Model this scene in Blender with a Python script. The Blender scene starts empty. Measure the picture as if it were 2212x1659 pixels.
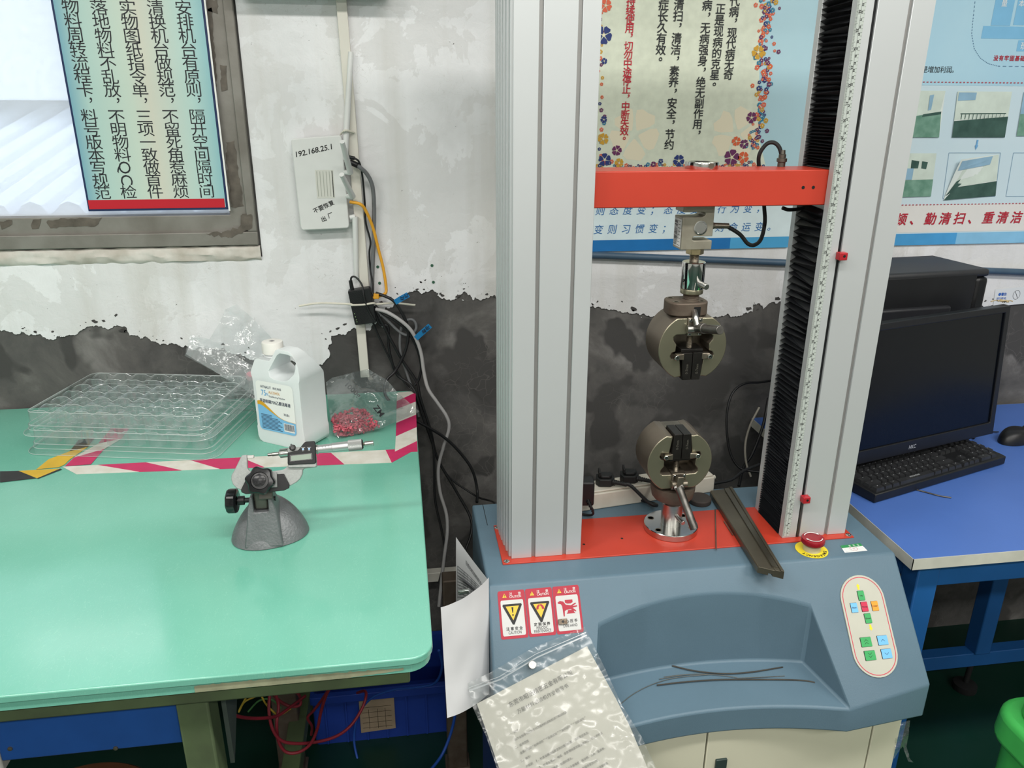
import bpy, bmesh, math, random
from mathutils import Matrix, Vector, noise
import numpy as np
random.seed(7)
SC = bpy.context.scene
COL = SC.collection
R = math.radians
# ------------------------------------------------------------------ camera
F_PX, PITCH, ROLL, YAW, CAM_H = 1664.63, R(19.8546), R(0.2387), R(8.3191), 1.53
CAM = Vector((0, 0, CAM_H))
_f = Vector((math.sin(YAW)*math.cos(PITCH), math.cos(YAW)*math.cos(PITCH), -math.sin(PITCH)))
_r0 = Vector((math.cos(YAW), -math.sin(YAW), 0)); _u0 = _r0.cross(_f)
_r = _r0*math.cos(ROLL) + _u0*math.sin(ROLL); _u = -_r0*math.sin(ROLL) + _u0*math.cos(ROLL)
cd = bpy.data.cameras.new('camera'); cam = bpy.data.objects.new('camera', cd); COL.objects.link(cam)
cd.sensor_fit = 'HORIZONTAL'; cd.sensor_width = 36; cd.lens = 36*F_PX/2212; cd.clip_start = .02
m = Matrix((_r, _u, -_f)).transposed().to_4x4(); m.translation = CAM; cam.matrix_world = m
SC.camera = cam
# ------------------------------------------------------------------ light, exposure
SC.view_settings.view_transform = 'Standard'; SC.view_settings.look = 'None'
SC.view_settings.gamma = 1; SC.view_settings.use_curve_mapping = False
SC.view_settings.exposure = 0.0
SC.cycles.transparent_max_bounces = 48
w = bpy.data.worlds.new('overcast_sky'); SC.world = w; w.use_nodes = True
w.node_tree.nodes['Background'].inputs[0].default_value = (.90, .95, 1, 1)
w.node_tree.nodes['Background'].inputs[1].default_value = 3.2
def area(name, loc, sx, sy, power, col=(1, .97, .92)):
    l = bpy.data.lights.new(name, 'AREA'); l.shape = 'RECTANGLE'; l.size = sx; l.size_y = sy
    l.energy = power; l.color = col
    o = bpy.data.objects.new(name, l); COL.objects.link(o); o.location = loc
    return o
for i, (x, y) in enumerate([(-1.3, .25), (.35, .25), (2.0, .25), (-1.3, -1.2), (.35, -1.2), (2.0, -1.2), (-.5, -2.9), (1.3, -2.9)]):
    area('ceiling_light', (x, y, 2.72), 1.2, .16, 25)
# ------------------------------------------------------------------ pixel -> point on a known plane of the place
WALL, TAB, PLATE, DESK = 1.80, .87, .79, .75
def ray(x, y): return _r*((x-1106)/F_PX) - _u*((y-829.5)/F_PX) + _f
def onY(x, y, Y=WALL):
    d = ray(x, y); return CAM + d*(Y/d.y)
def onZ(x, y, z):
    d = ray(x, y); return CAM + d*((z-CAM_H)/d.z)
def onX(x, y, X):
    d = ray(x, y); return CAM + d*(X/d.x)
def onP(x, y, p0, n):
    d = ray(x, y); return CAM + d*((Vector(p0)-CAM).dot(n)/d.dot(n))
# ------------------------------------------------------------------ materials
def lin(h, a=1):
    h = h.lstrip('#'); c = [int(h[i:i+2], 16)/255 for i in (0, 2, 4)]
    return tuple((v/12.92 if v <= .04045 else ((v+.055)/1.055)**2.4) for v in c) + (a,)
MATS = {}
def mk(name, col, rough=.5, metal=0, var=.06, vs=25, bump=0, bs=150, spec=.5, trans=0, col2=None, coat=0, det=5, ior=1.45, alpha=1, stretch=None):
    if name in MATS: return MATS[name]
    m = bpy.data.materials.new(name); m.use_nodes = True; nt = m.node_tree; N = nt.nodes; L = nt.links
    b = N['Principled BSDF']
    b.inputs['Roughness'].default_value = rough; b.inputs['Metallic'].default_value = metal
    b.inputs['Specular IOR Level'].default_value = spec; b.inputs['Transmission Weight'].default_value = trans
    b.inputs['Coat Weight'].default_value = coat; b.inputs['IOR'].default_value = ior; b.inputs['Alpha'].default_value = alpha
    c1 = lin(col)
    b.inputs['Base Color'].default_value = c1
    if var or col2:
        tc = N.new('ShaderNodeTexCoord'); nz = N.new('ShaderNodeTexNoise')
        nz.inputs['Scale'].default_value = vs; nz.inputs['Detail'].default_value = det
        src = tc.outputs['Object']
        if stretch:
            mp = N.new('ShaderNodeMapping'); mp.inputs['Scale'].default_value = stretch
            L.new(src, mp.inputs[0]); src = mp.outputs[0]
        L.new(src, nz.inputs['Vector'])
        cr = N.new('ShaderNodeValToRGB'); cr.color_ramp.elements[0].position = .32; cr.color_ramp.elements[1].position = .68
        if col2: a, bb = c1, lin(col2)
        else:
            a = tuple(v*(1-var*1.6) for v in c1[:3]) + (1,); bb = tuple(min(1, v*(1+var*1.6)) for v in c1[:3]) + (1,)
        cr.color_ramp.elements[0].color = a; cr.color_ramp.elements[1].color = bb
        L.new(nz.outputs['Fac'], cr.inputs[0]); L.new(cr.outputs[0], b.inputs['Base Color'])
    if bump:
        tc = N.new('ShaderNodeTexCoord'); nz = N.new('ShaderNodeTexNoise'); nz.inputs['Scale'].default_value = bs; nz.inputs['Detail'].default_value = 4
        bp = N.new('ShaderNodeBump'); bp.inputs['Strength'].default_value = bump; bp.inputs['Distance'].default_value = .002
        L.new(tc.outputs['Object'], nz.inputs['Vector']); L.new(nz.outputs['Fac'], bp.inputs['Height']); L.new(bp.outputs[0], b.inputs['Normal'])
    MATS[name] = m
    return m
def clear(name, tint='ffffff', haze=.06, gloss=.10, edge=.55, rough=.06, bump=0, bs=60, hazecol='e8eef0'):
    """thin clear plastic film: mostly transparent, glossy towards grazing angles, a little milky"""
    if name in MATS: return MATS[name]
    m = bpy.data.materials.new(name); m.use_nodes = True; nt = m.node_tree; N = nt.nodes; L = nt.links
    N.remove(N['Principled BSDF']); out = N['Material Output']
    tr = N.new('ShaderNodeBsdfTransparent'); tr.inputs[0].default_value = lin(tint)
    gl = N.new('ShaderNodeBsdfGlossy'); gl.inputs['Roughness'].default_value = rough
    df = N.new('ShaderNodeBsdfTranslucent'); df.inputs[0].default_value = lin(hazecol)
    d2 = N.new('ShaderNodeBsdfDiffuse'); d2.inputs[0].default_value = lin(hazecol)
    hz = N.new('ShaderNodeMixShader'); hz.inputs[0].default_value = .6
    L.new(df.outputs[0], hz.inputs[1]); L.new(d2.outputs[0], hz.inputs[2])
    m1 = N.new('ShaderNodeMixShader'); m1.inputs[0].default_value = haze
    L.new(tr.outputs[0], m1.inputs[1]); L.new(hz.outputs[0], m1.inputs[2])
    lw = N.new('ShaderNodeLayerWeight'); lw.inputs[0].default_value = .35
    mr = N.new('ShaderNodeMapRange'); mr.inputs[3].default_value = gloss; mr.inputs[4].default_value = edge
    L.new(lw.outputs['Facing'], mr.inputs[0])
    m2 = N.new('ShaderNodeMixShader'); L.new(mr.outputs[0], m2.inputs[0]); L.new(m1.outputs[0], m2.inputs[1]); L.new(gl.outputs[0], m2.inputs[2])
    L.new(m2.outputs[0], out.inputs[0])
    if bump:
        tc = N.new('ShaderNodeTexCoord'); nz = N.new('ShaderNodeTexNoise'); nz.inputs['Scale'].default_value = bs; nz.inputs['Detail'].default_value = 2
        bp = N.new('ShaderNodeBump'); bp.inputs['Strength'].default_value = bump; bp.inputs['Distance'].default_value = .004
        L.new(tc.outputs['Object'], nz.inputs['Vector']); L.new(nz.outputs['Fac'], bp.inputs['Height'])
        L.new(bp.outputs[0], gl.inputs['Normal']); L.new(bp.outputs[0], lw.inputs['Normal'])
    MATS[name] = m
    return m
# ------------------------------------------------------------------ mesh helpers (all add to a bmesh)
def nb(): return bmesh.new()
def face(bm, pts, mi=0):
    f = bm.faces.new([bm.verts.new(p) for p in pts]); f.material_index = mi; return f
def box(bm, x0, x1, y0, y1, z0, z1, mi=0):
    v = [bm.verts.new(p) for p in ((x0,y0,z0),(x1,y0,z0),(x1,y1,z0),(x0,y1,z0),(x0,y0,z1),(x1,y0,z1),(x1,y1,z1),(x0,y1,z1))]
    for q in ((3,2,1,0),(4,5,6,7),(0,1,5,4),(1,2,6,5),(2,3,7,6),(3,0,4,7)):
        bm.faces.new([v[i] for i in q]).material_index = mi
    return v
def mbox(bm, mat, sx, sy, sz, mi=0):
    """box centred on a matrix frame"""
    v = box(bm, -sx/2, sx/2, -sy/2, sy/2, -sz/2, sz/2, mi)
    for q in v: q.co = mat @ q.co
    return v
AX = {'z': lambda a, b, c: (a, b, c), 'y': lambda a, b, c: (a, c, b), 'x': lambda a, b, c: (c, a, b)}
def prism(bm, pts, c0, c1, axis='z', mi=0, holes=()):
    """polygon (with optional holes) extruded between c0 and c1 along an axis"""
    f = AX[axis]; new = []
    loops = [list(pts)] + [list(h) for h in holes]
    rings = []
    for lp in loops:
        a = [bm.verts.new(f(p[0], p[1], c0)) for p in lp]; b = [bm.verts.new(f(p[0], p[1], c1)) for p in lp]
        rings.append((a, b)); new += a + b
        n = len(lp)
        for i in range(n):
            bm.faces.new((a[i], a[(i+1) % n], b[(i+1) % n], b[i])).material_index = mi
    if not holes:
        bm.faces.new(rings[0][0][::-1]).material_index = mi; bm.faces.new(rings[0][1]).material_index = mi
    else:
        for k in (0, 1):
            es = []
            for r_ in rings:
                vs = r_[k]; n = len(vs)
                for i in range(n):
                    e = bm.edges.get((vs[i], vs[(i+1) % n])); es.append(e)
            g = bmesh.ops.triangle_fill(bm, edges=es, use_beauty=True, use_dissolve=False)
            for el in g['geom']:
                if isinstance(el, bmesh.types.BMFace): el.material_index = mi
    return new
def frame_of(p0, p1):
    z = (Vector(p1)-Vector(p0)).normalized(); x = z.orthogonal().normalized(); y = z.cross(x)
    return x, y, z
def cyl(bm, p0, p1, r0, r1=None, seg=24, mi=0, cap=True):
    r1 = r0 if r1 is None else r1; p0 = Vector(p0); p1 = Vector(p1); x, y, z = frame_of(p0, p1)
    A = []; Bq = []
    for i in range(seg):
        t = 2*math.pi*i/seg; d = x*math.cos(t) + y*math.sin(t)
        A.append(bm.verts.new(p0 + d*r0)); Bq.append(bm.verts.new(p1 + d*r1))
    for i in range(seg):
        bm.faces.new((A[i], A[(i+1) % seg], Bq[(i+1) % seg], Bq[i])).material_index = mi
    if cap:
        bm.faces.new(A[::-1]).material_index = mi; bm.faces.new(Bq).material_index = mi
    return A + Bq
def lathe(bm, prof, p0, axis=(0, 0, 1), seg=32, mi=0):
    """profile [(r, h)] turned round an axis through p0"""
    p0 = Vector(p0); z = Vector(axis).normalized()
    x = Vector((1, 0, 0)) if abs(z.x) < .9 else Vector((0, 1, 0)); x = (x - z*x.dot(z)).normalized(); y = z.cross(x)
    rings = []
    for r_, h in prof:
        rings.append([bm.verts.new(p0 + z*h + (x*math.cos(2*math.pi*i/seg) + y*math.sin(2*math.pi*i/seg))*max(r_, 1e-5)) for i in range(seg)])
    for a, b in zip(rings, rings[1:]):
        for i in range(seg):
            bm.faces.new((a[i], a[(i+1) % seg], b[(i+1) % seg], b[i])).material_index = mi
    bm.faces.new(rings[0][::-1]).material_index = mi; bm.faces.new(rings[-1]).material_index = mi
def spline(pts, n=8):
    pts = [Vector(p) for p in pts]; out = []
    P = [pts[0]*2-pts[1]] + pts + [pts[-1]*2-pts[-2]]
    for i in range(1, len(P)-2):
        for k in range(n):
            t = k/n; a, b, c, d = P[i-1], P[i], P[i+1], P[i+2]
            out.append(.5*((2*b) + (c-a)*t + (2*a-5*b+4*c-d)*t*t + (3*b-a-3*c+d)*t**3))
    out.append(pts[-1]); return out
def tube(bm, pts, r, seg=8, mi=0, n=8, smooth=True):
    P = spline(pts, n) if smooth and len(pts) > 2 else [Vector(p) for p in pts]
    x = None; rings = []
    for i, p in enumerate(P):
        t = (P[min(i+1, len(P)-1)] - P[max(i-1, 0)]).normalized()
        x = t.orthogonal().normalized() if x is None else (x - t*x.dot(t)).normalized()
        y = t.cross(x); rr = r(i/(len(P)-1)) if callable(r) else r
        rings.append([bm.verts.new(p + (x*math.cos(2*math.pi*k/seg) + y*math.sin(2*math.pi*k/seg))*rr) for k in range(seg)])
    for a, b in zip(rings, rings[1:]):
        for k in range(seg):
            bm.faces.new((a[k], a[(k+1) % seg], b[(k+1) % seg], b[k])).material_index = mi
    bm.faces.new(rings[0][::-1]).material_index = mi; bm.faces.new(rings[-1]).material_index = mi
def gridf(bm, fn, nu, nv, mi=0):
    V = [[bm.verts.new(fn(i/nu, j/nv)) for i in range(nu+1)] for j in range(nv+1)]
    for j in range(nv):
        for i in range(nu):
            bm.faces.new((V[j][i], V[j][i+1], V[j+1][i+1], V[j+1][i])).material_index = mi
    return V
def rrect(x0, x1, y0, y1, r, n=5):
    out = []
    for cx, cy, a in ((x1-r, y0+r, -90), (x1-r, y1-r, 0), (x0+r, y1-r, 90), (x0+r, y0+r, 180)):
        for k in range(n+1):
            t = R(a + 90*k/n); out.append((cx+r*math.cos(t), cy+r*math.sin(t)))
    return out
def circ(cx, cy, r, n=24): return [(cx+r*math.cos(2*math.pi*i/n), cy+r*math.sin(2*math.pi*i/n)) for i in range(n)]
# ------------------------------------------------------------------ objects
ORG = {}
def root_of(o):
    while o.parent: o = o.parent
    return o
def obj(name, bm, mats, parent=None, bevel=0, seg=2, angle=35, local=False, solid=0, flat=False):
    """one mesh object; vertices are world coordinates unless local=True (then the root's own frame)"""
    if not isinstance(mats, (list, tuple)): mats = [mats]
    me = bpy.data.meshes.new(name)
    bmesh.ops.recalc_face_normals(bm, faces=bm.faces)
    off = Vector((0, 0, 0)); o_loc = None
    if parent is not None and not local: off = ORG.get(root_of(parent).name, Vector((0, 0, 0)))
    elif parent is None and not local:
        co = np.array([v.co for v in bm.verts]); lo, hi = co.min(0), co.max(0)
        off = Vector(((lo[0]+hi[0])/2, (lo[1]+hi[1])/2, lo[2])); o_loc = off
    if off.length: bmesh.ops.translate(bm, verts=bm.verts, vec=-off)
    bm.to_mesh(me); bm.free()
    for m_ in mats: me.materials.append(m_)
    if not flat and len(me.polygons):
        me.polygons.foreach_set('use_smooth', [True]*len(me.polygons)); me.set_sharp_from_angle(angle=R(angle))
    o = bpy.data.objects.new(name, me); COL.objects.link(o)
    if o_loc is not None: o.location = o_loc; ORG[o.name] = o_loc
    if parent is not None: o.parent = parent
    if solid:
        s = o.modifiers.new('thickness', 'SOLIDIFY'); s.thickness = solid; s.offset = 0
    if bevel:
        b = o.modifiers.new('edge', 'BEVEL'); b.width = bevel; b.segments = seg; b.limit_method = 'ANGLE'; b.angle_limit = R(30); b.harden_normals = False
    return o
def thing(name, label, cat, loc=(0, 0, 0), rot=(0, 0, 0), group=None, kind=None):
    o = bpy.data.objects.new(name, None); COL.objects.link(o); o.empty_display_size = .05
    o.location = loc; o.rotation_euler = rot; ORG[o.name] = Vector(loc)
    return tag(o, label, cat, group, kind)
def tag(o, label=None, cat=None, group=None, kind=None):
    if label: o['label'] = label
    if cat: o['category'] = cat
    if group: o['group'] = group
    if kind: o['kind'] = kind
    return o
def dup(o, parent=None):
    c = o.copy(); COL.objects.link(c)
    if parent is not None: c.parent = parent
    for ch in list(o.children): dup(ch, c)
    return c
# ------------------------------------------------------------------ lettering: flat glyph meshes
_GL = {}
def glyph(s, bold=0.0):
    k = (s, bold)
    if k not in _GL:
        cu = bpy.data.curves.new('g', 'FONT'); cu.body = s; cu.size = 1; cu.offset = bold; cu.fill_mode = 'FRONT'; cu.resolution_u = 3
        o = bpy.data.objects.new('g', cu); COL.objects.link(o)
        dg = bpy.context.evaluated_depsgraph_get(); me = bpy.data.meshes.new_from_object(o.evaluated_get(dg))
        V = [(v.co.x, v.co.y) for v in me.vertices]; Fq = [tuple(p.vertices) for p in me.polygons]
        bpy.data.objects.remove(o); bpy.data.curves.remove(cu); bpy.data.meshes.remove(me)
        _GL[k] = (V, Fq)
    return _GL[k]
def bb(V): return (min(v[0] for v in V), max(v[0] for v in V), min(v[1] for v in V), max(v[1] for v in V))
_c = bb(glyph('国')[0]); CJK_H = (_c[3]-_c[2])/.9; CJK_C = ((_c[0]+_c[1])/2, (_c[2]+_c[3])/2)
_h = bb(glyph('H')[0]); CAP_H = _h[3]-_h[2]
def put(bm, fr, s, x, y, size, rot=0, bold=0, sx=1, shear=0, mi=0, align='c', fit=None):
    """one character or word, centred at (x, y) of a surface frame fr(a, b) -> point; size = em (CJK) or cap height (Latin)"""
    cjk = ord(s[0]) > 0x2e80
    if cjk and bold:                                     # heavier strokes: four shifted copies of the plain glyph
        e = bold*size*.9
        o_ = fr(x, y); nv = (fr(x+size*.1, y)-o_).cross(fr(x, y+size*.1)-o_).normalized()
        if nv.dot(CAM-o_) < 0: nv = -nv
        for k, (ox, oy) in enumerate(((e, e), (-e, e), (e, -e), (-e, -e))):
            put(bm, (lambda a, b, k=k: fr(a, b)+nv*(.00006*k)), s, x+ox, y+oy, size, rot, 0, sx, shear, mi, align, fit)
        return
    V, Fq = glyph(s, bold)
    if not V: return
    if cjk and len(s) == 1: k = size/CJK_H; cx, cy = CJK_C
    else:
        b_ = bb(V); k = (size/CJK_H if cjk else size/CAP_H)
        cy = CJK_C[1] if cjk else CAP_H/2
        cx = (b_[0]+b_[1])/2 if align == 'c' else (b_[0] if align == 'l' else b_[1])
        if fit: sx = fit/((b_[1]-b_[0])*k)
    c, s_ = math.cos(rot), math.sin(rot)
    vs = []
    for a, b in V:
        a = (a-cx)*k*sx; b = (b-cy)*k; a += b*shear
        vs.append(bm.verts.new(fr(x + a*c - b*s_, y + a*s_ + b*c)))
    for q in Fq:
        try: bm.faces.new([vs[i] for i in q]).material_index = mi
        except ValueError: pass
def column(bm, fr, s, x0, y0, x1, y1, size, bold=0, rotl=True, mi=0, sx=1):
    n = len(s)
    for i, ch in enumerate(s):
        t = i/(n-1); x = x0+(x1-x0)*t; y = y0+(y1-y0)*t
        if ch == ' ': continue
        if ch == '，': put(bm, fr, ch, x+size*.55, y+size*.5, size, bold=bold, mi=mi)
        elif ch == '。': put(bm, fr, ch, x+size*.35, y+size*.4, size, bold=bold, mi=mi)
        elif ord(ch) < 128 and rotl: put(bm, fr, ch, x, y, size*.78, rot=-math.pi/2, bold=bold, mi=mi)
        else: put(bm, fr, ch, x, y, size, bold=bold, mi=mi, sx=sx)
def poly(bm, fr, pts, mi=0):
    try: bm.faces.new([bm.verts.new(fr(*p)) for p in pts]).material_index = mi
    except ValueError: pass
def rect(bm, fr, x0, x1, y0, y1, mi=0): poly(bm, fr, [(x0, y0), (x1, y0), (x1, y1), (x0, y1)], mi)
def wallfr(Y): return lambda a, b: Vector((a, Y, b))
# ================================================================== THE ROOM
def wall_mat(name, dark):
    m = bpy.data.materials.new(name); m.use_nodes = True; nt = m.node_tree; N = nt.nodes; L = nt.links
    b = N['Principled BSDF']; b.inputs['Roughness'].default_value = .85; b.inputs['Specular IOR Level'].default_value = .25
    tc = N.new('ShaderNodeTexCoord')
    def nz(sc, det=6, rough=.6, dist=0):
        n = N.new('ShaderNodeTexNoise'); n.inputs['Scale'].default_value = sc; n.inputs['Detail'].default_value = det
        n.inputs['Roughness'].default_value = rough; n.inputs['Distortion'].default_value = dist
        L.new(tc.outputs['Object'], n.inputs['Vector']); return n
    def ramp(src, els):
        r_ = N.new('ShaderNodeValToRGB'); e = r_.color_ramp.elements
        e[0].position, e[0].color = els[0][0], els[0][1]; e[1].position, e[1].color = els[-1][0], els[-1][1]
        for p, c in els[1:-1]: k = e.new(p); k.color = c
        L.new(src, r_.inputs[0]); return r_
    def mix(fac, a, c, mode='MIX'):
        x = N.new('ShaderNodeMix'); x.data_type = 'RGBA'; x.blend_type = mode
        if isinstance(fac, float): x.inputs[0].default_value = fac
        else: L.new(fac, x.inputs[0])
        for s, i in ((a, 6), (c, 7)):
            if isinstance(s, tuple): x.inputs[i].default_value = s
            else: L.new(s, x.inputs[i])
        return x.outputs[2]
    g = lambda v: (v, v, v, 1)
    if dark:
        base = ramp(nz(5, 8, .62, .4).outputs['Fac'], [(.3, lin('3a3938')), (.45, lin('545352')), (.56, lin('62605e')), (.72, lin('858381'))])
        blot = ramp(nz(7, 3, .5, .2).outputs['Fac'], [(.52, g(0)), (.56, g(1))])
        c = mix(blot.outputs[0], base.outputs[0], lin('4a4948'))
        vo = N.new('ShaderNodeTexVoronoi'); vo.feature = 'DISTANCE_TO_EDGE'; vo.inputs['Scale'].default_value = 34
        wn = nz(9, 3); av = N.new('ShaderNodeMix'); av.data_type = 'VECTOR'; av.inputs[0].default_value = .12
        L.new(tc.outputs['Object'], av.inputs[4]); L.new(wn.outputs['Color'], av.inputs[5]); L.new(av.outputs[1], vo.inputs['Vector'])
        cr = ramp(vo.outputs['Distance'], [(0, g(1)), (.035, g(0))])
        area_ = ramp(nz(4.2, 2).outputs['Fac'], [(.53, g(0)), (.6, g(.32))])
        cm = N.new('ShaderNodeMath'); cm.operation = 'MULTIPLY'; L.new(cr.outputs[0], cm.inputs[0]); L.new(area_.outputs[0], cm.inputs[1])
        c = mix(cm.outputs[0], c, lin('807d79'))
        wh = ramp(nz(11, 9, .75).outputs['Fac'], [(.72, g(0)), (.76, g(.7))])
        c = mix(wh.outputs[0], c, lin('a5a3a1'))
    else:
        base = ramp(nz(3.2, 8, .62).outputs['Fac'], [(.3, lin('d6d7d8')), (.5, lin('e5e6e8')), (.7, lin('eff0f2'))])
        pat = ramp(nz(5, 10, .6, .5).outputs['Fac'], [(.50, g(0)), (.506, g(.6))])
        c = mix(pat.outputs[0], base.outputs[0], lin('d6d6d6'))
        # dark flecks where the paint has chipped, more of them low down
        sp = nz(42, 6, .75); fl = ramp(sp.outputs['Fac'], [(.685, g(0)), (.71, g(1))])
        ln = ramp(nz(30, 2, .4, 2.5).outputs['Fac'], [(.497, g(0)), (.5, g(1)), (.503, g(0))])
        big = ramp(nz(5.5, 3).outputs['Fac'], [(.52, g(0)), (.66, g(1))])
        mm = N.new('ShaderNodeMath'); mm.operation = 'MULTIPLY'; L.new(ln.outputs[0], mm.inputs[0]); L.new(big.outputs[0], mm.inputs[1])
        c = mix(mm.outputs[0], c, lin('97938c'))
        c = mix(fl.outputs[0], c, lin('5a5856'))
        st = N.new('ShaderNodeMapping'); st.inputs['Scale'].default_value = (9, 1, .8); L.new(tc.outputs['Object'], st.inputs[0])
        sn = N.new('ShaderNodeTexNoise'); sn.inputs['Scale'].default_value = 1.6; sn.inputs['Detail'].default_value = 5; L.new(st.outputs[0], sn.inputs['Vector'])
        sr = ramp(sn.outputs['Fac'], [(.5, g(0)), (.72, g(.5))])
        c = mix(sr.outputs[0], c, lin('c4c2bb'))
    L.new(c, b.inputs['Base Color'])
    bp = N.new('ShaderNodeBump'); bp.inputs['Strength'].default_value = .5; bp.inputs['Distance'].default_value = .006 if not dark else .004
    L.new(nz(22, 7, .62, .3).outputs['Fac'], bp.inputs['Height']); L.new(bp.outputs[0], b.inputs['Normal'])
    return m
M_conc = wall_mat('bare dark cement', True); M_white = wall_mat('peeling white wall paint', False)
M_plain = mk('off white wall paint', 'd9dad6', .8, var=.03, vs=3)
M_floor = mk('dark green floor paint', '0c3025', .32, col2='16332b', vs=7, det=8, bump=.15, bs=30)
WIN = (-1.95, -.312, 1.237, 2.35)           # window opening x0 x1 z0 z1
RX0, RX1, RY0, RZ = -3.2, 4.4, -4.2, 2.9
bm = nb(); prism(bm, [(RX0, 0), (RX1, 0), (RX1, RZ), (RX0, RZ)], WALL, WALL+.24, 'y',
                 holes=[[(WIN[0], WIN[2]), (WIN[1], WIN[2]), (WIN[1], WIN[3]), (WIN[0], WIN[3])]])
wall_back = tag(obj('wall_back', bm, M_conc, flat=True), 'dark cement factory wall with peeling white paint above', kind='structure')
# the white paint coat: a real layer with the torn lower edge
EDGE = [(0,713),(19,715),(47,715),(73,723),(98,728),(107,733),(120,732),(133,724),(158,723),(177,713),(193,705),(218,704),(247,703),(269,704),(281,724),(304,731),(316,726),(335,737),(357,742),(380,742),(402,745),
 (450,752),(520,762),(600,772),(660,782),(697,787),(703,778),(708,773),(713,764),(708,753),(717,741),(715,726),(735,721),(750,717),(766,707),(775,708),(798,714),(806,701),(816,692),(820,686),(833,663),(853,656),(871,640),(887,630),(898,627),(925,630),(947,632),(945,638),(958,643),(987,644),(994,636),(1003,629),(1008,632),(1021,648),(1026,641),(1048,645),(1072,643),
 (1120,648),(1200,655),(1276,662),(1292,662),(1328,669),(1355,673),(1371,677),(1387,677),(1415,683),(1440,680),(1480,676),(1520,682),(1548,685),(1558,681),(1570,677),(1588,682),(1598,681),(1624,673),(1626,657),(1642,659),(1648,667),(1658,657),(1680,653),
 (1760,656),(1860,660),(1960,664),(2080,662),(2150,664),(2168,660),(2180,648),(2190,640),(2212,633)]
rnd = random.Random(3)
def frac(a, b, d):
    if d == 0 or (b-a).length < .0035: return [a]
    m_ = (a+b)/2; L_ = min(.03, (b-a).length); m_ = m_ + Vector((rnd.uniform(-1, 1)*.12*L_, 0, rnd.uniform(-1, 1)*.30*L_))
    return frac(a, m_, d-1) + frac(m_, b, d-1)
ep = [onY(x, y) for x, y in EDGE]; ep = [Vector((RX0, WALL, 1.06)), Vector((-1.6, WALL, 1.08))] + ep + [Vector((2.2, WALL, 1.05)), Vector((RX1, WALL, 1.05))]
jag = []
for a, b_ in zip(ep, ep[1:]): jag += frac(a, b_, 5)
jag.append(ep[-1])
from mathutils.geometry import delaunay_2d_cdt
ZW = WIN[2]-.03
lp = [Vector((p.x, p.z)) for p in jag] + [Vector((RX1, ZW)), Vector((RX0, ZW))]
n1 = len(lp); cv, ce, cf, *_ = delaunay_2d_cdt(lp, [(i, (i+1) % n1) for i in range(n1)], [], 1, 1e-6)
bm = nb(); vf = [bm.verts.new((v.x, WALL-.0030, v.y)) for v in cv]
for x0, x1, z0, z1 in ((RX0, WIN[0], ZW, RZ), (WIN[1]+.004, RX1, ZW, RZ), (WIN[0], WIN[1]+.004, WIN[3], RZ)):
    face(bm, [(x0, WALL-.003, z0), (x1, WALL-.003, z0), (x1, WALL-.003, z1), (x0, WALL-.003, z1)])
print('paint faces', len(cf))
for q in cf: bm.faces.new([vf[i] for i in q])
for e in [e for e in bm.edges if len(e.link_faces) == 1]:
    a_, b_ = e.verts; bm.faces.new((a_, b_, bm.verts.new(b_.co+Vector((0, .003, 0))), bm.verts.new(a_.co+Vector((0, .003, 0)))))
tag(obj('white_paint_coat', bm, M_white, wall_back, flat=True), 'white paint coat with a torn lower edge')
# loose flakes of paint left on the cement and chips of cement showing through the paint
bm = nb()
for k in range(150):
    i = rnd.randrange(2, len(jag)-3); p = jag[i]
    if not -1 < p.x < 1.7: continue
    up = rnd.random() < .93; dz = abs(rnd.gauss(0, .014))+.001; s = min(.008, rnd.expovariate(1/.0017)+.0006)
    c = Vector((p.x+rnd.uniform(-.03, .03), 0, p.z + (dz if up else -dz*.4)))
    n = 11; a0 = rnd.random()*6; st = rnd.uniform(-.9, .9)
    pts = []
    for j in range(n):
        r2 = s*rnd.uniform(.55, 1.1); ca, sa = math.cos(a0+6.283*j/n)*r2*1.2, math.sin(a0+6.283*j/n)*r2*.7
        pts.append((c.x+ca*math.cos(st)-sa*math.sin(st), c.z+ca*math.sin(st)+sa*math.cos(st)))
    y = WALL-.0033
    bm.faces.new([bm.verts.new((a, y, b2)) for a, b2 in pts]).material_index = 0 if up else 1
tag(obj('paint_chip', bm, [mk('chipped cement', '494746', .9, var=.2), M_white], wall_back, flat=True), kind='stuff')
bm = nb(); box(bm, RX0, RX1, RY0, WALL+.24, -.12, 0); tag(obj('floor', bm, M_floor, flat=True), 'dark green painted factory floor', kind='structure')
bm = nb(); box(bm, RX0, RX1, RY0, WALL+.24, RZ, RZ+.12); tag(obj('ceiling', bm, M_plain, flat=True), 'plain white ceiling above the room', kind='structure')
bm = nb(); box(bm, RX0-.15, RX0, RY0, WALL+.24, 0, RZ); tag(obj('wall_left', bm, M_plain, flat=True), 'plain side wall to the left', kind='structure')
bm = nb(); box(bm, RX1, RX1+.15, RY0, WALL+.24, 0, RZ); tag(obj('wall_right', bm, M_plain, flat=True), 'plain side wall to the right', kind='structure')
bm = nb(); box(bm, RX0-.15, RX1+.15, RY0-.15, RY0, 0, RZ); tag(obj('wall_front', bm, M_plain, flat=True), 'plain wall behind the viewer', kind='structure')
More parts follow.
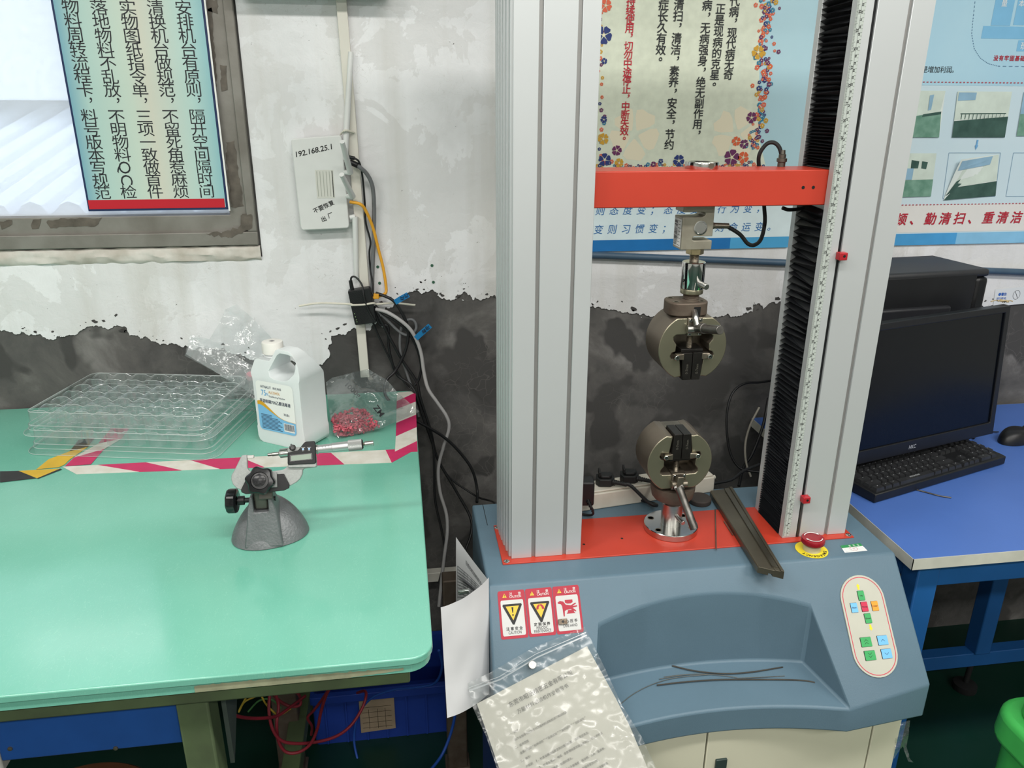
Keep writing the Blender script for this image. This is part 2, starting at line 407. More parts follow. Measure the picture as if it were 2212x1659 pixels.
# ------------------------------------------------------------------ window
M_alu = mk('weathered grey aluminium', '8f8c86', .55, .35, col2='7a766f', vs=14, det=8, bump=.2, bs=80)
M_tape = mk('old brown tape residue', '5f5850', .6, var=.2, vs=40, bump=.3, bs=60)
M_sill = mk('stained window ledge plaster', 'b3aca1', .9, col2='d6d2cb', vs=18, det=9, bump=.6, bs=35)
glass = clear('dusty window glass', 'f4f8fb', haze=.46, gloss=.04, edge=.4, rough=.03, hazecol='f4f7fb')
win = tag(thing('window_1', 'grey metal framed window with dusty pane', None, ((WIN[0]+WIN[1])/2, WALL+.02, WIN[2])), kind='structure')
fw = .064
bm = nb(); prism(bm, [(WIN[0], WIN[2]), (WIN[1], WIN[2]), (WIN[1], WIN[3]), (WIN[0], WIN[3])], WALL-.004, WALL+.06, 'y',
   holes=[[(WIN[0]+fw, WIN[2]+fw), (WIN[1]-fw+.008, WIN[2]+fw), (WIN[1]-fw+.008, WIN[3]-fw), (WIN[0]+fw, WIN[3]-fw)]])
obj('window_frame', bm, M_alu, win, bevel=.002)
bm = nb(); box(bm, WIN[0], WIN[1]+.0, WALL-.012, WALL-.004, WIN[2]-.002, WIN[2]+.028); box(bm, WIN[1]-.02, WIN[1], WALL-.012, WALL-.004, WIN[2]+.028, WIN[3])
obj('window_rail', bm, M_alu, win, bevel=.002)
bm = nb(); box(bm, -1.17, -1.13, WALL, WALL+.05, WIN[2]+fw, WIN[3]-fw); obj('mullion', bm, M_alu, win, bevel=.002)
for a, b_ in ((WIN[0]+fw, -1.17), (-1.13, WIN[1]-fw+.008)):
    bm = nb(); box(bm, a, b_, WALL+.028, WALL+.032, WIN[2]+fw, WIN[3]-fw); obj('pane', bm, glass, win)
bm = nb()
V = gridf(bm, lambda u, v: Vector((WIN[0]-.02+u*(WIN[1]-WIN[0]+.022), WALL-.007*(1-abs(2*v-1))**.4-.003-.004*noise.noise(Vector((u*60, v*3, 1))), WIN[2]-.004-.034*v+.004*noise.noise(Vector((u*50, v*4, 5))))), 260, 8)
obj('window_sill', bm, M_sill, win)
def blob(bm, fr, pts, jit=.002, mi=0, sub=3):
    q = []
    P = [Vector((a, 0, b)) for a, b in pts]
    for a, b in zip(P, P[1:]+P[:1]):
        n = max(1, int((b-a).length/.006))
        for k in range(n):
            c = a.lerp(b, k/n); q.append((c.x+rnd.uniform(-jit, jit), c.z+rnd.uniform(-jit, jit)))
    poly(bm, fr, q, mi)
def pxw(pts, Y=WALL): return [((p := onY(x, y, Y)).x, p.z) for x, y in pts]
bm = nb(); fr = wallfr(WALL-.0048)
blob(bm, fr, pxw([(442,20),(458,18),(470,190),(456,190)])); blob(bm, fr, pxw([(475,140),(489,140),(491,195),(480,196)]))
blob(bm, fr, pxw([(490,306),(507,304),(527,446),(500,448),(490,350)])); blob(bm, fr, pxw([(446,0),(470,0),(472,30),(450,24)]))
fr2 = wallfr(WALL-.0126)
blob(bm, wallfr(WALL-.0048), pxw([(100,478),(135,472),(222,470),(210,488),(110,492)])); blob(bm, wallfr(WALL-.0048), pxw([(72,475),(92,472),(86,492),(70,494)])); blob(bm, wallfr(WALL-.0048), pxw([(0,478),(30,474),(24,490),(4,494)]))
blob(bm, fr2, pxw([(448,505),(520,490),(520,462),(545,460),(548,492),(500,512)]), .003)
tag(obj('tape_residue', bm, M_tape, win, flat=True), 'torn brown tape left on the frame')
# ------------------------------------------------------------------ outside, seen through the pane
M_ext = mk('white facade tiles', 'dfe3ea', .7, var=.04)
bm = nb(); t = thing('neighbouring_building', 'pale tiled building seen through the window', 'building', (-3, 6, 0))
box(bm, -9, 6, 6, 6.4, 0, 5); obj('facade', bm, M_ext, t)
bm = nb()
for k in range(26): box(bm, -5, -1.2, 5.985, 6, 1.9+k*.11, 1.995+k*.11)
obj('tile_course', bm, mk('facade tile glaze', 'eef1f6', .4, var=.03), t)
bm = nb()
for k in range(30):
    x = -6+k*.17; cyl(bm, (x, 4.1, 1.02), (x+.3, 5.9, 1.55), .07, seg=8)
obj('corrugated_roof', bm, mk('pale blue roof sheet', 'e3e9f3', .5, var=.05), t)
bm = nb(); box(bm, -3.0, -1.9, 5.2, 5.9, 1.55, 2.35); obj('roof_box', bm, mk('white painted box', 'f2f4f6', .6), t, bevel=.01)
bm = nb(); box(bm, -9, 6, 2.2, 9, -.4, -.05); tag(obj('floor_outside', bm, mk('grey yard', '9a9a98', .9)), 'grey yard outside the window', kind='structure')
# ================================================================== TENSILE TESTING MACHINE
M_blue = mk('blue grey moulded cover', '5a7281', .42, var=.035, vs=6, bump=.12, bs=420, spec=.45)
M_red = mk('orange red enamel', 'b83b2a', .38, var=.03, vs=8, spec=.5)
M_anod = mk('anodised aluminium', 'c6cacb', .42, .35, var=.012, vs=3, bump=.02, bs=900)
M_anodd = mk('anodised aluminium groove', '9b9a98', .5, .5, var=.02)
M_black = mk('black plastic', '17181a', .42, var=.1, vs=30)
M_rub = mk('black rubber', '1b1c1d', .6, var=.1, vs=40)
M_bell = mk('black bellows fabric', '101217', .55, var=.1, vs=60)
M_steel = mk('polished steel', 'c9c9c6', .16, 1, var=.02, vs=4)
M_brush = mk('turned steel', 'b5b4b0', .28, 1, var=.04, vs=60, stretch=(1, 1, 12))
M_dksteel = mk('oiled tool steel', '9a9284', .36, .85, col2='6e665a', vs=22, det=7, bump=.06, bs=90)
M_nick = mk('nickel grey steel face', '98947f', .30, .8, var=.05, vs=9)
M_gside = mk('dull brown grip rim', '857b6e', .42, .75, col2='766c60', vs=14)
M_lev = mk('worn lever steel', '8c8a86', .32, .9, col2='5f5c58', vs=50, det=8)
M_jaw = mk('blackened jaw steel', '2a2826', .42, .6, var=.12, vs=60)
M_rust = mk('rusty brown steel', '5e5147', .6, .5, col2='6c6257', vs=40, det=8, bump=.2, bs=150)
M_cream = mk('cream sheet metal', 'c9c7b2', .45, var=.02, vs=4)
M_white_p = mk('white print', 'ececea', .5, var=0)
M_black_p = mk('black print', '1c1c1e', .55, var=0)
mach = thing('tensile_testing_machine', 'floor standing tensile testing machine with two silver columns and orange crossbeam', 'test machine', (.48, 1.1, 0))
CX = .48
# --- moulded blue cover with the recessed tray
def zs(Y): return .79 - (1.07-Y)*(.17/.14)
def sfr(off=.0008):
    nrm = Vector((0, -.772, .636))
    return lambda X, t: Vector((X, 1.07 + t*.6358, .79 + t*.772)) + nrm*off
def sp(x, y):                                  # photo point -> (X, t) on the sloping front
    p = onP(x, y, (0, 1.07, .79), Vector((0, -.772, .636))); return (p.x, (p.y-1.07)/.6358)
bm = nb(); ZF = .602; ZL = .554
N_ = 24; xs = [.294+(.372)*i/N_ for i in range(N_+1)]
arc = [(x, 1.021+.022*(1-((x-CX)/.186)**2)) for x in xs]
frt = [(.263+.434*i/N_, .915+.030*(1-((.263+.434*i/N_-CX)/.217)**2)) for i in range(N_+1)]; ZB = .615
vc = {}
def V(*p):
    k = tuple(round(c, 5) for c in p)
    if k not in vc: vc[k] = bm.verts.new(p)
    return vc[k]
def Fc(*ps):
    try: return bm.faces.new([V(*p) for p in ps])
    except ValueError: return None
for i in range(N_):
    (a, ya), (b_, yb) = arc[i], arc[i+1]; (c, yc), (d, yd) = frt[i], frt[i+1]
    Fc((a, 1.07, .79), (b_, 1.07, .79), (b_, yb, zs(yb)), (a, ya, zs(ya)))
    Fc((a, ya, zs(ya)), (b_, yb, zs(yb)), (b_, yb, ZB), (a, ya, ZB))
    Fc((a, ya, ZB), (b_, yb, ZB), (d, yd, ZF), (c, yc, ZF))
    Fc((c, yc, ZF), (d, yd, ZF), (d, yd, ZL), (c, yc, ZL))
    Fc((a, 1.07, .79), (b_, 1.07, .79), (b_, 1.345, .79), (a, 1.345, .79))
for s in (1, -1):
    q = lambda x, y, z: ((CX+(x-CX)*s), y, z)
    Fc(q(.666, 1.07, .79), q(.842, 1.07, .79), q(.847, .931, .6212), q(.697, .915, ZF), q(.666, 1.021, zs(1.021)))
    Fc(q(.666, 1.021, zs(1.021)), q(.697, .915, ZF), q(.666, 1.021, ZB))
    Fc(q(.697, .915, ZF), q(.847, .931, .6212), q(.847, .931, ZL), q(.697, .915, ZL))
    Fc(q(.842, 1.07, .79), q(.847, .931, .6212), q(.847, .931, ZL), q(.842, 1.345, ZL), q(.842, 1.345, .79))
    Fc(q(.666, 1.07, .79), q(.842, 1.07, .79), q(.842, 1.345, .79), q(.666, 1.345, .79))
Fc((.118, 1.345, .79), *[(a, 1.345, .79) for a, _ in arc], (.842, 1.345, .79), (.842, 1.345, ZL), (.118, 1.345, ZL))
Fc((.113, .931, ZL), *[(c, y, ZL) for c, y in frt], (.847, .931, ZL), (.842, 1.345, ZL), (.118, 1.345, ZL))
cover = obj('cover', bm, M_blue, mach, bevel=.004, seg=3, angle=40)
bm = nb(); box(bm, .1385, .1395, 1.262, 1.344, .79, .7905); obj('cover_seam', bm, M_black, mach)
# --- cabinet below
bm = nb(); box(bm, .132, .828, .965, 1.33, .04, ZL+.004); obj('cabinet', bm, mk('deep blue cabinet paint', '1f3d78', .5, var=.05), mach, bevel=.004)
for a, b_ in ((.131, .4715), (.4745, .7745), (.7775, .829)):
    bm = nb(); box(bm, a, b_, .955, .967, .06, ZL+.002); obj('cabinet_panel', bm, M_cream, mach, bevel=.0015)
bm = nb(); box(bm, .492, .512, .951, .956, .452, .487); obj('cabinet_latch', bm, mk('dark latch', '2c3a38', .4), mach, bevel=.001)
for x in (.18, .78):
    for y in (1.0, 1.29):
        bm = nb(); cyl(bm, (x, y, 0), (x, y, .045), .022); obj('foot', bm, M_rub, mach)
# --- orange base plate with its screws
bm = nb(); prism(bm, [(.150, 1.1255), (.797, 1.1255), (.797, 1.2565), (.150, 1.2565)], .7895, .7925, holes=[])
plate = obj('base_plate', bm, M_red, mach, bevel=.001)
for x, y in ((.1575, 1.132), (.7895, 1.132), (.1555, 1.246), (.7895, 1.246)):
    bm = nb(); lathe(bm, [(.0052, 0), (.0052, .0012), (.0042, .0018), (.0030, .0018), (.0028, .0004)], (x, y, .7925), seg=20)
    s_ = obj('screw', bm, M_steel, mach)
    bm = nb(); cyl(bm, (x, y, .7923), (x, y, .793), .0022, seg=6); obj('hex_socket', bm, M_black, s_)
bm = nb()
for x, y in ((.375, 1.178), (.302, 1.168), (.607, 1.165), (.297, 1.236)):
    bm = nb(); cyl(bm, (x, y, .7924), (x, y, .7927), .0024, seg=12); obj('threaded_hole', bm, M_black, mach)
# --- columns
ZT = 1.92; Y0, Y1 = 1.139, 1.252
def col_profile():                              # left column in plan; right one is mirrored about CX
    g = []
    def groove(a, b_):
        return [(a, Y0), (a, Y0+.006), (b_, Y0+.006), (b_, Y0)]
    pts = [(.1665, Y0)] + groove(.2022, .2082) + groove(.2567, .2627) + [(.2892, Y0), (.2892, Y0+.014), (.279, Y0+.0145), (.279, Y1-.0145), (.2892, Y1-.014), (.2892, Y1)]
    pts += [(.160, Y1)]
    side = []; n = 6                             # ribbed, slightly bowed outer side
    for k in range(n):
        ya = Y1 - (Y1-Y0-.004)*k/n; yb = Y1 - (Y1-Y0-.004)*(k+1)/n
        x = .1555 + .009*((k+.5)/n)**2
        side += [(x, ya), (x, yb+.004), (x+.005, yb+.003), (x+.005, yb+.001)]
    return pts + side
prof = col_profile()
bm = nb(); prism(bm, prof, .7925, ZT); col_l = tag(obj('column', bm, M_anod, mach, bevel=.0006, seg=1), 'left silver column')
bm = nb(); prism(bm, [(2*.4765-a, b_) for a, b_ in prof][::-1], .7925, ZT); col_r = tag(obj('column', bm, M_anod, mach, bevel=.0006, seg=1), 'right silver column with ruler and bellows')
for cobj, sgn in ((col_l, 1), (col_r, -1)):
    for a, b_ in ((.2022, .2082), (.2567, .2627)):
        if sgn < 0: a, b_ = 2*.4765-b_, 2*.4765-a
        bm = nb(); box(bm, a+.0002, b_-.0002, Y0+.0035, Y0+.006, .7925, ZT); obj('groove_strip', bm, M_anodd if not (sgn < 0 and a > .68 and a < .70) else M_black, cobj)
bm = nb(); box(bm, .14, .81, 1.12, 1.26, ZT, ZT+.06); obj('top_beam', bm, M_blue, mach, bevel=.005)
# limit rod in the front slot, with two red stops
bm = nb(); tube(bm, [(.6935, Y0+.002, .80+i*.0011) if False else (.6935, Y0+.002, z) for z in (.7925, .868)], .0022, seg=8); obj('limit_spring', bm, mk('spring steel', '5b5b59', .4, .8), mach)
for zc in (1.3075, .8735):
    bm = nb(); box(bm, .6872, .7008, Y0-.0125, Y0-.0005, zc-.006, zc+.006); st = obj('limit_stop', bm, mk('red anodised stop', 'b3262f', .4, .2), mach, bevel=.0008)
    bm = nb(); cyl(bm, (.695, Y0-.0128, zc+.0006), (.695, Y0-.0115, zc+.0006), .0022, seg=12); obj('set_screw', bm, M_black, st)
# --- ruler on the right column
M_rul = mk('pale green ruler strip', 'b3bbb5', .5, var=.03)
bm = nb(); box(bm, .6636, .6772, Y0-.0006, Y0, .796, ZT-.02); ruler = obj('ruler', bm, M_rul, mach)
bm = nb(); fr = wallfr(Y0-.0009); z0, inch, cmm = .767, .0247, .00972
k = 0
while True:
    z = z0+k*inch/16
    if z > ZT-.03: break
    if z > .797:
        l_ = .0054 if k % 16 == 0 else (.0042 if k % 8 == 0 else .0028)
        rect(bm, fr, .6638, .6638+l_, z-.00016, z+.00016)
        if k % 16 == 0 and k: put(bm, fr, str(k//16), .6690, z+.0032, .0034, rot=-math.pi/2, bold=.02)
    k += 1
k = 0
while True:
    z = z0+k*cmm/2
    if z > ZT-.03: break
    if z > .797:
        rect(bm, fr, .6770-(.0030 if k % 2 == 0 else .0018), .6770, z-.00014, z+.00014)
        if k % 2 == 0 and k: put(bm, fr, str(k//2), .6727, z-.0026, .0028, rot=-math.pi/2, bold=.012)
    k += 1
rect(bm, fr, .67075, .6710, .797, ZT-.03)
obj('ruler_marks', bm, M_black_p, ruler, flat=True)
# --- black bellows in the inner sides of both columns
def bellows(x_out, x_in, za, zb, p0, p1, name='bellows'):
    bm = nb(); z = za; i = 0; prev = None; rr = random.Random(5)
    while z < zb:
        t = (z-za)/(zb-za); pit = p0+(p1-p0)*t
        dx = x_out if i % 2 == 0 else x_in
        sk = rr.uniform(-1, 1)*pit*.35
        a = bm.verts.new((dx, Y0+.0155, min(z+sk, zb))); b_ = bm.verts.new((dx, Y1-.0155, min(z-sk*.5, zb)))
        if prev: bm.faces.new((prev[0], prev[1], b_, a))
        prev = (a, b_); z += pit/2; i += 1
    return obj(name, bm, M_bell, mach, flat=True)
XR = 2*.4765-.2892
for xo, xi in ((XR-.0012, XR+.009), (.2892+.0012, .2802)):
    bellows(xo, xi, .7935, 1.12, .0036, .0098); bellows(xo, xi, 1.12, 1.384, .0098, .0135); bellows(xo, xi, 1.441, 1.52, .004, .006); bellows(xo, xi, 1.52, ZT, .0075, .0105)
# --- crossbeam
bm = nb(); box(bm, .282, .671, 1.155, 1.2355, 1.3845, 1.4385); beam = obj('crossbeam', bm, M_red, mach, bevel=.0015)
bm = nb()
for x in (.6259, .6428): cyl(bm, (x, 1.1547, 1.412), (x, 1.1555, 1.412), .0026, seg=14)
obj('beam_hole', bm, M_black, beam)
bm = nb(); lathe(bm, [(.019, 0), (.0255, .0), (.026, .001), (.026, .0095), (.0255, .0105), (.012, .0105), (.012, .004)], (.474, 1.196, 1.4385), seg=40); ring = obj('collar', bm, M_steel, mach)
bm = nb(); cyl(bm, (.479, 1.1695, 1.4442), (.479, 1.172, 1.4442), .0045, seg=16); obj('collar_screw', bm, M_dksteel, ring)
# --- S-shaped load cell
LX, LZ = .4685, 1.348
bm = nb(); x0, x1 = .443, .4945; z0_, z1_ = 1.3145, 1.3845; r_ = .0035
S = [(x0, z0_), (x1, z0_), (x1, 1.3285), (.466, 1.3285)] + [(.4645+r_*math.cos(R(a)), 1.332+r_*math.sin(R(a))) for a in (-90, -130, -180, -230, -270)] + [(.466, 1.3355), (x1, 1.3355), (x1, z1_), (x0, z1_),
     (x0, 1.3735), (.474, 1.3735)] + [(.4765+r_*math.cos(R(a)), 1.370+r_*math.sin(R(a))) for a in (90, 40, 0, -40, -90)] + [(.474, 1.3655), (x0, 1.3655)]
prism(bm, S, 1.178, 1.2145, 'y'); lc = obj('load_cell', bm, mk('nickel plated load cell', 'a09c8d', .42, .55, col2='938e80', vs=60), mach, bevel=.0007)
bm = nb(); lathe(bm, [(.0112, 0), (.0112, .0008), (.0094, .0010), (.0090, .0004)], (.4735, 1.178, 1.349), (0, -1, 0), seg=32); obj('gauge_cover', bm, M_steel, lc)
bm = nb(); face(bm, [(x0-.0004, 1.180, 1.318), (x0-.0004, 1.2125, 1.318), (x0-.0004, 1.2125, 1.362), (x0-.0004, 1.180, 1.362)]); lb = obj('rating_label', bm, M_white_p, lc, flat=True)
bm = nb()
for k in range(22):
    z = 1.3205+k*.0018; w_ = random.Random(k).choice((.0005, .0009, .0013))
    face(bm, [(x0-.0007, 1.197, z), (x0-.0007, 1.210, z), (x0-.0007, 1.210, z+w_), (x0-.0007, 1.197, z+w_)])
    if k % 3 == 0: face(bm, [(x0-.0007, 1.183, z), (x0-.0007, 1.1945, z), (x0-.0007, 1.1945, z+.0007), (x0-.0007, 1.183, z+.0007)])
obj('barcode', bm, M_black_p, lb, flat=True)
bm = nb(); cyl(bm, (x1, 1.196, 1.349), (x1+.009, 1.196, 1.3495), .0075, .0050, seg=16); cyl(bm, (x1+.008, 1.196, 1.3495), (x1+.033, 1.196, 1.3485), .0048, .0044, seg=16); obj('cable_gland', bm, M_dksteel, lc)
bm = nb(); cab = [Vector((x1+.030, 1.196, 1.3486)), onY(1598, 506, 1.196), onY(1615, 526, 1.20), onY(1630, 529, 1.21), onY(1644, 516, 1.225), onY(1652, 482, 1.241), onY(1651, 450, 1.2462), onY(1647, 410, 1.2462), onY(1640, 365, 1.2455), onY(1640, 335, 1.24), onY(1655, 312, 1.235), onY(1671, 308, 1.23), onY(1683, 318, 1.225), onY(1689, 338, 1.222)]
tube(bm, cab, .0033, seg=10); obj('signal_cable', bm, M_rub, lc)
p = onY(1689, 345, 1.222); bm = nb(); lathe(bm, [(.0062, 0), (.0062, .007), (.0082, .008), (.0082, .013), (.0058, .014), (.0058, .019), (.0045, .02), (.0038, .026)], (p.x, 1.222, 1.4385), seg=20); obj('cable_connector', bm, mk('dull connector metal', '6d6a62', .4, .8), beam)
bm = nb(); tube(bm, [onY(1690, 449, 1.2), onY(1703, 453, 1.2), onY(1722, 452, 1.21), onY(1740, 449, 1.22)], .003); obj('beam_cable', bm, M_rub, beam)
# --- upper coupling: hex nut, stud, chrome sleeve with pin, lock ring
AXX, AXY = .4745, 1.196
def screwhead(p, r, par, d=(0, -1, 0)):
    bm = nb(); lathe(bm, [(r, 0), (r, r*.7), (r*.85, r*.85), (r*.5, r*.85), (r*.48, r*.35)], p, d, seg=18); o = obj('cap_screw', bm, M_steel, par)
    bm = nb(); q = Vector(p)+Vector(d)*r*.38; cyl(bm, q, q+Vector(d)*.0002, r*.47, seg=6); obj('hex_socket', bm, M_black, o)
cpl = []
bm = nb(); cyl(bm, (AXX, AXY, 1.3045), (AXX, AXY, 1.3145), .0145, seg=6); obj('hex_nut', bm, mk('zinc nut', 'b7a884', .3, .9), mach, bevel=.0008)
bm = nb(); lathe(bm, [(.0072 + (.0008 if i % 2 else 0), 1.290+i*.001) for i in range(16)], (AXX, AXY, 0), seg=20); obj('threaded_stud', bm, M_dksteel, mach)
bm = nb(); lathe(bm, [(.0075, 0), (.0185, 0), (.0190, .0008), (.0190, .0430), (.0180, .0440), (.0075, .0440)], (AXX, AXY, 1.248), seg=48); slv = obj('chrome_sleeve', bm, mk('chrome', 'dcdcda', .07, 1, var=0), mach)
bm = nb(); cyl(bm, (.4765, 1.19, 1.2605), (.4845, 1.158, 1.2575), .0048, seg=20); obj('locking_pin', bm, M_brush, slv, bevel=.0006)
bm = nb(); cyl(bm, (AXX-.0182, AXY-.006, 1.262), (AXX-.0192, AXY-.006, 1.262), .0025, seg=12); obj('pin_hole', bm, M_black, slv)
bm = nb(); lathe(bm, [(.012, 0), (.0180, 0), (.0188, .0012), (.0188, .0070), (.0180, .0082), (.012, .0082)], (AXX, AXY, 1.2395), seg=8 and 40); obj('lock_ring', bm, M_nick, mach, bevel=.0004)
bm = nb(); lathe(bm, [(.0165, 1.2265), (.0165, 1.2285), (.0135, 1.2305)] + [(.0128+(.0006 if i % 2 else 0), 1.2305+i*.0008) for i in range(12)], (AXX, AXY, 0), seg=28); obj('threaded_neck', bm, M_rust, mach)
# --- wedge grips
def make_grip(name, cx, zc, sgn, label):
    """sgn=+1: hangs from a flange on top, jaws open below; sgn=-1: stands, jaws open above"""
    yf, yb = 1.165, 1.236; Rg = .0587
    ztop = zc+.0545*1; zflat = .047
    P = lambda x, z: (cx+x, zc+z*sgn)
    out = []
    n = 40; a_top = math.acos(.0545/Rg)*1.0
    # silhouette: circle cut flat towards the flange, open towards the jaws
    for i in range(n+1):
        a = R(90)-a_top - (R(360)-2*a_top-2*math.asin(.0205/Rg))*0
    left = []
    a0 = R(90)+math.asin(.030/Rg)                 # flat half width .030 on the flange side
    a1 = R(270)-math.asin(.0215/Rg)               # jaw slot half width
    for i in range(n//2+1):
        a = a0+(a1-a0)*i/(n//2); left.append((Rg*math.cos(a), Rg*math.sin(a)))
    zt = left[0][1]; zb = left[-1][1]+.004
    left[-1] = (left[-1][0], zb)
    # inner slot: jaw channel, ears with clamp recess, cavity
    slot_l = [(-.0160, zb), (-.0205, -.0180), (-.0350, -.0190), (-.0375, -.0135), (-.0350, -.0080), (-.0290, -.0065), (-.0280, .0060), (-.0335, .0130), (-.0340, .0190), (-.0300, .0225), (-.0122, .0230), (-.0120, zt)]
    left2 = left + slot_l
    g = tag(None or obj(name, (lambda b: (prism(b, [P(x, z) for x, z in left2], yf, yb, 'y'), prism(b, [P(-x, z) for x, z in left2], yf, yb, 'y'), b)[-1])(nb()), [M_nick, M_gside], mach, bevel=.0016, seg=2), label)
    for p_ in g.data.polygons:
        if abs(p_.normal.y) < .5: p_.material_index = 1
    # rear web that closes the housing
    bm = nb(); prism(bm, [P(Rg*.93*math.cos(R(a)), max(-.05, min(.048, Rg*.93*math.sin(R(a))))) for a in range(0, 360, 12)], yf+.042, yb-.002, 'y'); obj('grip_body', bm, M_dksteel, g)
    # jaws
    for s in (-1, 1):
        bm = nb(); q = [(s*.0006, -.0555), (s*.0150, -.0555), (s*.0185, -.0080), (s*.0006, -.0080)]
        prism(bm, [P(x, z) for x, z in q], yf-.004, yf+.040, 'y'); j = obj('jaw', bm, M_jaw, g, bevel=.0006)
        bm = nb(); fr = wallfr(yf-.0044); put(bm, fr, '0-7mm', cx+s*.0088, zc-.036*sgn, .0042, rot=R(90)); obj('jaw_marking', bm, mk('pale engraving', '6b6860', .5, .4), j, flat=True)
        # clamp ear with screw
        bm = nb(); prism(bm, [P(x, z) for x, z in [(s*.0155, -.0195), (s*.0285, -.0185), (s*.0320, -.0140), (s*.0290, -.0095), (s*.0155, -.0085)]], yf-.006, yf+.004, 'y'); e = obj('clamp_ear', bm, M_dksteel, g, bevel=.0012)
        x_, z_ = P(s*.0285, -.0145); screwhead((x_, yf-.006, z_), .0042, e)
    bm = nb(); x_, z_ = P(-.0020, 0)
    lathe(bm, [(.0042+(.0012 if i % 2 else 0), -.0045+i*.0012) for i in range(22)] + [(.0045, .022)], (x_, yf+.012, zc), (0, 0, sgn), seg=18); obj('spring_screw', bm, M_dksteel, g)
    bm = nb(); lathe(bm, [(.0008, 0), (.0060, .004), (.0060, .006), (.0015, .0075)], (x_, yf+.010, zc-.013*sgn), (0, 0, sgn), seg=18); obj('spring_tip', bm, M_brush, g)
    bm = nb(); box(bm, cx-.019, cx+.019, yf+.001, yf+.036, min(zc-.008*sgn, zc-.003*sgn), max(zc-.008*sgn, zc-.003*sgn)); obj('jaw_carrier', bm, M_jaw, g, bevel=.0008)
    # lever bracket
    bm = nb(); prism(bm, [P(x, z) for x, z in [(-.0125, .0205), (.0125, .0205), (.0125, .0515), (-.0125, .0515)]], yf-.002, yf+.02, 'y'); br = obj('lever_bracket', bm, M_dksteel, g, bevel=.001)
    for x, z in ((-.0085, .0245), (.0085, .0245), (-.0085, .0470), (.0085, .0470)):
        x_, z_ = P(x, z); screwhead((x_, yf-.002, z_), .0027, br)
    # flange and neck on the mounting side
    zf = zc+.0545*sgn
    return g, yf, zf
g1, yf, zf = make_grip('upper_grip', .4725, 1.1545, 1, 'upper round wedge grip hanging from the load cell')
bm = nb(); prism(bm, rrect(.4322, .5000, 1.168, 1.2245, .021, 6), 1.2065, 1.2285); fl = obj('grip_flange', bm, M_rust, g1, bevel=.002)
for x in (.4445, .4875):
    for y in (1.182, 1.211):
        bm = nb(); lathe(bm, [(.0052, 0), (.0052, .0006), (.0036, .0006), (.0034, -.002)], (x, y, 1.2285), seg=18); obj('flange_screw', bm, M_dksteel, fl)
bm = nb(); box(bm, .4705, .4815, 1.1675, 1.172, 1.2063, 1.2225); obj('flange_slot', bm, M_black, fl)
bm = nb(); tube(bm, [(.4715, 1.169, 1.2155), (.470, 1.158, 1.207), (.4715, 1.152, 1.196)], .0052, seg=12); cyl(bm, (.457, 1.158, 1.1885), (.486, 1.158, 1.1885), .0065, seg=18); obj('lever_hub', bm, M_brush, g1)
pE = onY(1556, 713, 1.10); pS = Vector((.474, 1.156, 1.1905))
bm = nb(); cyl(bm, pS, pS.lerp(pE, .32), .0085, .0085, seg=24); cyl(bm, pS.lerp(pE, .30), pE, .0070, .0072, seg=24); obj('lever_handle', bm, M_lev, g1, bevel=.0006)
g2, yf, zf = make_grip('lower_grip', .4675, .9445, -1, 'lower round wedge grip standing on the base disc')
bm = nb(); lathe(bm, [(.034, 0), (.037, .004), (.040, .018), (.040, .026)], (.4705, 1.197, .862), seg=36); obj('grip_neck', bm, M_rust, g2)
bm = nb(); lathe(bm, [(.0165, .848), (.0170, .850), (.0170, .858), (.0150, .864)], (.474, 1.199, 0), seg=30); obj('lock_ring', bm, M_rust, g2)
bm = nb(); lathe(bm, [(.0190, .803), (.0190, .8475), (.0175, .849)], (.474, 1.2, 0), seg=36); sl = obj('base_sleeve', bm, M_brush, g2)
bm = nb(); cyl(bm, (.476, 1.185, .829), (.4815, 1.160, .8255), .0042, seg=20); obj('locking_pin', bm, M_brush, sl, bevel=.0005)
bm = nb(); lathe(bm, [(.0480, .7925), (.0492, .7935), (.0492, .8035), (.0484, .8045), (.02, .8045)], (.474, 1.2, 0), seg=56); bd = obj('base_disc', bm, M_steel, mach)
for a in (35, 145, 215, 325):
    bm = nb(); lathe(bm, [(.0062, 0), (.0062, .0004), (.0048, .0004), (.0044, -.0025)], (.474+.0385*math.cos(R(a)), 1.2+.0385*math.sin(R(a)), .8045), seg=18); obj('disc_screw', bm, M_dksteel, bd)
bm = nb(); p0 = Vector((.4650, 1.150, .9130)); p1 = Vector((.4655, 1.146, .893)); p2 = onY(1500, 1143, 1.108)
cyl(bm, (.452, 1.157, .907), (.481, 1.157, .907), .0062, seg=18); box(bm, .4590, .4705, 1.147, 1.160, .897, .925); obj('lever_hub', bm, M_dksteel, g2, bevel=.0012)
bm = nb(); a = onY(1466, 1052, 1.147); cyl(bm, (.4655, 1.151, .902), a, .0082, .0082, seg=24); cyl(bm, a, p2, .0070, .0072, seg=24); obj('lever_handle', bm, M_lev, g2, bevel=.0006)
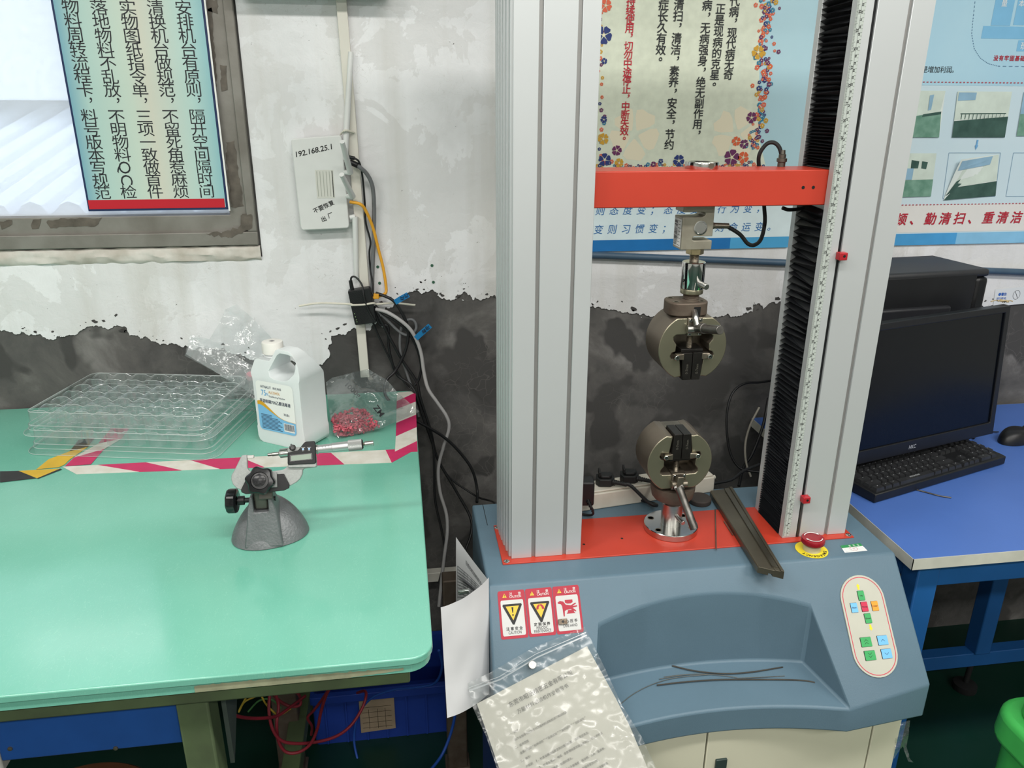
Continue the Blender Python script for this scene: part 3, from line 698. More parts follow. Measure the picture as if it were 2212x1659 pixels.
# --- emergency stop
ES = (.6995, 1.0985); bm = nb(); lathe(bm, [(.0278, 0), (.0278, .0008), (.0160, .0008)], (*ES, .7902), seg=48); lab = obj('emergency_label', bm, mk('yellow label', 'e9d32c', .45, var=.02), mach)
bm = nb(); fr = lambda a, b_: Vector((ES[0]+a, ES[1]+b_, .7913))
for i, ch in enumerate('EMERGENCY'):
    th = R(-28-i*15.5); put(bm, fr, ch, .0225*math.cos(th), .0225*math.sin(th), .0052, rot=th-math.pi/2, bold=.03)
obj('lettering', bm, M_black_p, lab, flat=True)
bm = nb(); lathe(bm, [(.0150, 0), (.0150, .010), (.0135, .011), (.0135, .015)], (*ES, .791), seg=36); eb = obj('emergency_button', bm, mk('clear grey collar', 'b9b49c', .25, var=.05), mach)
bm = nb(); lathe(bm, [(.0195, .0), (.0203, .0015), (.0203, .007), (.0192, .0092), (.0100, .0102), (.0001, .0104)], (*ES, .8055), seg=44); mh = obj('mushroom_head', bm, mk('dark red plastic', '8e1422', .22, var=.03), eb)
bm = nb()
for a0, a1 in ((40, 150), (205, 330)):
    n = 14; q = [R(a0+(a1-a0)*k/n) for k in range(n+1)]; z = .8165
    for k in range(n):
        face(bm, [(ES[0]+.0142*math.cos(q[k]), ES[1]+.0142*math.sin(q[k]), z), (ES[0]+.0142*math.cos(q[k+1]), ES[1]+.0142*math.sin(q[k+1]), z), (ES[0]+.0157*math.cos(q[k+1]), ES[1]+.0157*math.sin(q[k+1]), z), (ES[0]+.0157*math.cos(q[k]), ES[1]+.0157*math.sin(q[k]), z)])
    t = q[0]; face(bm, [(ES[0]+.0125*math.cos(t), ES[1]+.0125*math.sin(t), z), (ES[0]+.0175*math.cos(t), ES[1]+.0175*math.sin(t), z), (ES[0]+.015*math.cos(t-.28), ES[1]+.015*math.sin(t-.28), z)])
obj('turn_arrows', bm, M_white_p, mh, flat=True)
# --- green/white inspection sticker on top
q = [onZ(*p, .7903) for p in ((1815, 1179), (1858, 1173.5), (1874, 1189.5), (1825, 1194))]
bm = nb(); bm.faces.new([bm.verts.new(v) for v in q]); stk = obj('inspection_sticker', bm, M_white_p, mach, flat=True)
L2 = lambda u, v, z=.7905: (lambda p: Vector((p.x, p.y, z)))((q[0]*(1-u)+q[1]*u)*(1-v)+(q[3]*(1-u)+q[2]*u)*v)
bm = nb(); face(bm, [L2(0, 0), L2(1, 0), L2(1, .36), L2(0, .36)], 0)
cxs = L2(.5, .6, .7906)
for k in range(40):
    a, b_ = R(k*9), R(k*9+9); face(bm, [cxs+Vector((math.cos(t)*r_, math.sin(t)*r_*.8, 0)) for t, r_ in ((a, .0066), (b_, .0066), (b_, .0072), (a, .0072))], 1)
for k in range(5): face(bm, [cxs+Vector((math.cos(R(90+k*144+d))*r_, math.sin(R(90+k*144+d))*r_, 0)) for d, r_ in ((0, .0026), (36, .0010), (-36, .0010))][:3], 1)
frs = lambda a, b_: L2(a, 1-b_, .7907)
for i, ch in enumerate('检验证'): put(bm, lambda a, b_: L2(.42+i*.2+a/.05, .2-b_/.018, .7907), ch, 0, 0, .005, mi=2)
for r_ in (.46, .6, .74, .88): face(bm, [L2(.05, r_, .79055), L2(.95, r_, .79055), L2(.95, r_+.02, .79055), L2(.05, r_+.02, .79055)], 3)
obj('sticker_print', bm, [mk('sticker green', '2f8a4f', .5, var=0), mk('stamp red', 'c96a72', .6, var=0), M_white_p, mk('sticker grey', 'a8b3ac', .6, var=0)], stk, flat=True)
# --- keypad on the sloping front
def stad(cx, t0, t1, r_, n=18):
    return [(cx+r_*math.cos(R(a)), t0-r_+r_*math.sin(R(a))) for a in [180*k/n for k in range(n+1)]] + [(cx+r_*math.cos(R(a)), t1+r_+r_*math.sin(R(a))) for a in [180+180*k/n for k in range(n+1)]]
pt, pb = sp(1848, 1243), sp(1905, 1463); kcx = .7605; t0, t1 = pt[1], pb[1]
bm = nb(); fr0, fr1 = sfr(.0002), sfr(.0022)
o_ = stad(kcx, t0, t1, .0398); a = [bm.verts.new(fr0(*p)) for p in o_]; b_ = [bm.verts.new(fr1(*p)) for p in o_]
for i in range(len(a)): bm.faces.new((a[i], a[(i+1) % len(a)], b_[(i+1) % len(a)], b_[i]))
bm.faces.new(b_)
kp = obj('keypad', bm, mk('pale grey keypad', 'b7b7aa', .45, var=.02), mach)
bm = nb(); fr = sfr(.0025); oo, ii = stad(kcx, t0-.003, t1+.003, .0368), stad(kcx, t0-.0042, t1+.0042, .0356)
for i in range(len(oo)):
    j = (i+1) % len(oo); poly(bm, fr, [oo[i], oo[j], ii[j], ii[i]])
obj('keypad_border', bm, mk('crimson line', 'c8384f', .5, var=0), kp, flat=True)
KP = lambda zx, zy: sp(1660+zx/4.365, 1120+zy/4.365)
cols = dict(g='36a05a', b='6fb6e6', r='c4264a', o='f39a2c')
def key(zx, zy, w_, h_, c, txt=None, ch=None):
    x, t = KP(zx, zy); f0, f1 = sfr(.0022), sfr(.0036)
    bm = nb(); rr = rrect(x-w_/2, x+w_/2, t-h_/2, t+h_/2, .0008, 2); a = [bm.verts.new(f0(*p)) for p in rr]; b2 = [bm.verts.new(f1(*(x+(p[0]-x)*.95, t+(p[1]-t)*.95))) for p in rr]
    for i in range(len(a)): bm.faces.new((a[i], a[(i+1) % len(a)], b2[(i+1) % len(a)], b2[i])).material_index = 1
    bm.faces.new(b2)
    k = obj('key', bm, [mk('key '+c, cols[c], .4, var=0), M_black_p], kp, flat=True)
    bm = nb(); f2 = sfr(.0039)
    if txt: put(bm, f2, txt, x, t, .0024, bold=.01, fit=min(.0095, .0024*len(txt)))
    if ch:
        for dy in ([.0026, -.0018] if abs(ch) == 2 else [0]):
            s = 1 if ch > 0 else -1; wd = .0036
            for q_ in (-1, 1): poly(bm, f2, [(x, t+dy+s*.0016), (x+q_*wd, t+dy-s*.0014), (x+q_*wd, t+dy-s*.0020), (x, t+dy+s*.0009)])
    obj('key_mark', bm, M_black_p, k, flat=True)
kw, kh = .0122, .0165
key(865, 728, kw, kh, 'g', 'Up'); key(800, 842, kw, kh, 'b', 'Run'); key(897, 833, kw, kh, 'r', 'Stop'); key(995, 825, kw, kh, 'o', 'Clear'); key(930, 942, kw, kh, 'g', 'Down')
key(912, 1165, .0198, .0158, 'g', ch=2); key(1067, 1148, .0188, .0158, 'b', ch=1); key(950, 1292, .0198, .0158, 'g', ch=-2); key(1105, 1275, .0188, .0158, 'b', ch=-1)
fr = sfr(.0025)
for (zx, zy), s in (((838, 645), 1), ((957, 1028), -1)):
    bm = nb(); x, t = KP(zx, zy); poly(bm, fr, [(x+a*s, t+b_*s) for a, b_ in ((0, .0052), (.0036, .0008), (.0018, .0008), (.0018, -.0048), (-.0018, -.0048), (-.0018, .0008), (-.0036, .0008))])
    obj('direction_arrow', bm, mk('yellow arrow', 'f2d32f', .5, var=0), kp, flat=True)
# --- three caution stickers on the slope (tilted a few degrees)
M_sred = mk('caution red', 'ab2238', .5, var=0); M_syel = mk('caution yellow', 'e6b93a', .5, var=0); M_swh = mk('caution white', 'c6c7c5', .5, var=.01)
c0, c1_, c3 = sp(1073.5, 1278), sp(1250, 1263), sp(1084, 1382)
U = Vector((c1_[0]-c0[0], c1_[1]-c0[1])); Wd = U.length; U = U/Wd; Dn = Vector((c3[0]-c0[0], c3[1]-c0[1])); Ht = Dn.length; Dn = Vector((U.y, -U.x))
def cfr(off): 
    f = sfr(off); return lambda a, b_: f(c0[0]+U.x*a*Wd/3+Dn.x*(b_)*Ht, c0[1]+U.y*a*Wd/3+Dn.y*b_*Ht)     # a: 0..3, b: 0 (top) .. 1
asp = Wd/3/Ht
for k in range(3):
    bm = nb(); f0 = cfr(.0006); A = lambda a, b_: f0(a, b_)
    rr = [(k+.01+x*.98, y) for x, y in [(p[0], p[1]) for p in rrect(0, 1, 0, 1, .06, 4)]]
    poly(bm, A, rr); s_ = obj('caution_sticker', bm, M_sred, mach, flat=True)
    bm = nb(); f1 = cfr(.0009)
    poly(bm, f1, [(k+.09+x*.82, y) for x, y in rrect(0, 1, .20, .94, .05, 4)]); obj('sticker_panel', bm, M_swh, s_, flat=True)
    bm = nb(); f2, f3 = cfr(.0012), cfr(.0015)
    W2 = lambda f: (lambda a, b_: f(k+a, 1-b_))   # y up in units of sticker height; x in sticker widths
    g_ = W2(f2); g3 = W2(f3)
    poly(bm, g_, [(.17, .855), (.33, .855), (.25, .945)], 1)
    rect(bm, g3, .243, .257, .885, .925, 2); rect(bm, g3, .243, .257, .866, .876, 2)
    sc = lambda f: (lambda a, b_: f(k+a, 1-b_*1))
    T = lambda f, ox, oy: (lambda a, b_: f(k+ox+a/(Wd/3), 1-(oy+b_/Ht)))
    put(bm, T(f2, .48, .925), '注', 0, 0, .0052, mi=3); put(bm, T(f2, .80, .925), '意', 0, 0, .0052, mi=3); put(bm, T(f2, .64, .865), 'CAUTION', 0, 0, .0036, mi=3, fit=.019)
    if k < 2:
        tri = [(.17, .70), (.83, .70), (.5, .30)]; poly(bm, g_, [(.15, .685), (.17, .715), (.83, .715), (.85, .685), (.53, .285), (.47, .285)], 2)
        poly(bm, g3, [(.26, .67), (.74, .67), (.5, .375)], 1); f4 = cfr(.0018); g4 = W2(f4)
        if k == 0:
            poly(bm, g4, [(.465, .645), (.535, .645), (.515, .53), (.485, .53)], 2); poly(bm, g4, [(.5+.028*math.cos(R(a)), .485+.02*math.sin(R(a))) for a in range(0, 360, 30)], 2)
            for i, ch in enumerate('注意安全'): put(bm, T(f2, .28+i*.155, .205), ch, 0, 0, .0056, bold=.015, mi=2)
            put(bm, T(f2, .52, .125), 'CAUTION', 0, 0, .0046, mi=2, fit=.021)
        else:
            for s in (-1, 1):
                poly(bm, g4, [(.5+s*x, y) for x, y in ((.01, .66), (.06, .655), (.12, .62), (.15, .56), (.12, .55), (.105, .565), (.10, .545), (.075, .565), (.06, .555), (.055, .60), (.01, .625))], 0)
            for i, ch in enumerate('定期保养'): put(bm, T(f2, .28+i*.155, .245), ch, 0, 0, .0056, bold=.015, mi=2)
            put(bm, T(f2, .51, .17), 'PERIODIC', 0, 0, .0044, mi=2, fit=.019); put(bm, T(f2, .51, .105), 'MAINTENANCE', 0, 0, .0044, mi=2, fit=.028)
    else:
        poly(bm, g_, [(.15, .66), (.24, .69), (.36, .67), (.44, .60), (.62, .58), (.80, .63), (.82, .61), (.68, .56), (.85, .57), (.85, .545), (.68, .525), (.80, .46), (.78, .44), (.60, .50), (.44, .49), (.38, .47), (.36, .36), (.32, .36), (.31, .50), (.30, .58), (.26, .62), (.16, .635)], 0)
        poly(bm, g_, [(.42, .70), (.70, .70), (.70, .645), (.62, .62), (.50, .62), (.42, .645)], 0); poly(bm, g_, [(.44, .41), (.76, .41), (.72, .44), (.68, .485), (.50, .485), (.48, .44)], 0)
        for i, ch in enumerate('小心压手'): put(bm, T(f2, .28+i*.155, .255), ch, 0, 0, .0056, bold=.015, mi=2)
        put(bm, T(f2, .52, .165), 'CARE HAND', 0, 0, .0046, mi=2, fit=.024)
    obj('sticker_print', bm, [M_sred, M_syel, M_black_p, M_white_p], s_, flat=True)
# ================================================================== GREEN WORKBENCH
def film(name, ctrl, mat, parent=None, step=7, amp=.004, freq=35, seed=0, pow_=2.5, extra=None, local=False, zmin=0):
    """crumpled thin film: outline given as (photo x, photo y, depth Y); inside is interpolated and wrinkled"""
    rr = random.Random(seed); C2 = [(Vector((x, y)), Y) for x, y, Y in ctrl] + [(Vector((x, y)), Y) for x, y, Y in (extra or [])]
    P = [Vector((x, y)) for x, y, _ in ctrl]; out = []
    for a, b_ in zip(P, P[1:]+P[:1]):
        n = max(1, int((b_-a).length/step))
        for k in range(n):
            j = Vector((rr.uniform(-.6, .6), rr.uniform(-.6, .6))) if k else Vector((0, 0)); out.append(a.lerp(b_, k/n)+j)
    n1 = len(out); ed = [(i, (i+1) % n1) for i in range(n1)]; pts = list(out)
    xs_ = [p.x for p in P]; ys_ = [p.y for p in P]; y = min(ys_)
    while y < max(ys_):
        x = min(xs_)
        while x < max(xs_):
            pts.append(Vector((x+rr.uniform(-.35, .35)*step, y+rr.uniform(-.35, .35)*step))); x += step
        y += step
    cv, ce, cf, *_ = delaunay_2d_cdt(pts, ed, [], 1, 1e-4)
    bm = nb(); V_ = []
    for v in cv:
        wsum = ysum = 0
        for q, Y in C2:
            w_ = 1/((v-q).length+.5)**pow_; wsum += w_; ysum += w_*Y
        Y = ysum/wsum; p = onY(v.x, v.y, Y)
        Y += amp*(noise.noise(p*freq+Vector((seed, 0, 0)))+.6*abs(noise.noise(p*freq*2.3+Vector((0, seed, 0))))*1.4-.2)
        q_ = onY(v.x, v.y, Y); q_.z = max(q_.z, zmin); V_.append(bm.verts.new(q_))
    for f_ in cf:
        try: bm.faces.new([V_[i] for i in f_])
        except ValueError: pass
    return obj(name, bm, mat, parent, angle=80)
def bench_mat():
    m = mk('green rubber bench mat', '66b297', .38, var=0, spec=.5); nt = m.node_tree; N = nt.nodes; L = nt.links; b = N['Principled BSDF']
    tc = N.new('ShaderNodeTexCoord')
    n1 = N.new('ShaderNodeTexNoise'); n1.inputs['Scale'].default_value = 3.5; n1.inputs['Detail'].default_value = 7; L.new(tc.outputs['Object'], n1.inputs['Vector'])
    cr = N.new('ShaderNodeValToRGB'); cr.color_ramp.elements[0].position = .3; cr.color_ramp.elements[0].color = lin('68ad98'); cr.color_ramp.elements[1].position = .7; cr.color_ramp.elements[1].color = lin('76baa6'); L.new(n1.outputs['Fac'], cr.inputs[0])
    # fine light scratches: thin level lines of warped noise
    mp = N.new('ShaderNodeMapping'); mp.inputs['Scale'].default_value = (5, 1.6, 1); mp.inputs['Rotation'].default_value = (0, 0, .6); L.new(tc.outputs['Object'], mp.inputs[0])
    n2 = N.new('ShaderNodeTexNoise'); n2.inputs['Scale'].default_value = 16; n2.inputs['Detail'].default_value = 3; n2.inputs['Distortion'].default_value = 3; L.new(mp.outputs[0], n2.inputs['Vector'])
    r2 = N.new('ShaderNodeValToRGB'); e = r2.color_ramp.elements; e[0].position = .488; e[0].color = (0, 0, 0, 1); e[1].position = .512; e[1].color = (0, 0, 0, 1); k = e.new(.5); k.color = (.24, .24, .24, 1); L.new(n2.outputs['Fac'], r2.inputs[0])
    mx = N.new('ShaderNodeMix'); mx.data_type = 'RGBA'; L.new(r2.outputs[0], mx.inputs[0]); L.new(cr.outputs[0], mx.inputs[6]); mx.inputs[7].default_value = lin('9ad8c2')
    L.new(mx.outputs[2], b.inputs['Base Color'])
    n3 = N.new('ShaderNodeTexNoise'); n3.inputs['Scale'].default_value = 120; n3.inputs['Detail'].default_value = 5; L.new(tc.outputs['Object'], n3.inputs['Vector'])
    bp = N.new('ShaderNodeBump'); bp.inputs['Strength'].default_value = .12; bp.inputs['Distance'].default_value = .0006; L.new(n3.outputs['Fac'], bp.inputs['Height']); L.new(bp.outputs[0], b.inputs['Normal'])
    b.inputs['Roughness'].default_value = .14; b.inputs['Specular IOR Level'].default_value = .9
    return m
M_mat = bench_mat(); M_olive = mk('worn olive green paint', '556845', .6, col2='46523a', vs=12, det=8, bump=.2, bs=60)
M_wood_edge = mk('bare grey board edge', '8f9277', .8, var=.1, vs=50)
TX = .019; TF = .811
bench = thing('green_workbench', 'workbench with a shiny green mat top against the wall under the window', 'workbench', (-.75, 1.3, 0))
bm = nb(); pts = [(-1.62, TF), (TX-.03, TF)] + [(TX-.03+.03*math.sin(R(a)), TF+.03-.03*math.cos(R(a))) for a in (15, 30, 45, 60, 75, 90)] + [(TX, 1.795), (-1.62, 1.795)]
prism(bm, pts, .8585, TAB); obj('mat_top', bm, M_mat, bench, bevel=.0022, seg=3)
bm = nb(); prism(bm, [(x if x < TX-.029 else x-.003, y+(.003 if y < 1 else 0)) for x, y in pts], .8465, .8585); obj('board', bm, M_mat, bench)
bm = nb(); box(bm, -1.6, -.012, .828, .862, .8165, .8465); obj('front_rail', bm, M_olive, bench, bevel=.003)
bm = nb(); box(bm, -.046, -.012, .862, 1.76, .8165, .8465); obj('side_rail', bm, M_olive, bench, bevel=.003)
for x, y in ((-.31, .838), (-1.58, .838)):
    bm = nb(); box(bm, x, x+.040, y, y+.042, 0, .8165); obj('leg', bm, M_olive, bench, bevel=.003)
for x, y in ((-.31, 1.70), (-1.58, 1.70)):
    bm = nb(); box(bm, x, x+.040, y, y+.042, 0, .8165); obj('leg', bm, M_olive, bench, bevel=.003)
bm = nb(); box(bm, -.31, -.27, .88, 1.70, .12, .16); obj('stretcher', bm, M_olive, bench, bevel=.002)
bm = nb(); prism(bm, [(.885, .8165), (1.02, .8165), (.885, .66)], -.268, -.262, 'x'); obj('gusset', bm, mk('grey gusset plate', '55605a', .5, .3), bench)
# drawer unit hung under the bench
bm = nb(); box(bm, -.536, -.3135, .852, 1.25, .735, .812); dr = obj('drawer', bm, mk('royal blue drawer paint', '1d4a8e', .42, var=.04), bench, bevel=.002)
for px_, py_ in ((22, 1617), (250, 1616)):
    p = onY(px_, py_, .852); bm = nb(); lathe(bm, [(.0032, 0), (.0028, .0014), (.0005, .002)], (p.x, .852, p.z), (0, -1, 0), seg=14); obj('drawer_screw', bm, M_dksteel, dr)
bm = nb(); box(bm, -.552, -.538, .855, 1.25, .715, .765); obj('drawer_runner', bm, mk('pale grey plastic', 'b5b3ae', .5), bench, bevel=.002)
# worn strip where the green skin has come off the front edge
bm = nb(); fr = wallfr(TF-.0009+.0006)
top, bot = [], []
for k in range(70):
    x = -.275+k*.0037; z = .8655-.0035*(k/70) if k < 30 else .8655-.003*(k/70); top.append((x, .8570+.0022*noise.noise(Vector((x*180, 0, 0)))-.003*max(0, (k-40)/30))); bot.append((x, .8468+.0010*abs(noise.noise(Vector((x*140, 3, 0))))+.004*max(0, (k-50)/20)))
poly(bm, wallfr(TF+.0024), top+bot[::-1]); obj('worn_edge', bm, M_wood_edge, bench, flat=True)
# ------------------------------------------------------------------ marking tapes on the bench
M_twh = mk('white marking tape', 'dcdad2', .5, col2='c9c5b8', vs=30, det=7); M_tmg = mk('magenta red tape print', 'c22a5f', .45, var=.04, vs=30); M_tye = mk('yellow tape print', 'd0a932', .5, var=.06, vs=20); M_tbk = mk('black tape print', '2b2b2c', .5, var=.1)
def tb(x, y, z=TAB+.0007): return onZ(x, y, z)
def striped(name, A, B, C_, D_, n, slant, mats, label, first=0, ts=None):
    """tape quad A-B (upper edge), D-C (lower edge) in photo points on the bench top, slanted stripes"""
    a, b_, c, d = [tb(*p) for p in (A, B, C_, D_)]; bm = nb()
    ts = ts or [i/n for i in range(n+1)]
    cl = lambda t: min(1, max(0, t))
    for i in range(len(ts)-1):
        t0, t1 = ts[i], ts[i+1]; u0, u1 = cl(t0+slant if 0 < t0 < 1 else t0), cl(t1+slant if 0 < t1 < 1 else t1)
        q = [a.lerp(b_, t0), a.lerp(b_, t1), d.lerp(c, u1), d.lerp(c, u0)]
        m_ = (i+first) % 2; top_ = [bm.verts.new(p) for p in q]; bm.faces.new(top_).material_index = m_
        bot_ = [bm.verts.new(p-Vector((0, 0, .0006))) for p in q]
        for k in range(4): bm.faces.new((top_[k], top_[(k+1) % 4], bot_[(k+1) % 4], bot_[k])).material_index = m_
    return tag(obj(name, bm, mats, flat=True), label, 'tape', 'marking tapes on the bench')
striped('marking_tape', (135, 1008), (902, 968), (846, 999), (165, 1024), 8, -.0 + .10, [M_twh, M_tmg], 'long red and white striped tape running across the green bench behind the micrometer', 0,
        [0, .093, .225, .345, .488, .622, .745, .905, 1])
bm = nb()                                                     # the same strip with its true diagonal stripes
Lx = lambda t: tb(858+(853-858)*t, 848+(977-848)*t); Rx = lambda t: tb(896+(902-896)*t, 845+(975-845)*t)
bands = [(-.05, -.05, .17, .01, 0), (.17, .01, .46, .20, 1), (.46, .20, .50, .34, 0)]
ys = [(848, 845), (870, 848), (905, 872), (914, 896), (943, 918), (977, 948), (977, 975)]
seq = [((858, 848), (897, 845)), ((857, 877), (898, 852)), ((856, 905), (899, 873)), ((855, 913), (900, 897)), ((854, 944), (900, 921)), ((853, 976), (901, 952)), ((853, 977), (902, 974))]
seq = [((858, 848), (897, 845)), ((857, 867), (898, 848)), ((856.5, 884), (898, 868)), ((856, 914), (899, 896)), ((855, 943), (900, 923)), ((853, 976), (901, 953)), ((853, 977), (902, 975))]
for i in range(len(seq)-1):
    q = [tb(*seq[i][0]), tb(*seq[i][1]), tb(*seq[i+1][1]), tb(*seq[i+1][0])]
    v_ = [bm.verts.new(p+Vector((0, 0, .0005))) for p in q]; bm.faces.new(v_).material_index = i % 2
    w_ = [bm.verts.new(p-Vector((0, 0, .0006))) for p in q]
    for k in range(4): bm.faces.new((v_[k], v_[(k+1) % 4], w_[(k+1) % 4], w_[k])).material_index = i % 2
tag(obj('marking_tape', bm, [M_twh, M_tmg], flat=True), 'red and white striped tape along the right edge of the green bench', 'tape', 'marking tapes on the bench')
bm = nb()
for q, mi in ([(222, 970), (265, 960), (262, 972), (199, 992)], 0), ([(199, 992), (262, 972), (250, 985), (163, 1009)], 0):
    pass
Q = [((170, 997), (222, 950), (262, 950), (206, 1006)), ]
seqs = [[(262, 948), (222, 955), (200, 968), (232, 973)], [(200, 968), (232, 973), (222, 972), (214, 975)]]
def strip_poly(polys, name, mats, label):
    bm = nb()
    for pts, mi in polys:
        v_ = [bm.verts.new(tb(*p, TAB+.0010)) for p in pts]; bm.faces.new(v_).material_index = mi
        w_ = [bm.verts.new(tb(*p, TAB+.0001)) for p in pts]; n = len(pts)
        for k in range(n): bm.faces.new((v_[k], v_[(k+1) % n], w_[(k+1) % n], w_[k])).material_index = mi
    return tag(obj(name, bm, mats, flat=True), label, 'tape', 'marking tapes on the bench')
strip_poly([([(240, 925), (280, 925), (262, 948), (212, 958)], 1), ([(212, 958), (262, 948), (225, 970), (160, 988)], 0), ([(160, 988), (225, 970), (196, 1003), (140, 1007)], 1), ([(196, 1003), (200, 998), (190, 1008)], 0)][:3],
           'marking_tape', [M_twh, M_tmg], 'short red and white tape end running back under the clear trays')
strip_poly([([(170, 950), (205, 945), (190, 965), (150, 975)], 1), ([(150, 975), (190, 965), (150, 993), (105, 992)], 0), ([(190, 965), (175, 972), (200, 970)], 1), ([(105, 992), (150, 993), (132, 1008), (78, 1013)], 0), ([(132, 1008), (136, 1004), (128, 1011)], 1)][:2] +
           [([(150, 993), (105, 992), (78, 1014), (128, 1009), (140, 1003)], 0)], 'marking_tape', [M_tye, M_tbk], 'yellow and black tape end running back under the clear trays')
strip_poly([([(0, 1018), (40, 1017), (78, 1033), (0, 1042)], 1), ([(40, 1017), (130, 1012), (80, 1033)], 0), ([(130, 1012), (134, 1014), (82, 1034), (80, 1033)], 1)], 'marking_tape', [M_tye, M_tbk], 'yellow and black tape at the left edge of the bench')
# ------------------------------------------------------------------ clear blister trays
M_tray = clear('clear blister plastic', 'fdfefe', haze=.065, gloss=.025, edge=.36, rough=.06, bump=.1, bs=60)
def tray_mesh(Wt, Dt, nx, ny, H_):
    bm = nb(); px_, py_ = Wt/nx, Dt/ny; rw = min(px_, py_)*.46; K = 16
    for i in range(nx):
        for j in range(ny):
            cx, cy = -Wt/2+px_*(i+.5), -Dt/2+py_*(j+.5); sq, ci, bo = [], [], []
            for k in range(K):
                t = 2*math.pi*(k+.5)/K; c, s = math.cos(t), math.sin(t); m_ = max(abs(c), abs(s))
                qx, qy = c/m_, s/m_
                dz = -.0095*(abs(qx) > .98)*(1-abs(qy)**1.5) + .002*(abs(qy) > .98)*(1-abs(qx))
                sq.append(bm.verts.new((cx+qx*px_/2, cy+qy*py_/2, H_+dz)))
                ci.append(bm.verts.new((cx+c*rw*1.06, cy+s*rw, H_-.0015+dz*.9))); bo.append(bm.verts.new((cx+c*rw*.96, cy+s*rw*.9, H_-.033)))
            for k in range(K):
                l_ = (k+1) % K
                bm.faces.new((sq[k], sq[l_], ci[l_], ci[k])); bm.faces.new((ci[k], ci[l_], bo[l_], bo[k]))
            bm.faces.new(bo)
    bmesh.ops.remove_doubles(bm, verts=bm.verts, dist=1e-5)
    # outer skirt with rolled rim and base flange
    rings = []
    for off, z in ((0, H_), (.004, H_+.001), (.007, H_-.002), (.009, .020), (.012, .018), (.013, .003), (.022, .002), (.0225, .0005)):
        rings.append([bm.verts.new((x, y, z)) for x, y in rrect(-Wt/2-off, Wt/2+off, -Dt/2-off, Dt/2+off, .012+off, 6)])
    for a, b_ in zip(rings, rings[1:]):
        n = len(a)
        for k in range(n): bm.faces.new((a[k], a[(k+1) % n], b_[(k+1) % n], b_[k]))
    for j in range(ny+1):                                       # milky beads added as highlight lines along row ridges and rims
        y = -Dt/2+py_*j; sg = 0 if j in (0, ny) else 1
        tube(bm, [(-Wt/2+px_*i/4, y+(.0030*math.cos(i*math.pi/2)*(1 if j % 2 else -1)*sg), H_+.0014-.0055*(i % 4 == 0)) for i in range(4*nx+1)], .0005, seg=5, n=2, mi=1)
    for off, z in ((.006, H_+.0004), (.0100, .019), (.0225, .0012), (.0125, .010)):
        P_ = rrect(-Wt/2-off, Wt/2+off, -Dt/2-off, Dt/2+off, .012+off, 6); tube(bm, [(x, y, z) for x, y in P_+P_[:1]], .00055, seg=5, smooth=False, mi=1)
    return bm
ta = R(-12.2); c = Vector((-.545, 1.613))
bm = tray_mesh(.352, .222, 8, 6, .046)
tr1 = obj('blister_tray', bm, [M_tray, clear('tray edge highlight', 'ffffff', haze=.55, gloss=.1, edge=.5, rough=.1, hazecol='f4f8f8')], local=True, angle=50); tr1.location = (c.x, c.y, TAB+.0012); tr1.rotation_euler = (0, 0, ta)  # second film is whitened so the edge lines look like caught light
tag(tr1, 'clear plastic blister tray with round wells, the lower of the two stacked', 'tray', 'stacked clear trays')
tr2 = dup(tr1); tr2.location = (c.x-.004, c.y+.004, TAB+.041); tr2.rotation_euler = (R(.6), R(-.5), ta-R(.7))
tag(tr2, 'clear plastic blister tray with round wells, the upper of the two stacked', 'tray', 'stacked clear trays')
bm = nb(); p = tb(5, 880); lathe(bm, [(.018, 0), (.022, .014), (.0215, .015)], (p.x-.012, 1.77, TAB), seg=20); tag(obj('plastic_cup', bm, M_tray), 'small clear plastic cup at the far left of the bench by the wall', 'cup')
# ------------------------------------------------------------------ big clear bag leaning on the wall behind the jug
M_bag = clear('milky bag film', 'f6f8f8', haze=.42, gloss=.05, edge=.35, rough=.14, bump=.7, bs=42, hazecol='eef0f1')
M_bag2 = clear('clear bag film', 'f8fafa', haze=.15, gloss=.04, edge=.30, rough=.10, bump=.8, bs=50)
pbag = thing('plastic_bag', 'large crumpled clear plastic bag leaning on the wall behind the white jug', 'bag', (-.38, 1.7, TAB))
film('bag_front', [(399, 768, 1.72), (410, 723, 1.735), (452, 733, 1.735), (470, 705, 1.74), (487, 668, 1.755), (512, 657, 1.76), (548, 690, 1.76), (585, 728, 1.755), (640, 800, 1.74), (640, 880, 1.68), (560, 866, 1.66), (545, 862, 1.66), (500, 828, 1.69), (470, 806, 1.70), (430, 785, 1.71)], M_bag2, pbag, step=6, amp=.012, freq=28, seed=2)
film('bag_lining', [(402, 765, 1.74), (412, 728, 1.75), (455, 735, 1.75), (480, 745, 1.75), (520, 775, 1.75), (565, 800, 1.74), (620, 840, 1.72), (620, 874, 1.70), (556, 858, 1.68), (500, 824, 1.71), (430, 782, 1.73)], M_bag, pbag, step=7, amp=.008, freq=24, seed=5)
bm = nb(); pr = onY(541, 812, 1.735); lathe(bm, [(.001, -.008), (.010, -.004), (.011, .004), (.001, .008)], pr, (0.3, -1, .2), seg=14); obj('bag_content', bm, mk('pink foam scrap', 'd59aa2', .7), pbag)
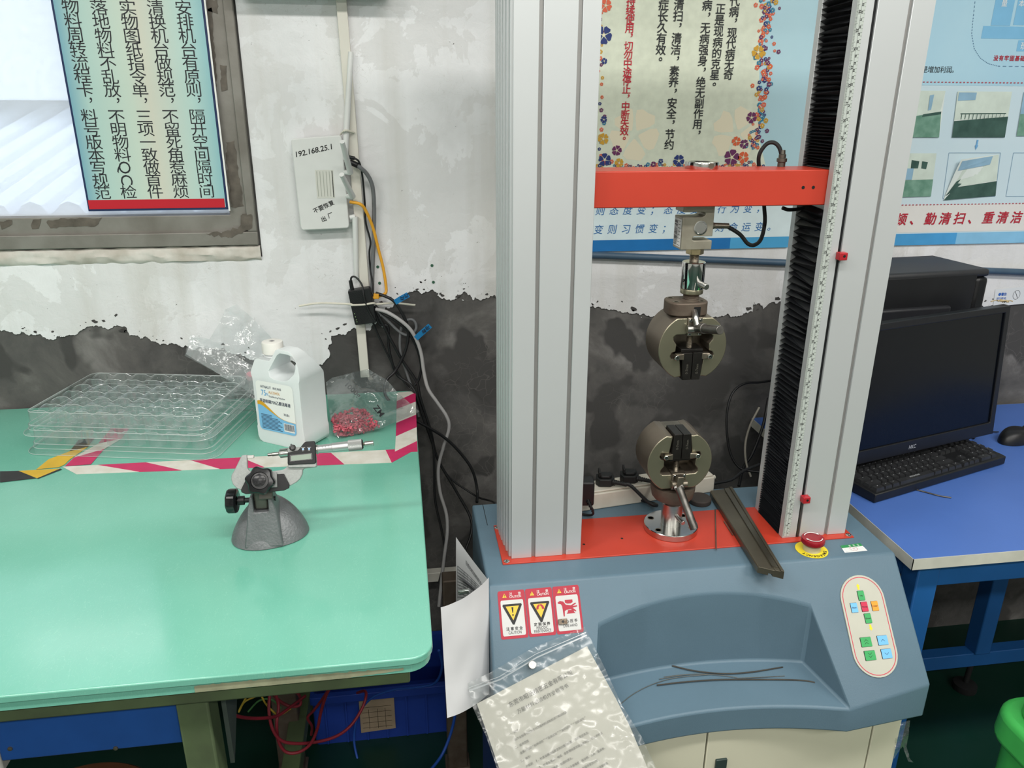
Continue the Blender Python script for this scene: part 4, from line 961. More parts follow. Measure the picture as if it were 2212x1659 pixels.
# ------------------------------------------------------------------ jug
M_jug = mk('milky jug plastic', 'dfe4e5', .34, var=.01, trans=0, spec=.4); b = M_jug.node_tree.nodes['Principled BSDF']; b.inputs['Subsurface Weight'].default_value = .35; b.inputs['Subsurface Radius'].default_value = (.02, .02, .02); b.inputs['Subsurface Scale'].default_value = .5
A_, B_ = Vector((-.309, 1.533)), Vector((-.208, 1.466)); ang = math.atan2(B_.y-A_.y, B_.x-A_.x)
jug = thing('jug', 'white plastic jug with moulded handle and blue label on the green bench', 'jug', (A_.x, A_.y, TAB), (0, 0, ang))
JW, JD = .122, .078
outl = [(.012, 0), (.110, 0), (.119, .004), (.122, .012), (.122, .034), (.1205, .038), (.1205, .146), (.122, .150), (.1215, .160), (.116, .180), (.103, .199), (.093, .205), (.068, .206), (.061, .2035), (.052, .188), (.045, .180), (.012, .180), (.007, .176), (-.001, .156), (-.002, .150), (.0005, .142), (.0015, .138), (.0015, .038), (0, .034), (0, .014), (.004, .004)]
hole = [(.044, .160), (.048, .149), (.060, .1445), (.083, .144), (.095, .149), (.109, .163), (.1115, .174), (.110, .188), (.103, .196), (.090, .1985), (.072, .1985), (.065, .194), (.055, .178)]
bm = nb()
prism(bm, outl, 0, JD, 'y', holes=[hole])
for v in bm.verts:
    t = max(0, min(1, (v.co.z-.146)/.058))
    v.co.y = v.co.y + ((.040-JD)*t if v.co.y > JD/2 else .010*t)
body = obj('jug_body', bm, M_jug, jug, bevel=.0065, seg=4, local=True, angle=60)
body.modifiers['edge'].angle_limit = R(50); body.modifiers['edge'].use_clamp_overlap = True
bm = nb(); lathe(bm, [(.0185, .178), (.0195, .181), (.0175, .183), (.0175, .187)], (.0275, JD/2, 0), seg=32); obj('neck', bm, M_jug, jug, local=True)
bm = nb(); n = 60; prof_ = []
lathe(bm, [(.0195, .186), (.0212, .1865), (.0212, .207), (.0203, .2095), (.0180, .2105), (.0005, .2105)], (.0275, JD/2, 0), seg=48); cap = obj('jug_cap', bm, mk('white ribbed cap', 'eae8e2', .4, var=.01), jug, local=True)
bm = nb(); face(bm, [(.0225, JD/2-.004, .2108), (.0315, JD/2-.005, .2108), (.0325, JD/2+.003, .2108), (.0235, JD/2+.004, .2108)]); obj('cap_mark', bm, mk('grey print', '8e8c8c', .6, var=0), cap, local=True, flat=True)
# label
lfr = lambda off: (lambda a, b_: Vector((a, -off, b_)))
bm = nb(); LX0, LX1, LZ0, LZ1 = .009, .104, .030, .137
poly(bm, lfr(.0006), rrect(LX0, LX1, LZ0, LZ1, .009, 5)); lb = obj('jug_label', bm, mk('label white', 'eff1ee', .4, var=0), jug, local=True, flat=True)
bm = nb(); wav = [(LX0+(LX1-LX0)*i/24, .083-.026*(1/(1+math.exp(-(i-10)/3.2)))+.004*math.exp(-((i-2)/3)**2)) for i in range(25)]
clampx = lambda x: x
poly(bm, lfr(.0009), [(LX0, LZ0+.009)] + [(LX0+.009+.009*math.cos(R(a)), LZ0+.009+.009*math.sin(R(a))) for a in (200, 220, 240, 260, 270)] + [(LX1-.009+.009*math.cos(R(a)), LZ0+.009+.009*math.sin(R(a))) for a in (270, 290, 310, 330, 350)] + [(LX1, LZ0+.009)] + [(x, z) for x, z in wav[::-1]], 0)
poly(bm, lfr(.0012), wav + [(x, z+.0005+.0085*math.exp(-((i-3)/7)**2)) for i, (x, z) in list(enumerate(wav))[::-1]], 1)
f = lfr(.0012)
put(bm, f, 'HYNAUT', .022, .1255, .0056, mi=2, align='l', fit=.027); put(bm, f, '海氏海诺', .064, .1255, .0056, mi=2, fit=.022)
put(bm, f, '75', .022, .1125, .0115, mi=3, align='l', fit=.0125); put(bm, f, '%', .0375, .1105, .0055, mi=3); put(bm, f, 'ALCOHOL', .0415, .1155, .0056, mi=4, align='l', fit=.029); put(bm, f, 'Disinfecting Solution', .0415, .1068, .0036, mi=2, align='l', fit=.041)
put(bm, f, '英诺皖璃75%乙醇消毒液', .0555, .0945, .0085, mi=2, bold=.012, fit=.079)
put(bm, f, '净含量2L', .083, .0725, .0058, mi=2, fit=.0155)
for k in range(11): rect(bm, f, .0155, .0155+(.028 if k < 2 else .048+.006*math.sin(k*2.1)), .0640-k*.0030, .0651-k*.0030, 2)
rect(bm, f, .073, .100, .0355, .0535, 5); x = .0745; rk = random.Random(4)
while x < .098:
    w_ = rk.choice((.0005, .0008, .0012)); rect(bm, lfr(.0015), x, x+w_, .0385, .0525, 2); x += w_+rk.choice((.0005, .0009))
obj('label_print', bm, [mk('label sky blue', '7fbde6', .4, var=0), mk('label gold', 'd8a52a', .4, var=0), mk('label navy', '2b3552', .5, var=0), mk('label light blue ink', '5aa6dc', .5, var=0), mk('label orange ink', 'd79a2c', .5, var=0), M_white_p], lb, local=True, flat=True)
# ------------------------------------------------------------------ zip bag with red rubber bits
M_zip = clear('zip bag film', 'f4f6f6', haze=.11, gloss=.04, edge=.34, rough=.09, bump=.5, bs=45, hazecol='c9d1d3')
zb = thing('zip_bag', 'clear zip bag of small red rubber bits beside the jug', 'bag', (-.09, 1.58, TAB))
PLn = Vector((0, -.34, 1)).normalized()
def bagY(x, y, up=0): return onP(x, y, (0, 1.535, TAB+.003+up), PLn).y
out_ = [(704, 826), (717, 816), (795, 797), (836, 821), (856, 845), (906, 889), (858, 910), (831, 922), (824, 925), (780, 936), (732, 946), (722, 940), (716, 915), (710, 880)]
film('bag_front', [(x, y, bagY(x, y, .012)) for x, y in out_], M_zip, zb, step=6, amp=.005, freq=45, seed=3, zmin=TAB+.002, extra=[(770, 910, bagY(770, 910, .036)), (745, 915, bagY(745, 915, .036)), (800, 865, bagY(800, 865, .016)), (730, 900, bagY(730, 900, .03))])
film('bag_back', [(x, y, bagY(x, y, 0)+.006) for x, y in out_], M_zip, zb, step=12, amp=.003, freq=40, seed=8, zmin=TAB+.001)
inside = [(717, 905), (721, 932), (733, 943), (760, 940), (822, 923), (806, 902), (789, 884), (766, 881), (742, 889), (724, 894)]
def in_poly(x, y, P):
    r_ = False; j = len(P)-1
    for i in range(len(P)):
        if (P[i][1] > y) != (P[j][1] > y) and x < (P[j][0]-P[i][0])*(y-P[i][1])/(P[j][1]-P[i][1])+P[i][0]: r_ = not r_
        j = i
    return r_
bm = nb(); rk = random.Random(11); cnt = 0
while cnt < 430:
    x, y = rk.uniform(714, 824), rk.uniform(878, 946)
    if not in_poly(x, y, inside): continue
    dpt = rk.random(); e = min(1, min(abs(y-(946-(x-732)*.24)), 14)/14)
    p = onP(x, y, (0, 1.535, TAB+.006+.022*e-.012*dpt), PLn)
    if p.z < TAB+.003: p.z = TAB+.003
    d = Vector((rk.gauss(0, 1), rk.gauss(0, 1), rk.gauss(0, .6))).normalized()*.0034
    a0, a1, r0 = p-d, p+d, .0020
    x_, y_, z_ = frame_of(a0, a1); o0, o1, i0, i1 = [], [], [], []
    for k in range(8):
        t = k*math.pi/4; dd = x_*math.cos(t)+y_*math.sin(t)
        o0.append(bm.verts.new(a0+dd*r0)); o1.append(bm.verts.new(a1+dd*r0)); i0.append(bm.verts.new(a0+dd*r0*.45)); i1.append(bm.verts.new(a1+dd*r0*.45))
    for k in range(8):
        l_ = (k+1) % 8
        bm.faces.new((o0[k], o0[l_], o1[l_], o1[k])); bm.faces.new((o1[k], o1[l_], i1[l_], i1[k])); bm.faces.new((o0[k], i0[k], i0[l_], o0[l_])); bm.faces.new((i0[k], i1[k], i1[l_], i0[l_]))
    cnt += 1
tag(obj('rubber_bits', bm, mk('red rubber', 'c4616f', .6, var=.1, vs=80), zb), 'heap of small red rubber tube pieces', kind='stuff')
bm = nb(); zp = lambda x, y: onP(x, y, (0, 1.535, TAB+.030), PLn)
zf = lambda ox, oy, rot: (lambda a, b_: zp(ox+(a*math.cos(rot)-b_*math.sin(rot)), oy-(a*math.sin(rot)+b_*math.cos(rot))))
put(bm, zf(763, 843, R(-42)), '1000g', 0, 0, 10, bold=.02, fit=40); obj('handwriting', bm, mk('marker ink', '26282b', .6, var=0), zb, flat=True)
bm = nb(); put(bm, zf(818, 887, R(-52)), 'ZM', 0, 0, 12, bold=.02, fit=26)
obj('handwriting', bm, mk('marker ink', '26282b', .6, var=0), zb, flat=True)
# ------------------------------------------------------------------ micrometer and its stand
MS = .000132; tilt = R(-24)
mpos = Vector((-.2315, 1.128, 0)); pk = onY(567, 1037, 1.118)
stand = thing('micrometer_stand', 'cast grey metal stand holding the micrometer on the green bench', 'stand', (-.232, 1.15, TAB))
M_cast = mk('hammered grey casting', '6f7274', .38, .25, var=.06, vs=60, bump=.5, bs=260)
M_piv = mk('dull pivot steel', '5d5a54', .5, .4, var=.1, vs=60)
bm = nb()                                                      # base: half-dome with a scooped outline
def base_pt(u, v):
    a = u*2*math.pi; r_ = 1-v
    fx, fy = .0605, (.062 if math.sin(a) > 0 else .057)
    lob = 1+.05*math.cos(3*a+.6)
    x = fx*lob*math.cos(a); y = fy*lob*math.sin(a)
    h = v
    k = (1-h**1.35)*.80+.20*(1-h)
    k = max(k, .20*(1-.3*h))
    return Vector((-.232+x*k, 1.152+y*k+.012*h, TAB+.0015+.062*(1-(1-h)**1.7)))
gridf(bm, base_pt, 64, 18); bmesh.ops.remove_doubles(bm, verts=bm.verts, dist=1e-6)
obj('base', bm, M_cast, stand, angle=60)
bm = nb(); prism(bm, [(-.2625, TAB+.004), (-.2035, TAB+.004), (-.2095, TAB+.045), (-.2115, TAB+.060), (-.2185, TAB+.084), (-.2225, TAB+.084), (-.2225, TAB+.058), (-.2455, TAB+.058), (-.2455, TAB+.084), (-.2500, TAB+.084), (-.2545, TAB+.060), (-.2565, TAB+.045)], 1.116, 1.150, 'y'); yoke = obj('yoke', bm, M_cast, stand, bevel=.002)
for v in yoke.data.vertices:
    v.co.y -= .018*max(0, (.065-v.co.z)/.065) if v.co.y < -.02 else -.03*max(0, (.065-v.co.z)/.065)
bm = nb(); box(bm, -.2440, -.2240, 1.120, 1.146, TAB+.060, TAB+.092); obj('pivot_block', bm, M_piv, stand, bevel=.003)
bm = nb(); cyl(bm, (-.277, 1.132, TAB+.072), (-.2130, 1.132, TAB+.072), .0040, seg=18); cyl(bm, (-.270, 1.132, TAB+.072), (-.261, 1.132, TAB+.072), .0072, seg=20); obj('pivot_bolt', bm, M_black, stand)
def knob(bm, c, ax, r_, h_, lobes=6, depth=.12, seg=72):
    x, y, z = frame_of(Vector(c), Vector(c)+Vector(ax)); rings = []
    for rr_, hh in ((.86, 0), (1, .12), (1, .82), (.9, 1), (.6, 1.02), (.56, .92), (.0005, .92)):
        rings.append([bm.verts.new(Vector(c)+z*h_*hh+(x*math.cos(2*math.pi*k/seg)+y*math.sin(2*math.pi*k/seg))*r_*rr_*(1-(depth*(.5-.5*math.cos(lobes*2*math.pi*k/seg)) if rr_ > .7 else 0))) for k in range(seg)])
    for a, b_ in zip(rings, rings[1:]):
        for k in range(seg): bm.faces.new((a[k], a[(k+1) % seg], b_[(k+1) % seg], b_[k]))
    bm.faces.new(rings[-1]); bm.faces.new(rings[0][::-1])
M_bk = mk('glossy black plastic', '121315', .18, var=.05, spec=.6)
bm = nb(); knob(bm, (-.2715, 1.132, TAB+.072), (-1, .05, 0), .0200, .0150, 8, .06); obj('side_knob', bm, M_bk, stand)
Mm = Matrix.Translation(pk) @ Matrix.Rotation(tilt, 4, 'X')          # clamp plane: local x right, z up, y back
def mp(zx, zy, d=0): return Mm @ Vector(((zx-650)*MS, d, (650-zy)*MS))
bm = nb(); c0_ = Mm @ Vector((0, -.010, 0)); ax_ = (Mm.to_3x3() @ Vector((0, -1, 0))); knob(bm, c0_, ax_, .0225, .0135, 6, .16); kn = obj('front_knob', bm, M_bk, stand)
bm = nb(); lathe(bm, [(.0100, 0), (.0100, .0006), (.0092, .0010), (.0001, .0010)], Mm @ Vector((-.001, -.0225, .001)), ax_, seg=28); obj('knob_cap', bm, mk('black cap with glue marks', '2a2a2c', .2, var=.3, vs=300), kn)
def plate(pts, d0, d1, mat, name, par, bev=.0008, holes=()):
    bm = nb(); prism(bm, [((x-650)*MS, (650-y)*MS) for x, y in pts], d0, d1, 'y', holes=[[((x-650)*MS, (650-y)*MS) for x, y in h] for h in holes])
    bmesh.ops.transform(bm, matrix=Mm, verts=bm.verts); return obj(name, bm, mat, par, bevel=bev)
plate([(415, 745), (470, 640), (520, 600), (800, 590), (905, 590), (965, 725), (960, 760), (900, 785), (800, 790), (470, 800), (420, 775)], -.0085, -.0045, M_black, 'clamp_plate', stand)
plate([(640, 545), (815, 560), (830, 580), (830, 740), (640, 740)], -.0115, -.0088, mk('grey clamp jaw', '8b8d8c', .4, .3), 'clamp_jaw', stand)
plate([(600, 640), (760, 640), (752, 880), (590, 880)], .0045, .010, M_piv, 'clamp_arm', stand, .0015)
mic = thing('micrometer', 'digital blade micrometer with small grey screen clamped in the grey stand', 'micrometer', tuple(pk))
M_mf = mk('light grey hammered enamel', '9c9f9d', .42, .15, var=.05, vs=220, bump=.15, bs=500)
plate([(430, 347), (487, 343), (487, 490), (498, 520), (525, 545), (560, 558), (640, 560), (880, 545), (915, 530), (950, 500), (955, 480), (1275, 480), (1280, 535), (1135, 545), (1118, 560), (1112, 610), (1085, 660), (1040, 700), (970, 735), (880, 755), (560, 762), (420, 755), (360, 725), (320, 680), (303, 620), (308, 570), (345, 510)], -.0045, .0035, M_mf, 'frame', mic, .0012)
plate([(960, 345), (1080, 325), (1150, 240), (1175, 228), (1265, 225), (1278, 250), (1282, 480), (1265, 492), (965, 490), (955, 470)], -.0115, -.004, M_black, 'display_housing', mic, .0010)
plate([(955, 400), (1278, 400), (1282, 525), (1265, 535), (955, 520)], -.0095, .004, M_mf, 'housing_body', mic, .001)
plate([(955, 300), (975, 285), (1075, 285), (1110, 300), (1110, 420), (955, 420)], -.0075, .004, M_mf, 'lock_housing', mic, .001)
plate([(985, 375), (1240, 365), (1240, 440), (985, 452)], -.0119, -.0114, mk('black bezel gloss', '0d0d0f', .15, var=0), 'screen_bezel', mic, 0)
plate([(998, 385), (1228, 373), (1226, 432), (998, 444)], -.0123, -.0118, mk('grey liquid crystal', '8d9a8e', .3, var=.02), 'screen', mic, 0)
for x in (1138, 1207):
    bm = nb(); lathe(bm, [(.0017, 0), (.0017, .0006), (.0012, .0011), (.0001, .0011)], mp(x, 315, -.0115), ax_, seg=16); obj('button', bm, mk('pale blue button', 'a9c6e6', .3, var=0), mic)
    bm = nb(); f = lambda a, b_, x=x: Mm @ Vector(((x-650)*MS+a, -.0117, (650-315)*MS+b_)); put(bm, f, 'ORIGIN' if x < 1200 else 'ON/OFF', 0, .0024, .0011, fit=.0062); put(bm, f, 'SET' if x < 1200 else 'UNIT', 0, -.0024, .0011, fit=.0034); obj('button_lettering', bm, M_white_p, mic, flat=True)
def rod(z0, z1, r0, name, mat, r1=None, y=None, seg=32):
    """a turned piece on the spindle axis from zoom x z0 to z1"""
    yc = lambda x: 345-(x-950)*.058
    bm = nb(); cyl(bm, mp(z0, yc(z0), -.001), mp(z1, yc(z1), -.001), r0, r1, seg); return obj(name, bm, mat, mic, bevel=.0004)
rod(770, 850, .0030, 'spindle', M_brush); rod(720, 775, .0024, 'measuring_blade', M_brush); rod(848, 866, .0040, 'spindle_nose', M_steel, .0062); rod(862, 960, .0072, 'spindle_nose', M_steel)
plate([(487, 350), (565, 352), (565, 386), (487, 386)], -.0025, .0005, M_brush, 'anvil_blade', mic, .0004)
sl = rod(1282, 1480, .0066, 'sleeve', mk('satin chrome', 'bfc0c0', .35, .8, var=.02)); rod(1282, 1300, .0078, 'sleeve_collar', M_brush)
bm = nb(); f = lambda a, b_: Mm @ Vector(((1380-650)*MS+a, -.0078, (650-322)*MS+a*.058+b_))
for k in range(26): rect(bm, f, -.011+k*.00085, -.011+k*.00085+.0002, -.0005, (.0016 if k % 5 == 0 else .0010))
for k, t in enumerate('4567'): put(bm, f, t, -.0085+k*.0052, .0030, .0018)
obj('sleeve_marks', bm, M_black_p, sl, flat=True)
rod(1465, 1660, .0074, 'thimble', mk('satin chrome', 'bfc0c0', .35, .8, var=.02)); 
bm = nb(); z0k, z1k = 1655, 1815; yc = lambda x: 345-(x-950)*.058; a0, a1 = mp(z0k, yc(z0k), -.001), mp(z1k, yc(z1k), -.001); x_, y_, z_ = frame_of(a0, a1); sg = 60; rg = []
for h in range(21):
    rg.append([bm.verts.new(a0.lerp(a1, h/20)+(x_*math.cos(2*math.pi*k/sg)+y_*math.sin(2*math.pi*k/sg))*(.0088+(.00025 if (k+h) % 2 else -.00025))) for k in range(sg)])
for a, b_ in zip(rg, rg[1:]):
    for k in range(sg): bm.faces.new((a[k], a[(k+1) % sg], b_[(k+1) % sg], b_[k]))
bm.faces.new(rg[0][::-1]); bm.faces.new(rg[-1]); obj('knurled_thimble', bm, mk('knurled chrome', 'b4b5b4', .4, .7, var=0), mic, flat=True)
rod(1812, 1830, .0086, 'thimble_end', M_black, .0062); rod(1828, 1850, .0024, 'ratchet_neck', M_dksteel); rod(1846, 1952, .0042, 'ratchet', M_brush)
bm = nb(); c0_ = mp(1018, 290, -.0075); knob(bm, c0_, ax_, .0050, .0065, 10, .12, 60); obj('spindle_lock', bm, M_bk, mic)
bm = nb(); cyl(bm, mp(1012, 280, -.010), mp(1000, 245, -.010), .0011, .0009, 12); obj('lock_lever', bm, M_bk, mic)
# ================================================================== ON THE WALL
def wpt(x, y, Y=WALL): p = onY(x, y, Y); return (p.x, p.z)
# ------------------------------------------------------------------ sign on the window
SY = WALL-.016
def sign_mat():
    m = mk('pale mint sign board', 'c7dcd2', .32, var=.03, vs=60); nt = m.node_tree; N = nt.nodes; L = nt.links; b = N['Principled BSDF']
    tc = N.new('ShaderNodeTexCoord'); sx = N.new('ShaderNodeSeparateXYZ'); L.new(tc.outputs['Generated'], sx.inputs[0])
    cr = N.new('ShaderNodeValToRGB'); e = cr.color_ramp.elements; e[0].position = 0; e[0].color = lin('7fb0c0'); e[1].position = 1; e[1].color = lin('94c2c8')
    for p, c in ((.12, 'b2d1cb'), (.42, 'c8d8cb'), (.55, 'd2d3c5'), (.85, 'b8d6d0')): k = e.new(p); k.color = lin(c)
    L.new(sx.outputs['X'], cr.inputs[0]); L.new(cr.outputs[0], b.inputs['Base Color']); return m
x0, z0 = wpt(191, 457, SY); x1, z1 = wpt(493.4, 452, SY); z0 = (z0+z1)/2; ztop = 2.0
sign = thing('wall_sign', 'mint notice board with vertical black writing and red bottom bar on the window', 'sign', ((x0+x1)/2, SY, z0))
bm = nb(); box(bm, x0, x1, SY, SY+.008, z0, ztop); obj('board_edge', bm, mk('navy edge', '1c2f57', .4, var=0), sign, bevel=.001)
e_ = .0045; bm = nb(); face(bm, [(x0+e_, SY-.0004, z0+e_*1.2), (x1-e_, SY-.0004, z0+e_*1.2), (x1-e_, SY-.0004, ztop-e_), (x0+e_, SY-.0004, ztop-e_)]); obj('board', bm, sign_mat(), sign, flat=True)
bm = nb(); rect(bm, wallfr(SY-.0008), x0+.003, x1-.006, z0+.0045, z0+.0235); obj('bottom_bar', bm, mk('signal red print', 'c2202f', .4, var=0), sign, flat=True)
bm = nb(); rect(bm, wallfr(SY-.0002), x1+.0002, x1+.0038, z0-.003, ztop); obj('white_margin', bm, M_white_p, sign, flat=True)
M_ink = mk('black sign ink', '23262b', .5, var=0)
for s, a, b_ in (('物料周转流程卡，料号版本写规范', (440, 40), (668, 1235)), ('落地物料不乱放，不明物料QC检', (625, 50), (832, 1230)), ('实物图纸指令单，三项一致做首件', (810, 50), (1002, 1230)), ('清换机台做规范，不留死角惹麻烦', (985, 50), (1168, 1228)), ('安排机台有原则，隔开空间隔时间', (1165, 52), (1332, 1225))):
    (xa, za), (xb, zb_) = wpt(a[0]/2.963, a[1]/2.963, SY), wpt(b_[0]/2.963, b_[1]/2.963, SY); xm = (xa+xb)/2
    bm = nb(); column(bm, wallfr(SY-.0008), s, xm, za, xm, zb_, .0292, sx=1.14); obj('lettering', bm, M_ink, sign, flat=True)
# ------------------------------------------------------------------ flowered poster behind the machine
PY = WALL-.0075
M_pp = mk('poster cream green', 'dfe5d2', .30, var=.04, vs=50, bump=.15, bs=25, spec=.5); M_psky = mk('poster sky blue', 'b0d3df', .30, col2='bbdce6', vs=3, bump=.15, bs=25)
def pw(x, y): return wpt(x, y, PY)
xl, zb_ = pw(1240, 545); xr = pw(1765, 0)[0]+.004; zt_ = 2.05
post = thing('flower_poster', 'cream wall poster with vertical slogans and a border of coloured flowers behind the columns', 'poster', ((xl+xr)/2, PY, zb_))
zb_ = pw(1490, 539)[1]; xl = .40
bm = nb(); box(bm, xl, xr, PY, PY+.0025, zb_, zt_); obj('poster_sheet', bm, M_psky, post)
z_s = pw(1500, 364)[1]-.004; z_b0 = pw(1490, 515)[1]
fr = wallfr(PY-.0004)
edge = [pw(x, y) for x, y in ((1560, 440), (1655, 364), (1640, 300), (1640, 200), (1640, 110), (1655, 60), (1640, 0), (1640, -150))]
bm = nb(); poly(bm, fr, [(xl+.012, zt_-.1), (xl+.012, z_s-.03)] + [(edge[1][0], z_s-.03)] + edge[1:] + [(edge[-1][0], zt_-.1)]); obj('cream_panel', bm, M_pp, post, flat=True)
bm = nb(); rect(bm, fr, xl, xr, z_b0, z_s-.03); obj('white_panel', bm, mk('poster pale panel', 'd6e6ea', .3, var=.02), post, flat=True)
xd = pw(1577, 525)[0]
bm = nb(); rect(bm, fr, xl, xd, zb_, z_b0); obj('bottom_band', bm, mk('poster strong blue', '2472b4', .3, var=.03), post, flat=True)
bm = nb(); rect(bm, fr, xd, xr, zb_, z_b0); obj('bottom_band', bm, mk('poster light blue', '4fa3d3', .3, var=.03), post, flat=True)
FC = [mk('flower navy', '2c3c7a', .35, var=0), mk('flower plum', '6d3060', .35, var=0), mk('flower orange', 'e0663f', .35, var=0), mk('flower mustard', 'd2a137', .35, var=0), mk('flower teal', '3483a6', .35, var=0), mk('flower coral', 'e46a4e', .35, var=0), mk('flower cream', 'e6dfc0', .4, var=0), mk('flower ghost', 'efe6cc', .35, var=0)]
rk = random.Random(21)
def flower(bm, cx, cz, r_, ci, Yo=0, petals=5):
    f = wallfr(PY-.0009-Yo); a0 = rk.random()*6
    for p in range(petals):
        a = a0+p*2*math.pi/petals; h = math.pi/petals*.90
        q = [(cx+math.cos(a-h*.3)*r_*.18, cz+math.sin(a-h*.3)*r_*.18)] + [(cx+math.cos(a+h*t)*r_*k*rk.uniform(.94, 1.04), cz+math.sin(a+h*t)*r_*k*rk.uniform(.94, 1.04)) for t, k in ((-1, .62), (-.92, .88), (-.5, 1), (0, .92), (.5, 1), (.92, .88), (1, .62))] + [(cx+math.cos(a+h*.3)*r_*.18, cz+math.sin(a+h*.3)*r_*.18)]
        poly(bm, f, q, ci)
    if ci != 7: poly(bm, wallfr(PY-.0013-Yo), [(cx+math.cos(k*.9)*r_*.2, cz+math.sin(k*.9)*r_*.2) for k in range(7)], 6)
for x, y, r_ in ((1370, 290, .060), (1590, 290, .062)):
    bm = nb(); a = pw(x, y); flower(bm, a[0], a[1], r_, 7, -.0003); obj('pale_flower', bm, FC, post, flat=True)
big = [(1306, 345, .015, 0), (1332, 325, .012, 1), (1337, 352, .011, 3), (1303, 300, .013, 3), (1304, 76, .019, 0), (1308, 12, .014, 5), (1466, 347, .014, 0), (1580, 340, .019, 1), (1605, 340, .014, 2), (1590, 305, .011, 2), (1607, 311, .011, 1), (1623, 254, .013, 1), (1637, 113, .015, 3), (1304, 258, .008, 0), (1305, 132, .007, 0), (1427, 348, .006, 0), (1411, 355, .007, 1)]
for x, y, r_, ci in big:
    a = pw(x, y); bm = nb(); flower(bm, a[0], a[1], r_, ci, .0006); obj('printed_flower', bm, FC, post, flat=True)
bm = nb()
path = [(1665, -140), (1660, -60), (1655, 0), (1662, 30), (1650, 80), (1650, 130), (1655, 170), (1640, 210), (1645, 250), (1635, 290), (1625, 320)]
def along(P, t):
    t *= len(P)-1; i = min(int(t), len(P)-2); u = t-i; return (P[i][0]+(P[i+1][0]-P[i][0])*u, P[i][1]+(P[i+1][1]-P[i][1])*u)
for k in range(210):
    x, y = along(path, k/209); x += rk.gauss(0, 9); y += rk.uniform(-4, 4); a = pw(x, y); flower(bm, a[0], a[1], rk.choice((.0035, .0045, .0052, .006)), rk.choice((0, 1, 2, 3, 4, 5)), rk.random()*.0005)
for k in range(70):
    x = 1290+k*5.2; y = 359+rk.gauss(0, 3) - (8 if x > 1560 else 0)*rk.random(); a = pw(x, y); flower(bm, a[0], a[1], rk.choice((.003, .004, .005)), rk.choice((0, 1, 2, 3, 4, 5)), rk.random()*.0005)
for k in range(26):
    x, y = 1298+rk.gauss(0, 4), k*14; a = pw(x, y); flower(bm, a[0], a[1], rk.choice((.003, .004, .005)), rk.choice((0, 1, 2, 3, 4, 5)), rk.random()*.0005)
tag(obj('small_flowers', bm, FC, post, flat=True), kind='stuff')
Z4 = lambda zx, zy: pw(1290+zx/4.366, zy/4.366)
M_pink = mk('poster red ink', 'c32036', .45, var=0); M_pblk = mk('poster black ink', '26292c', .45, var=0); M_pblu = mk('poster blue ink', '2f6fae', .45, var=0)
for s, a, b_, sz, mt in (('持续使用，切勿中途停止，中断失效。', (305, 12), (262, 1315), .0205, M_pink), ('症长久有效。', (622, 48), (595, 572), .0236, M_pblk), ('清扫，清洁，素养，安全，节约', (757, 45), (690, 1365), .0236, M_pblk), ('病，无病强身，绝无副作用，', (1022, 52), (950, 1268), .0230, M_pblk), ('正是现病的克星。', (1155, 85), (1105, 808), .0230, M_pblk), ('代病，现代病无奇', (1292, 10), (1240, 705), .0230, M_pblk)):
    (xa, za), (xb, zq) = Z4(*a), Z4(*b_); xm = (xa+xb)/2
    bm = nb(); column(bm, wallfr(PY-.0016), s, xm, za, xm, zq, sz, bold=.012); obj('lettering', bm, mt, post, flat=True)
def linetext(bm, fr, s, xa, za, xb, zq, size, **k):
    n = len(s)
    for i, ch in enumerate(s):
        t = i/(n-1); put(bm, fr, ch, xa+(xb-xa)*t, za+(zq-za)*t, size, **k)
bm = nb(); (xa, za), (xb, zq) = pw(1297, 455), pw(1644, 450); linetext(bm, wallfr(PY-.0012), '则态度变；态度变则行为变，'[0:13], xa, za, xb, za, .0225, shear=.18); obj('lettering', bm, M_pblu, post, flat=True)
bm = nb(); (xa, za), (xb, zq) = pw(1293, 496), pw(1668, 489); linetext(bm, wallfr(PY-.0012), '变则习惯变；习惯变则命运变。'[0:14], xa, za, xb, za, .0225, shear=.18); obj('lettering', bm, M_pblu, post, flat=True)
# ------------------------------------------------------------------ second poster right of the machine
PX0 = 1.10; p2 = thing('photo_poster', 'pale blue wall poster with photographs and red slogan right of the machine', 'poster', (1.5, PY, 1.2))
zb2 = pw(2080, 527)[1]
bm = nb(); box(bm, PX0, 1.95, PY, PY+.0025, zb2, 2.05); obj('poster_sheet', bm, mk('poster two ground', 'cfe0e8', .32, col2='c3dbe6', vs=2.5, bump=.15, bs=25), p2)
bm = nb(); rect(bm, fr, PX0, 1.95, pw(2080, 185)[1], 2.05); obj('upper_field', bm, mk('poster two upper blue', 'a7cfe3', .32, col2='b2d6e6', vs=4), p2, flat=True)
bm = nb(); rect(bm, fr, PX0, 1.95, pw(2080, 500)[1], pw(2080, 441)[1]); obj('slogan_field', bm, mk('poster cream strip', 'dfdedb', .32, var=.01), p2, flat=True)
xd = pw(2066, 510)[0]
bm = nb(); rect(bm, wallfr(PY-.0008), PX0, xd, zb2, pw(2000, 504)[1]); obj('bottom_band', bm, mk('poster mid blue', '4a9cd4', .3, var=.03), p2, flat=True)
bm = nb(); rect(bm, wallfr(PY-.0008), xd, 1.95, zb2, pw(2000, 504)[1]); obj('bottom_band', bm, mk('poster pale blue band', '86bfe2', .3, var=.03), p2, flat=True)
f2 = wallfr(PY-.0012)
for y in (178, 441):
    bm = nb(); za = pw(2080, y)[1]
    for k in range(70): rect(bm, f2, 1.2+k*.0095, 1.2+k*.0095+.0048, za-.0012, za+.0012)
    tag(obj('dotted_line', bm, mk('poster dull red', 'b05560', .45, var=0), p2, flat=True), kind='stuff')
Z6 = lambda zx, zy: pw(1780+zx/2.764, zy/2.764)
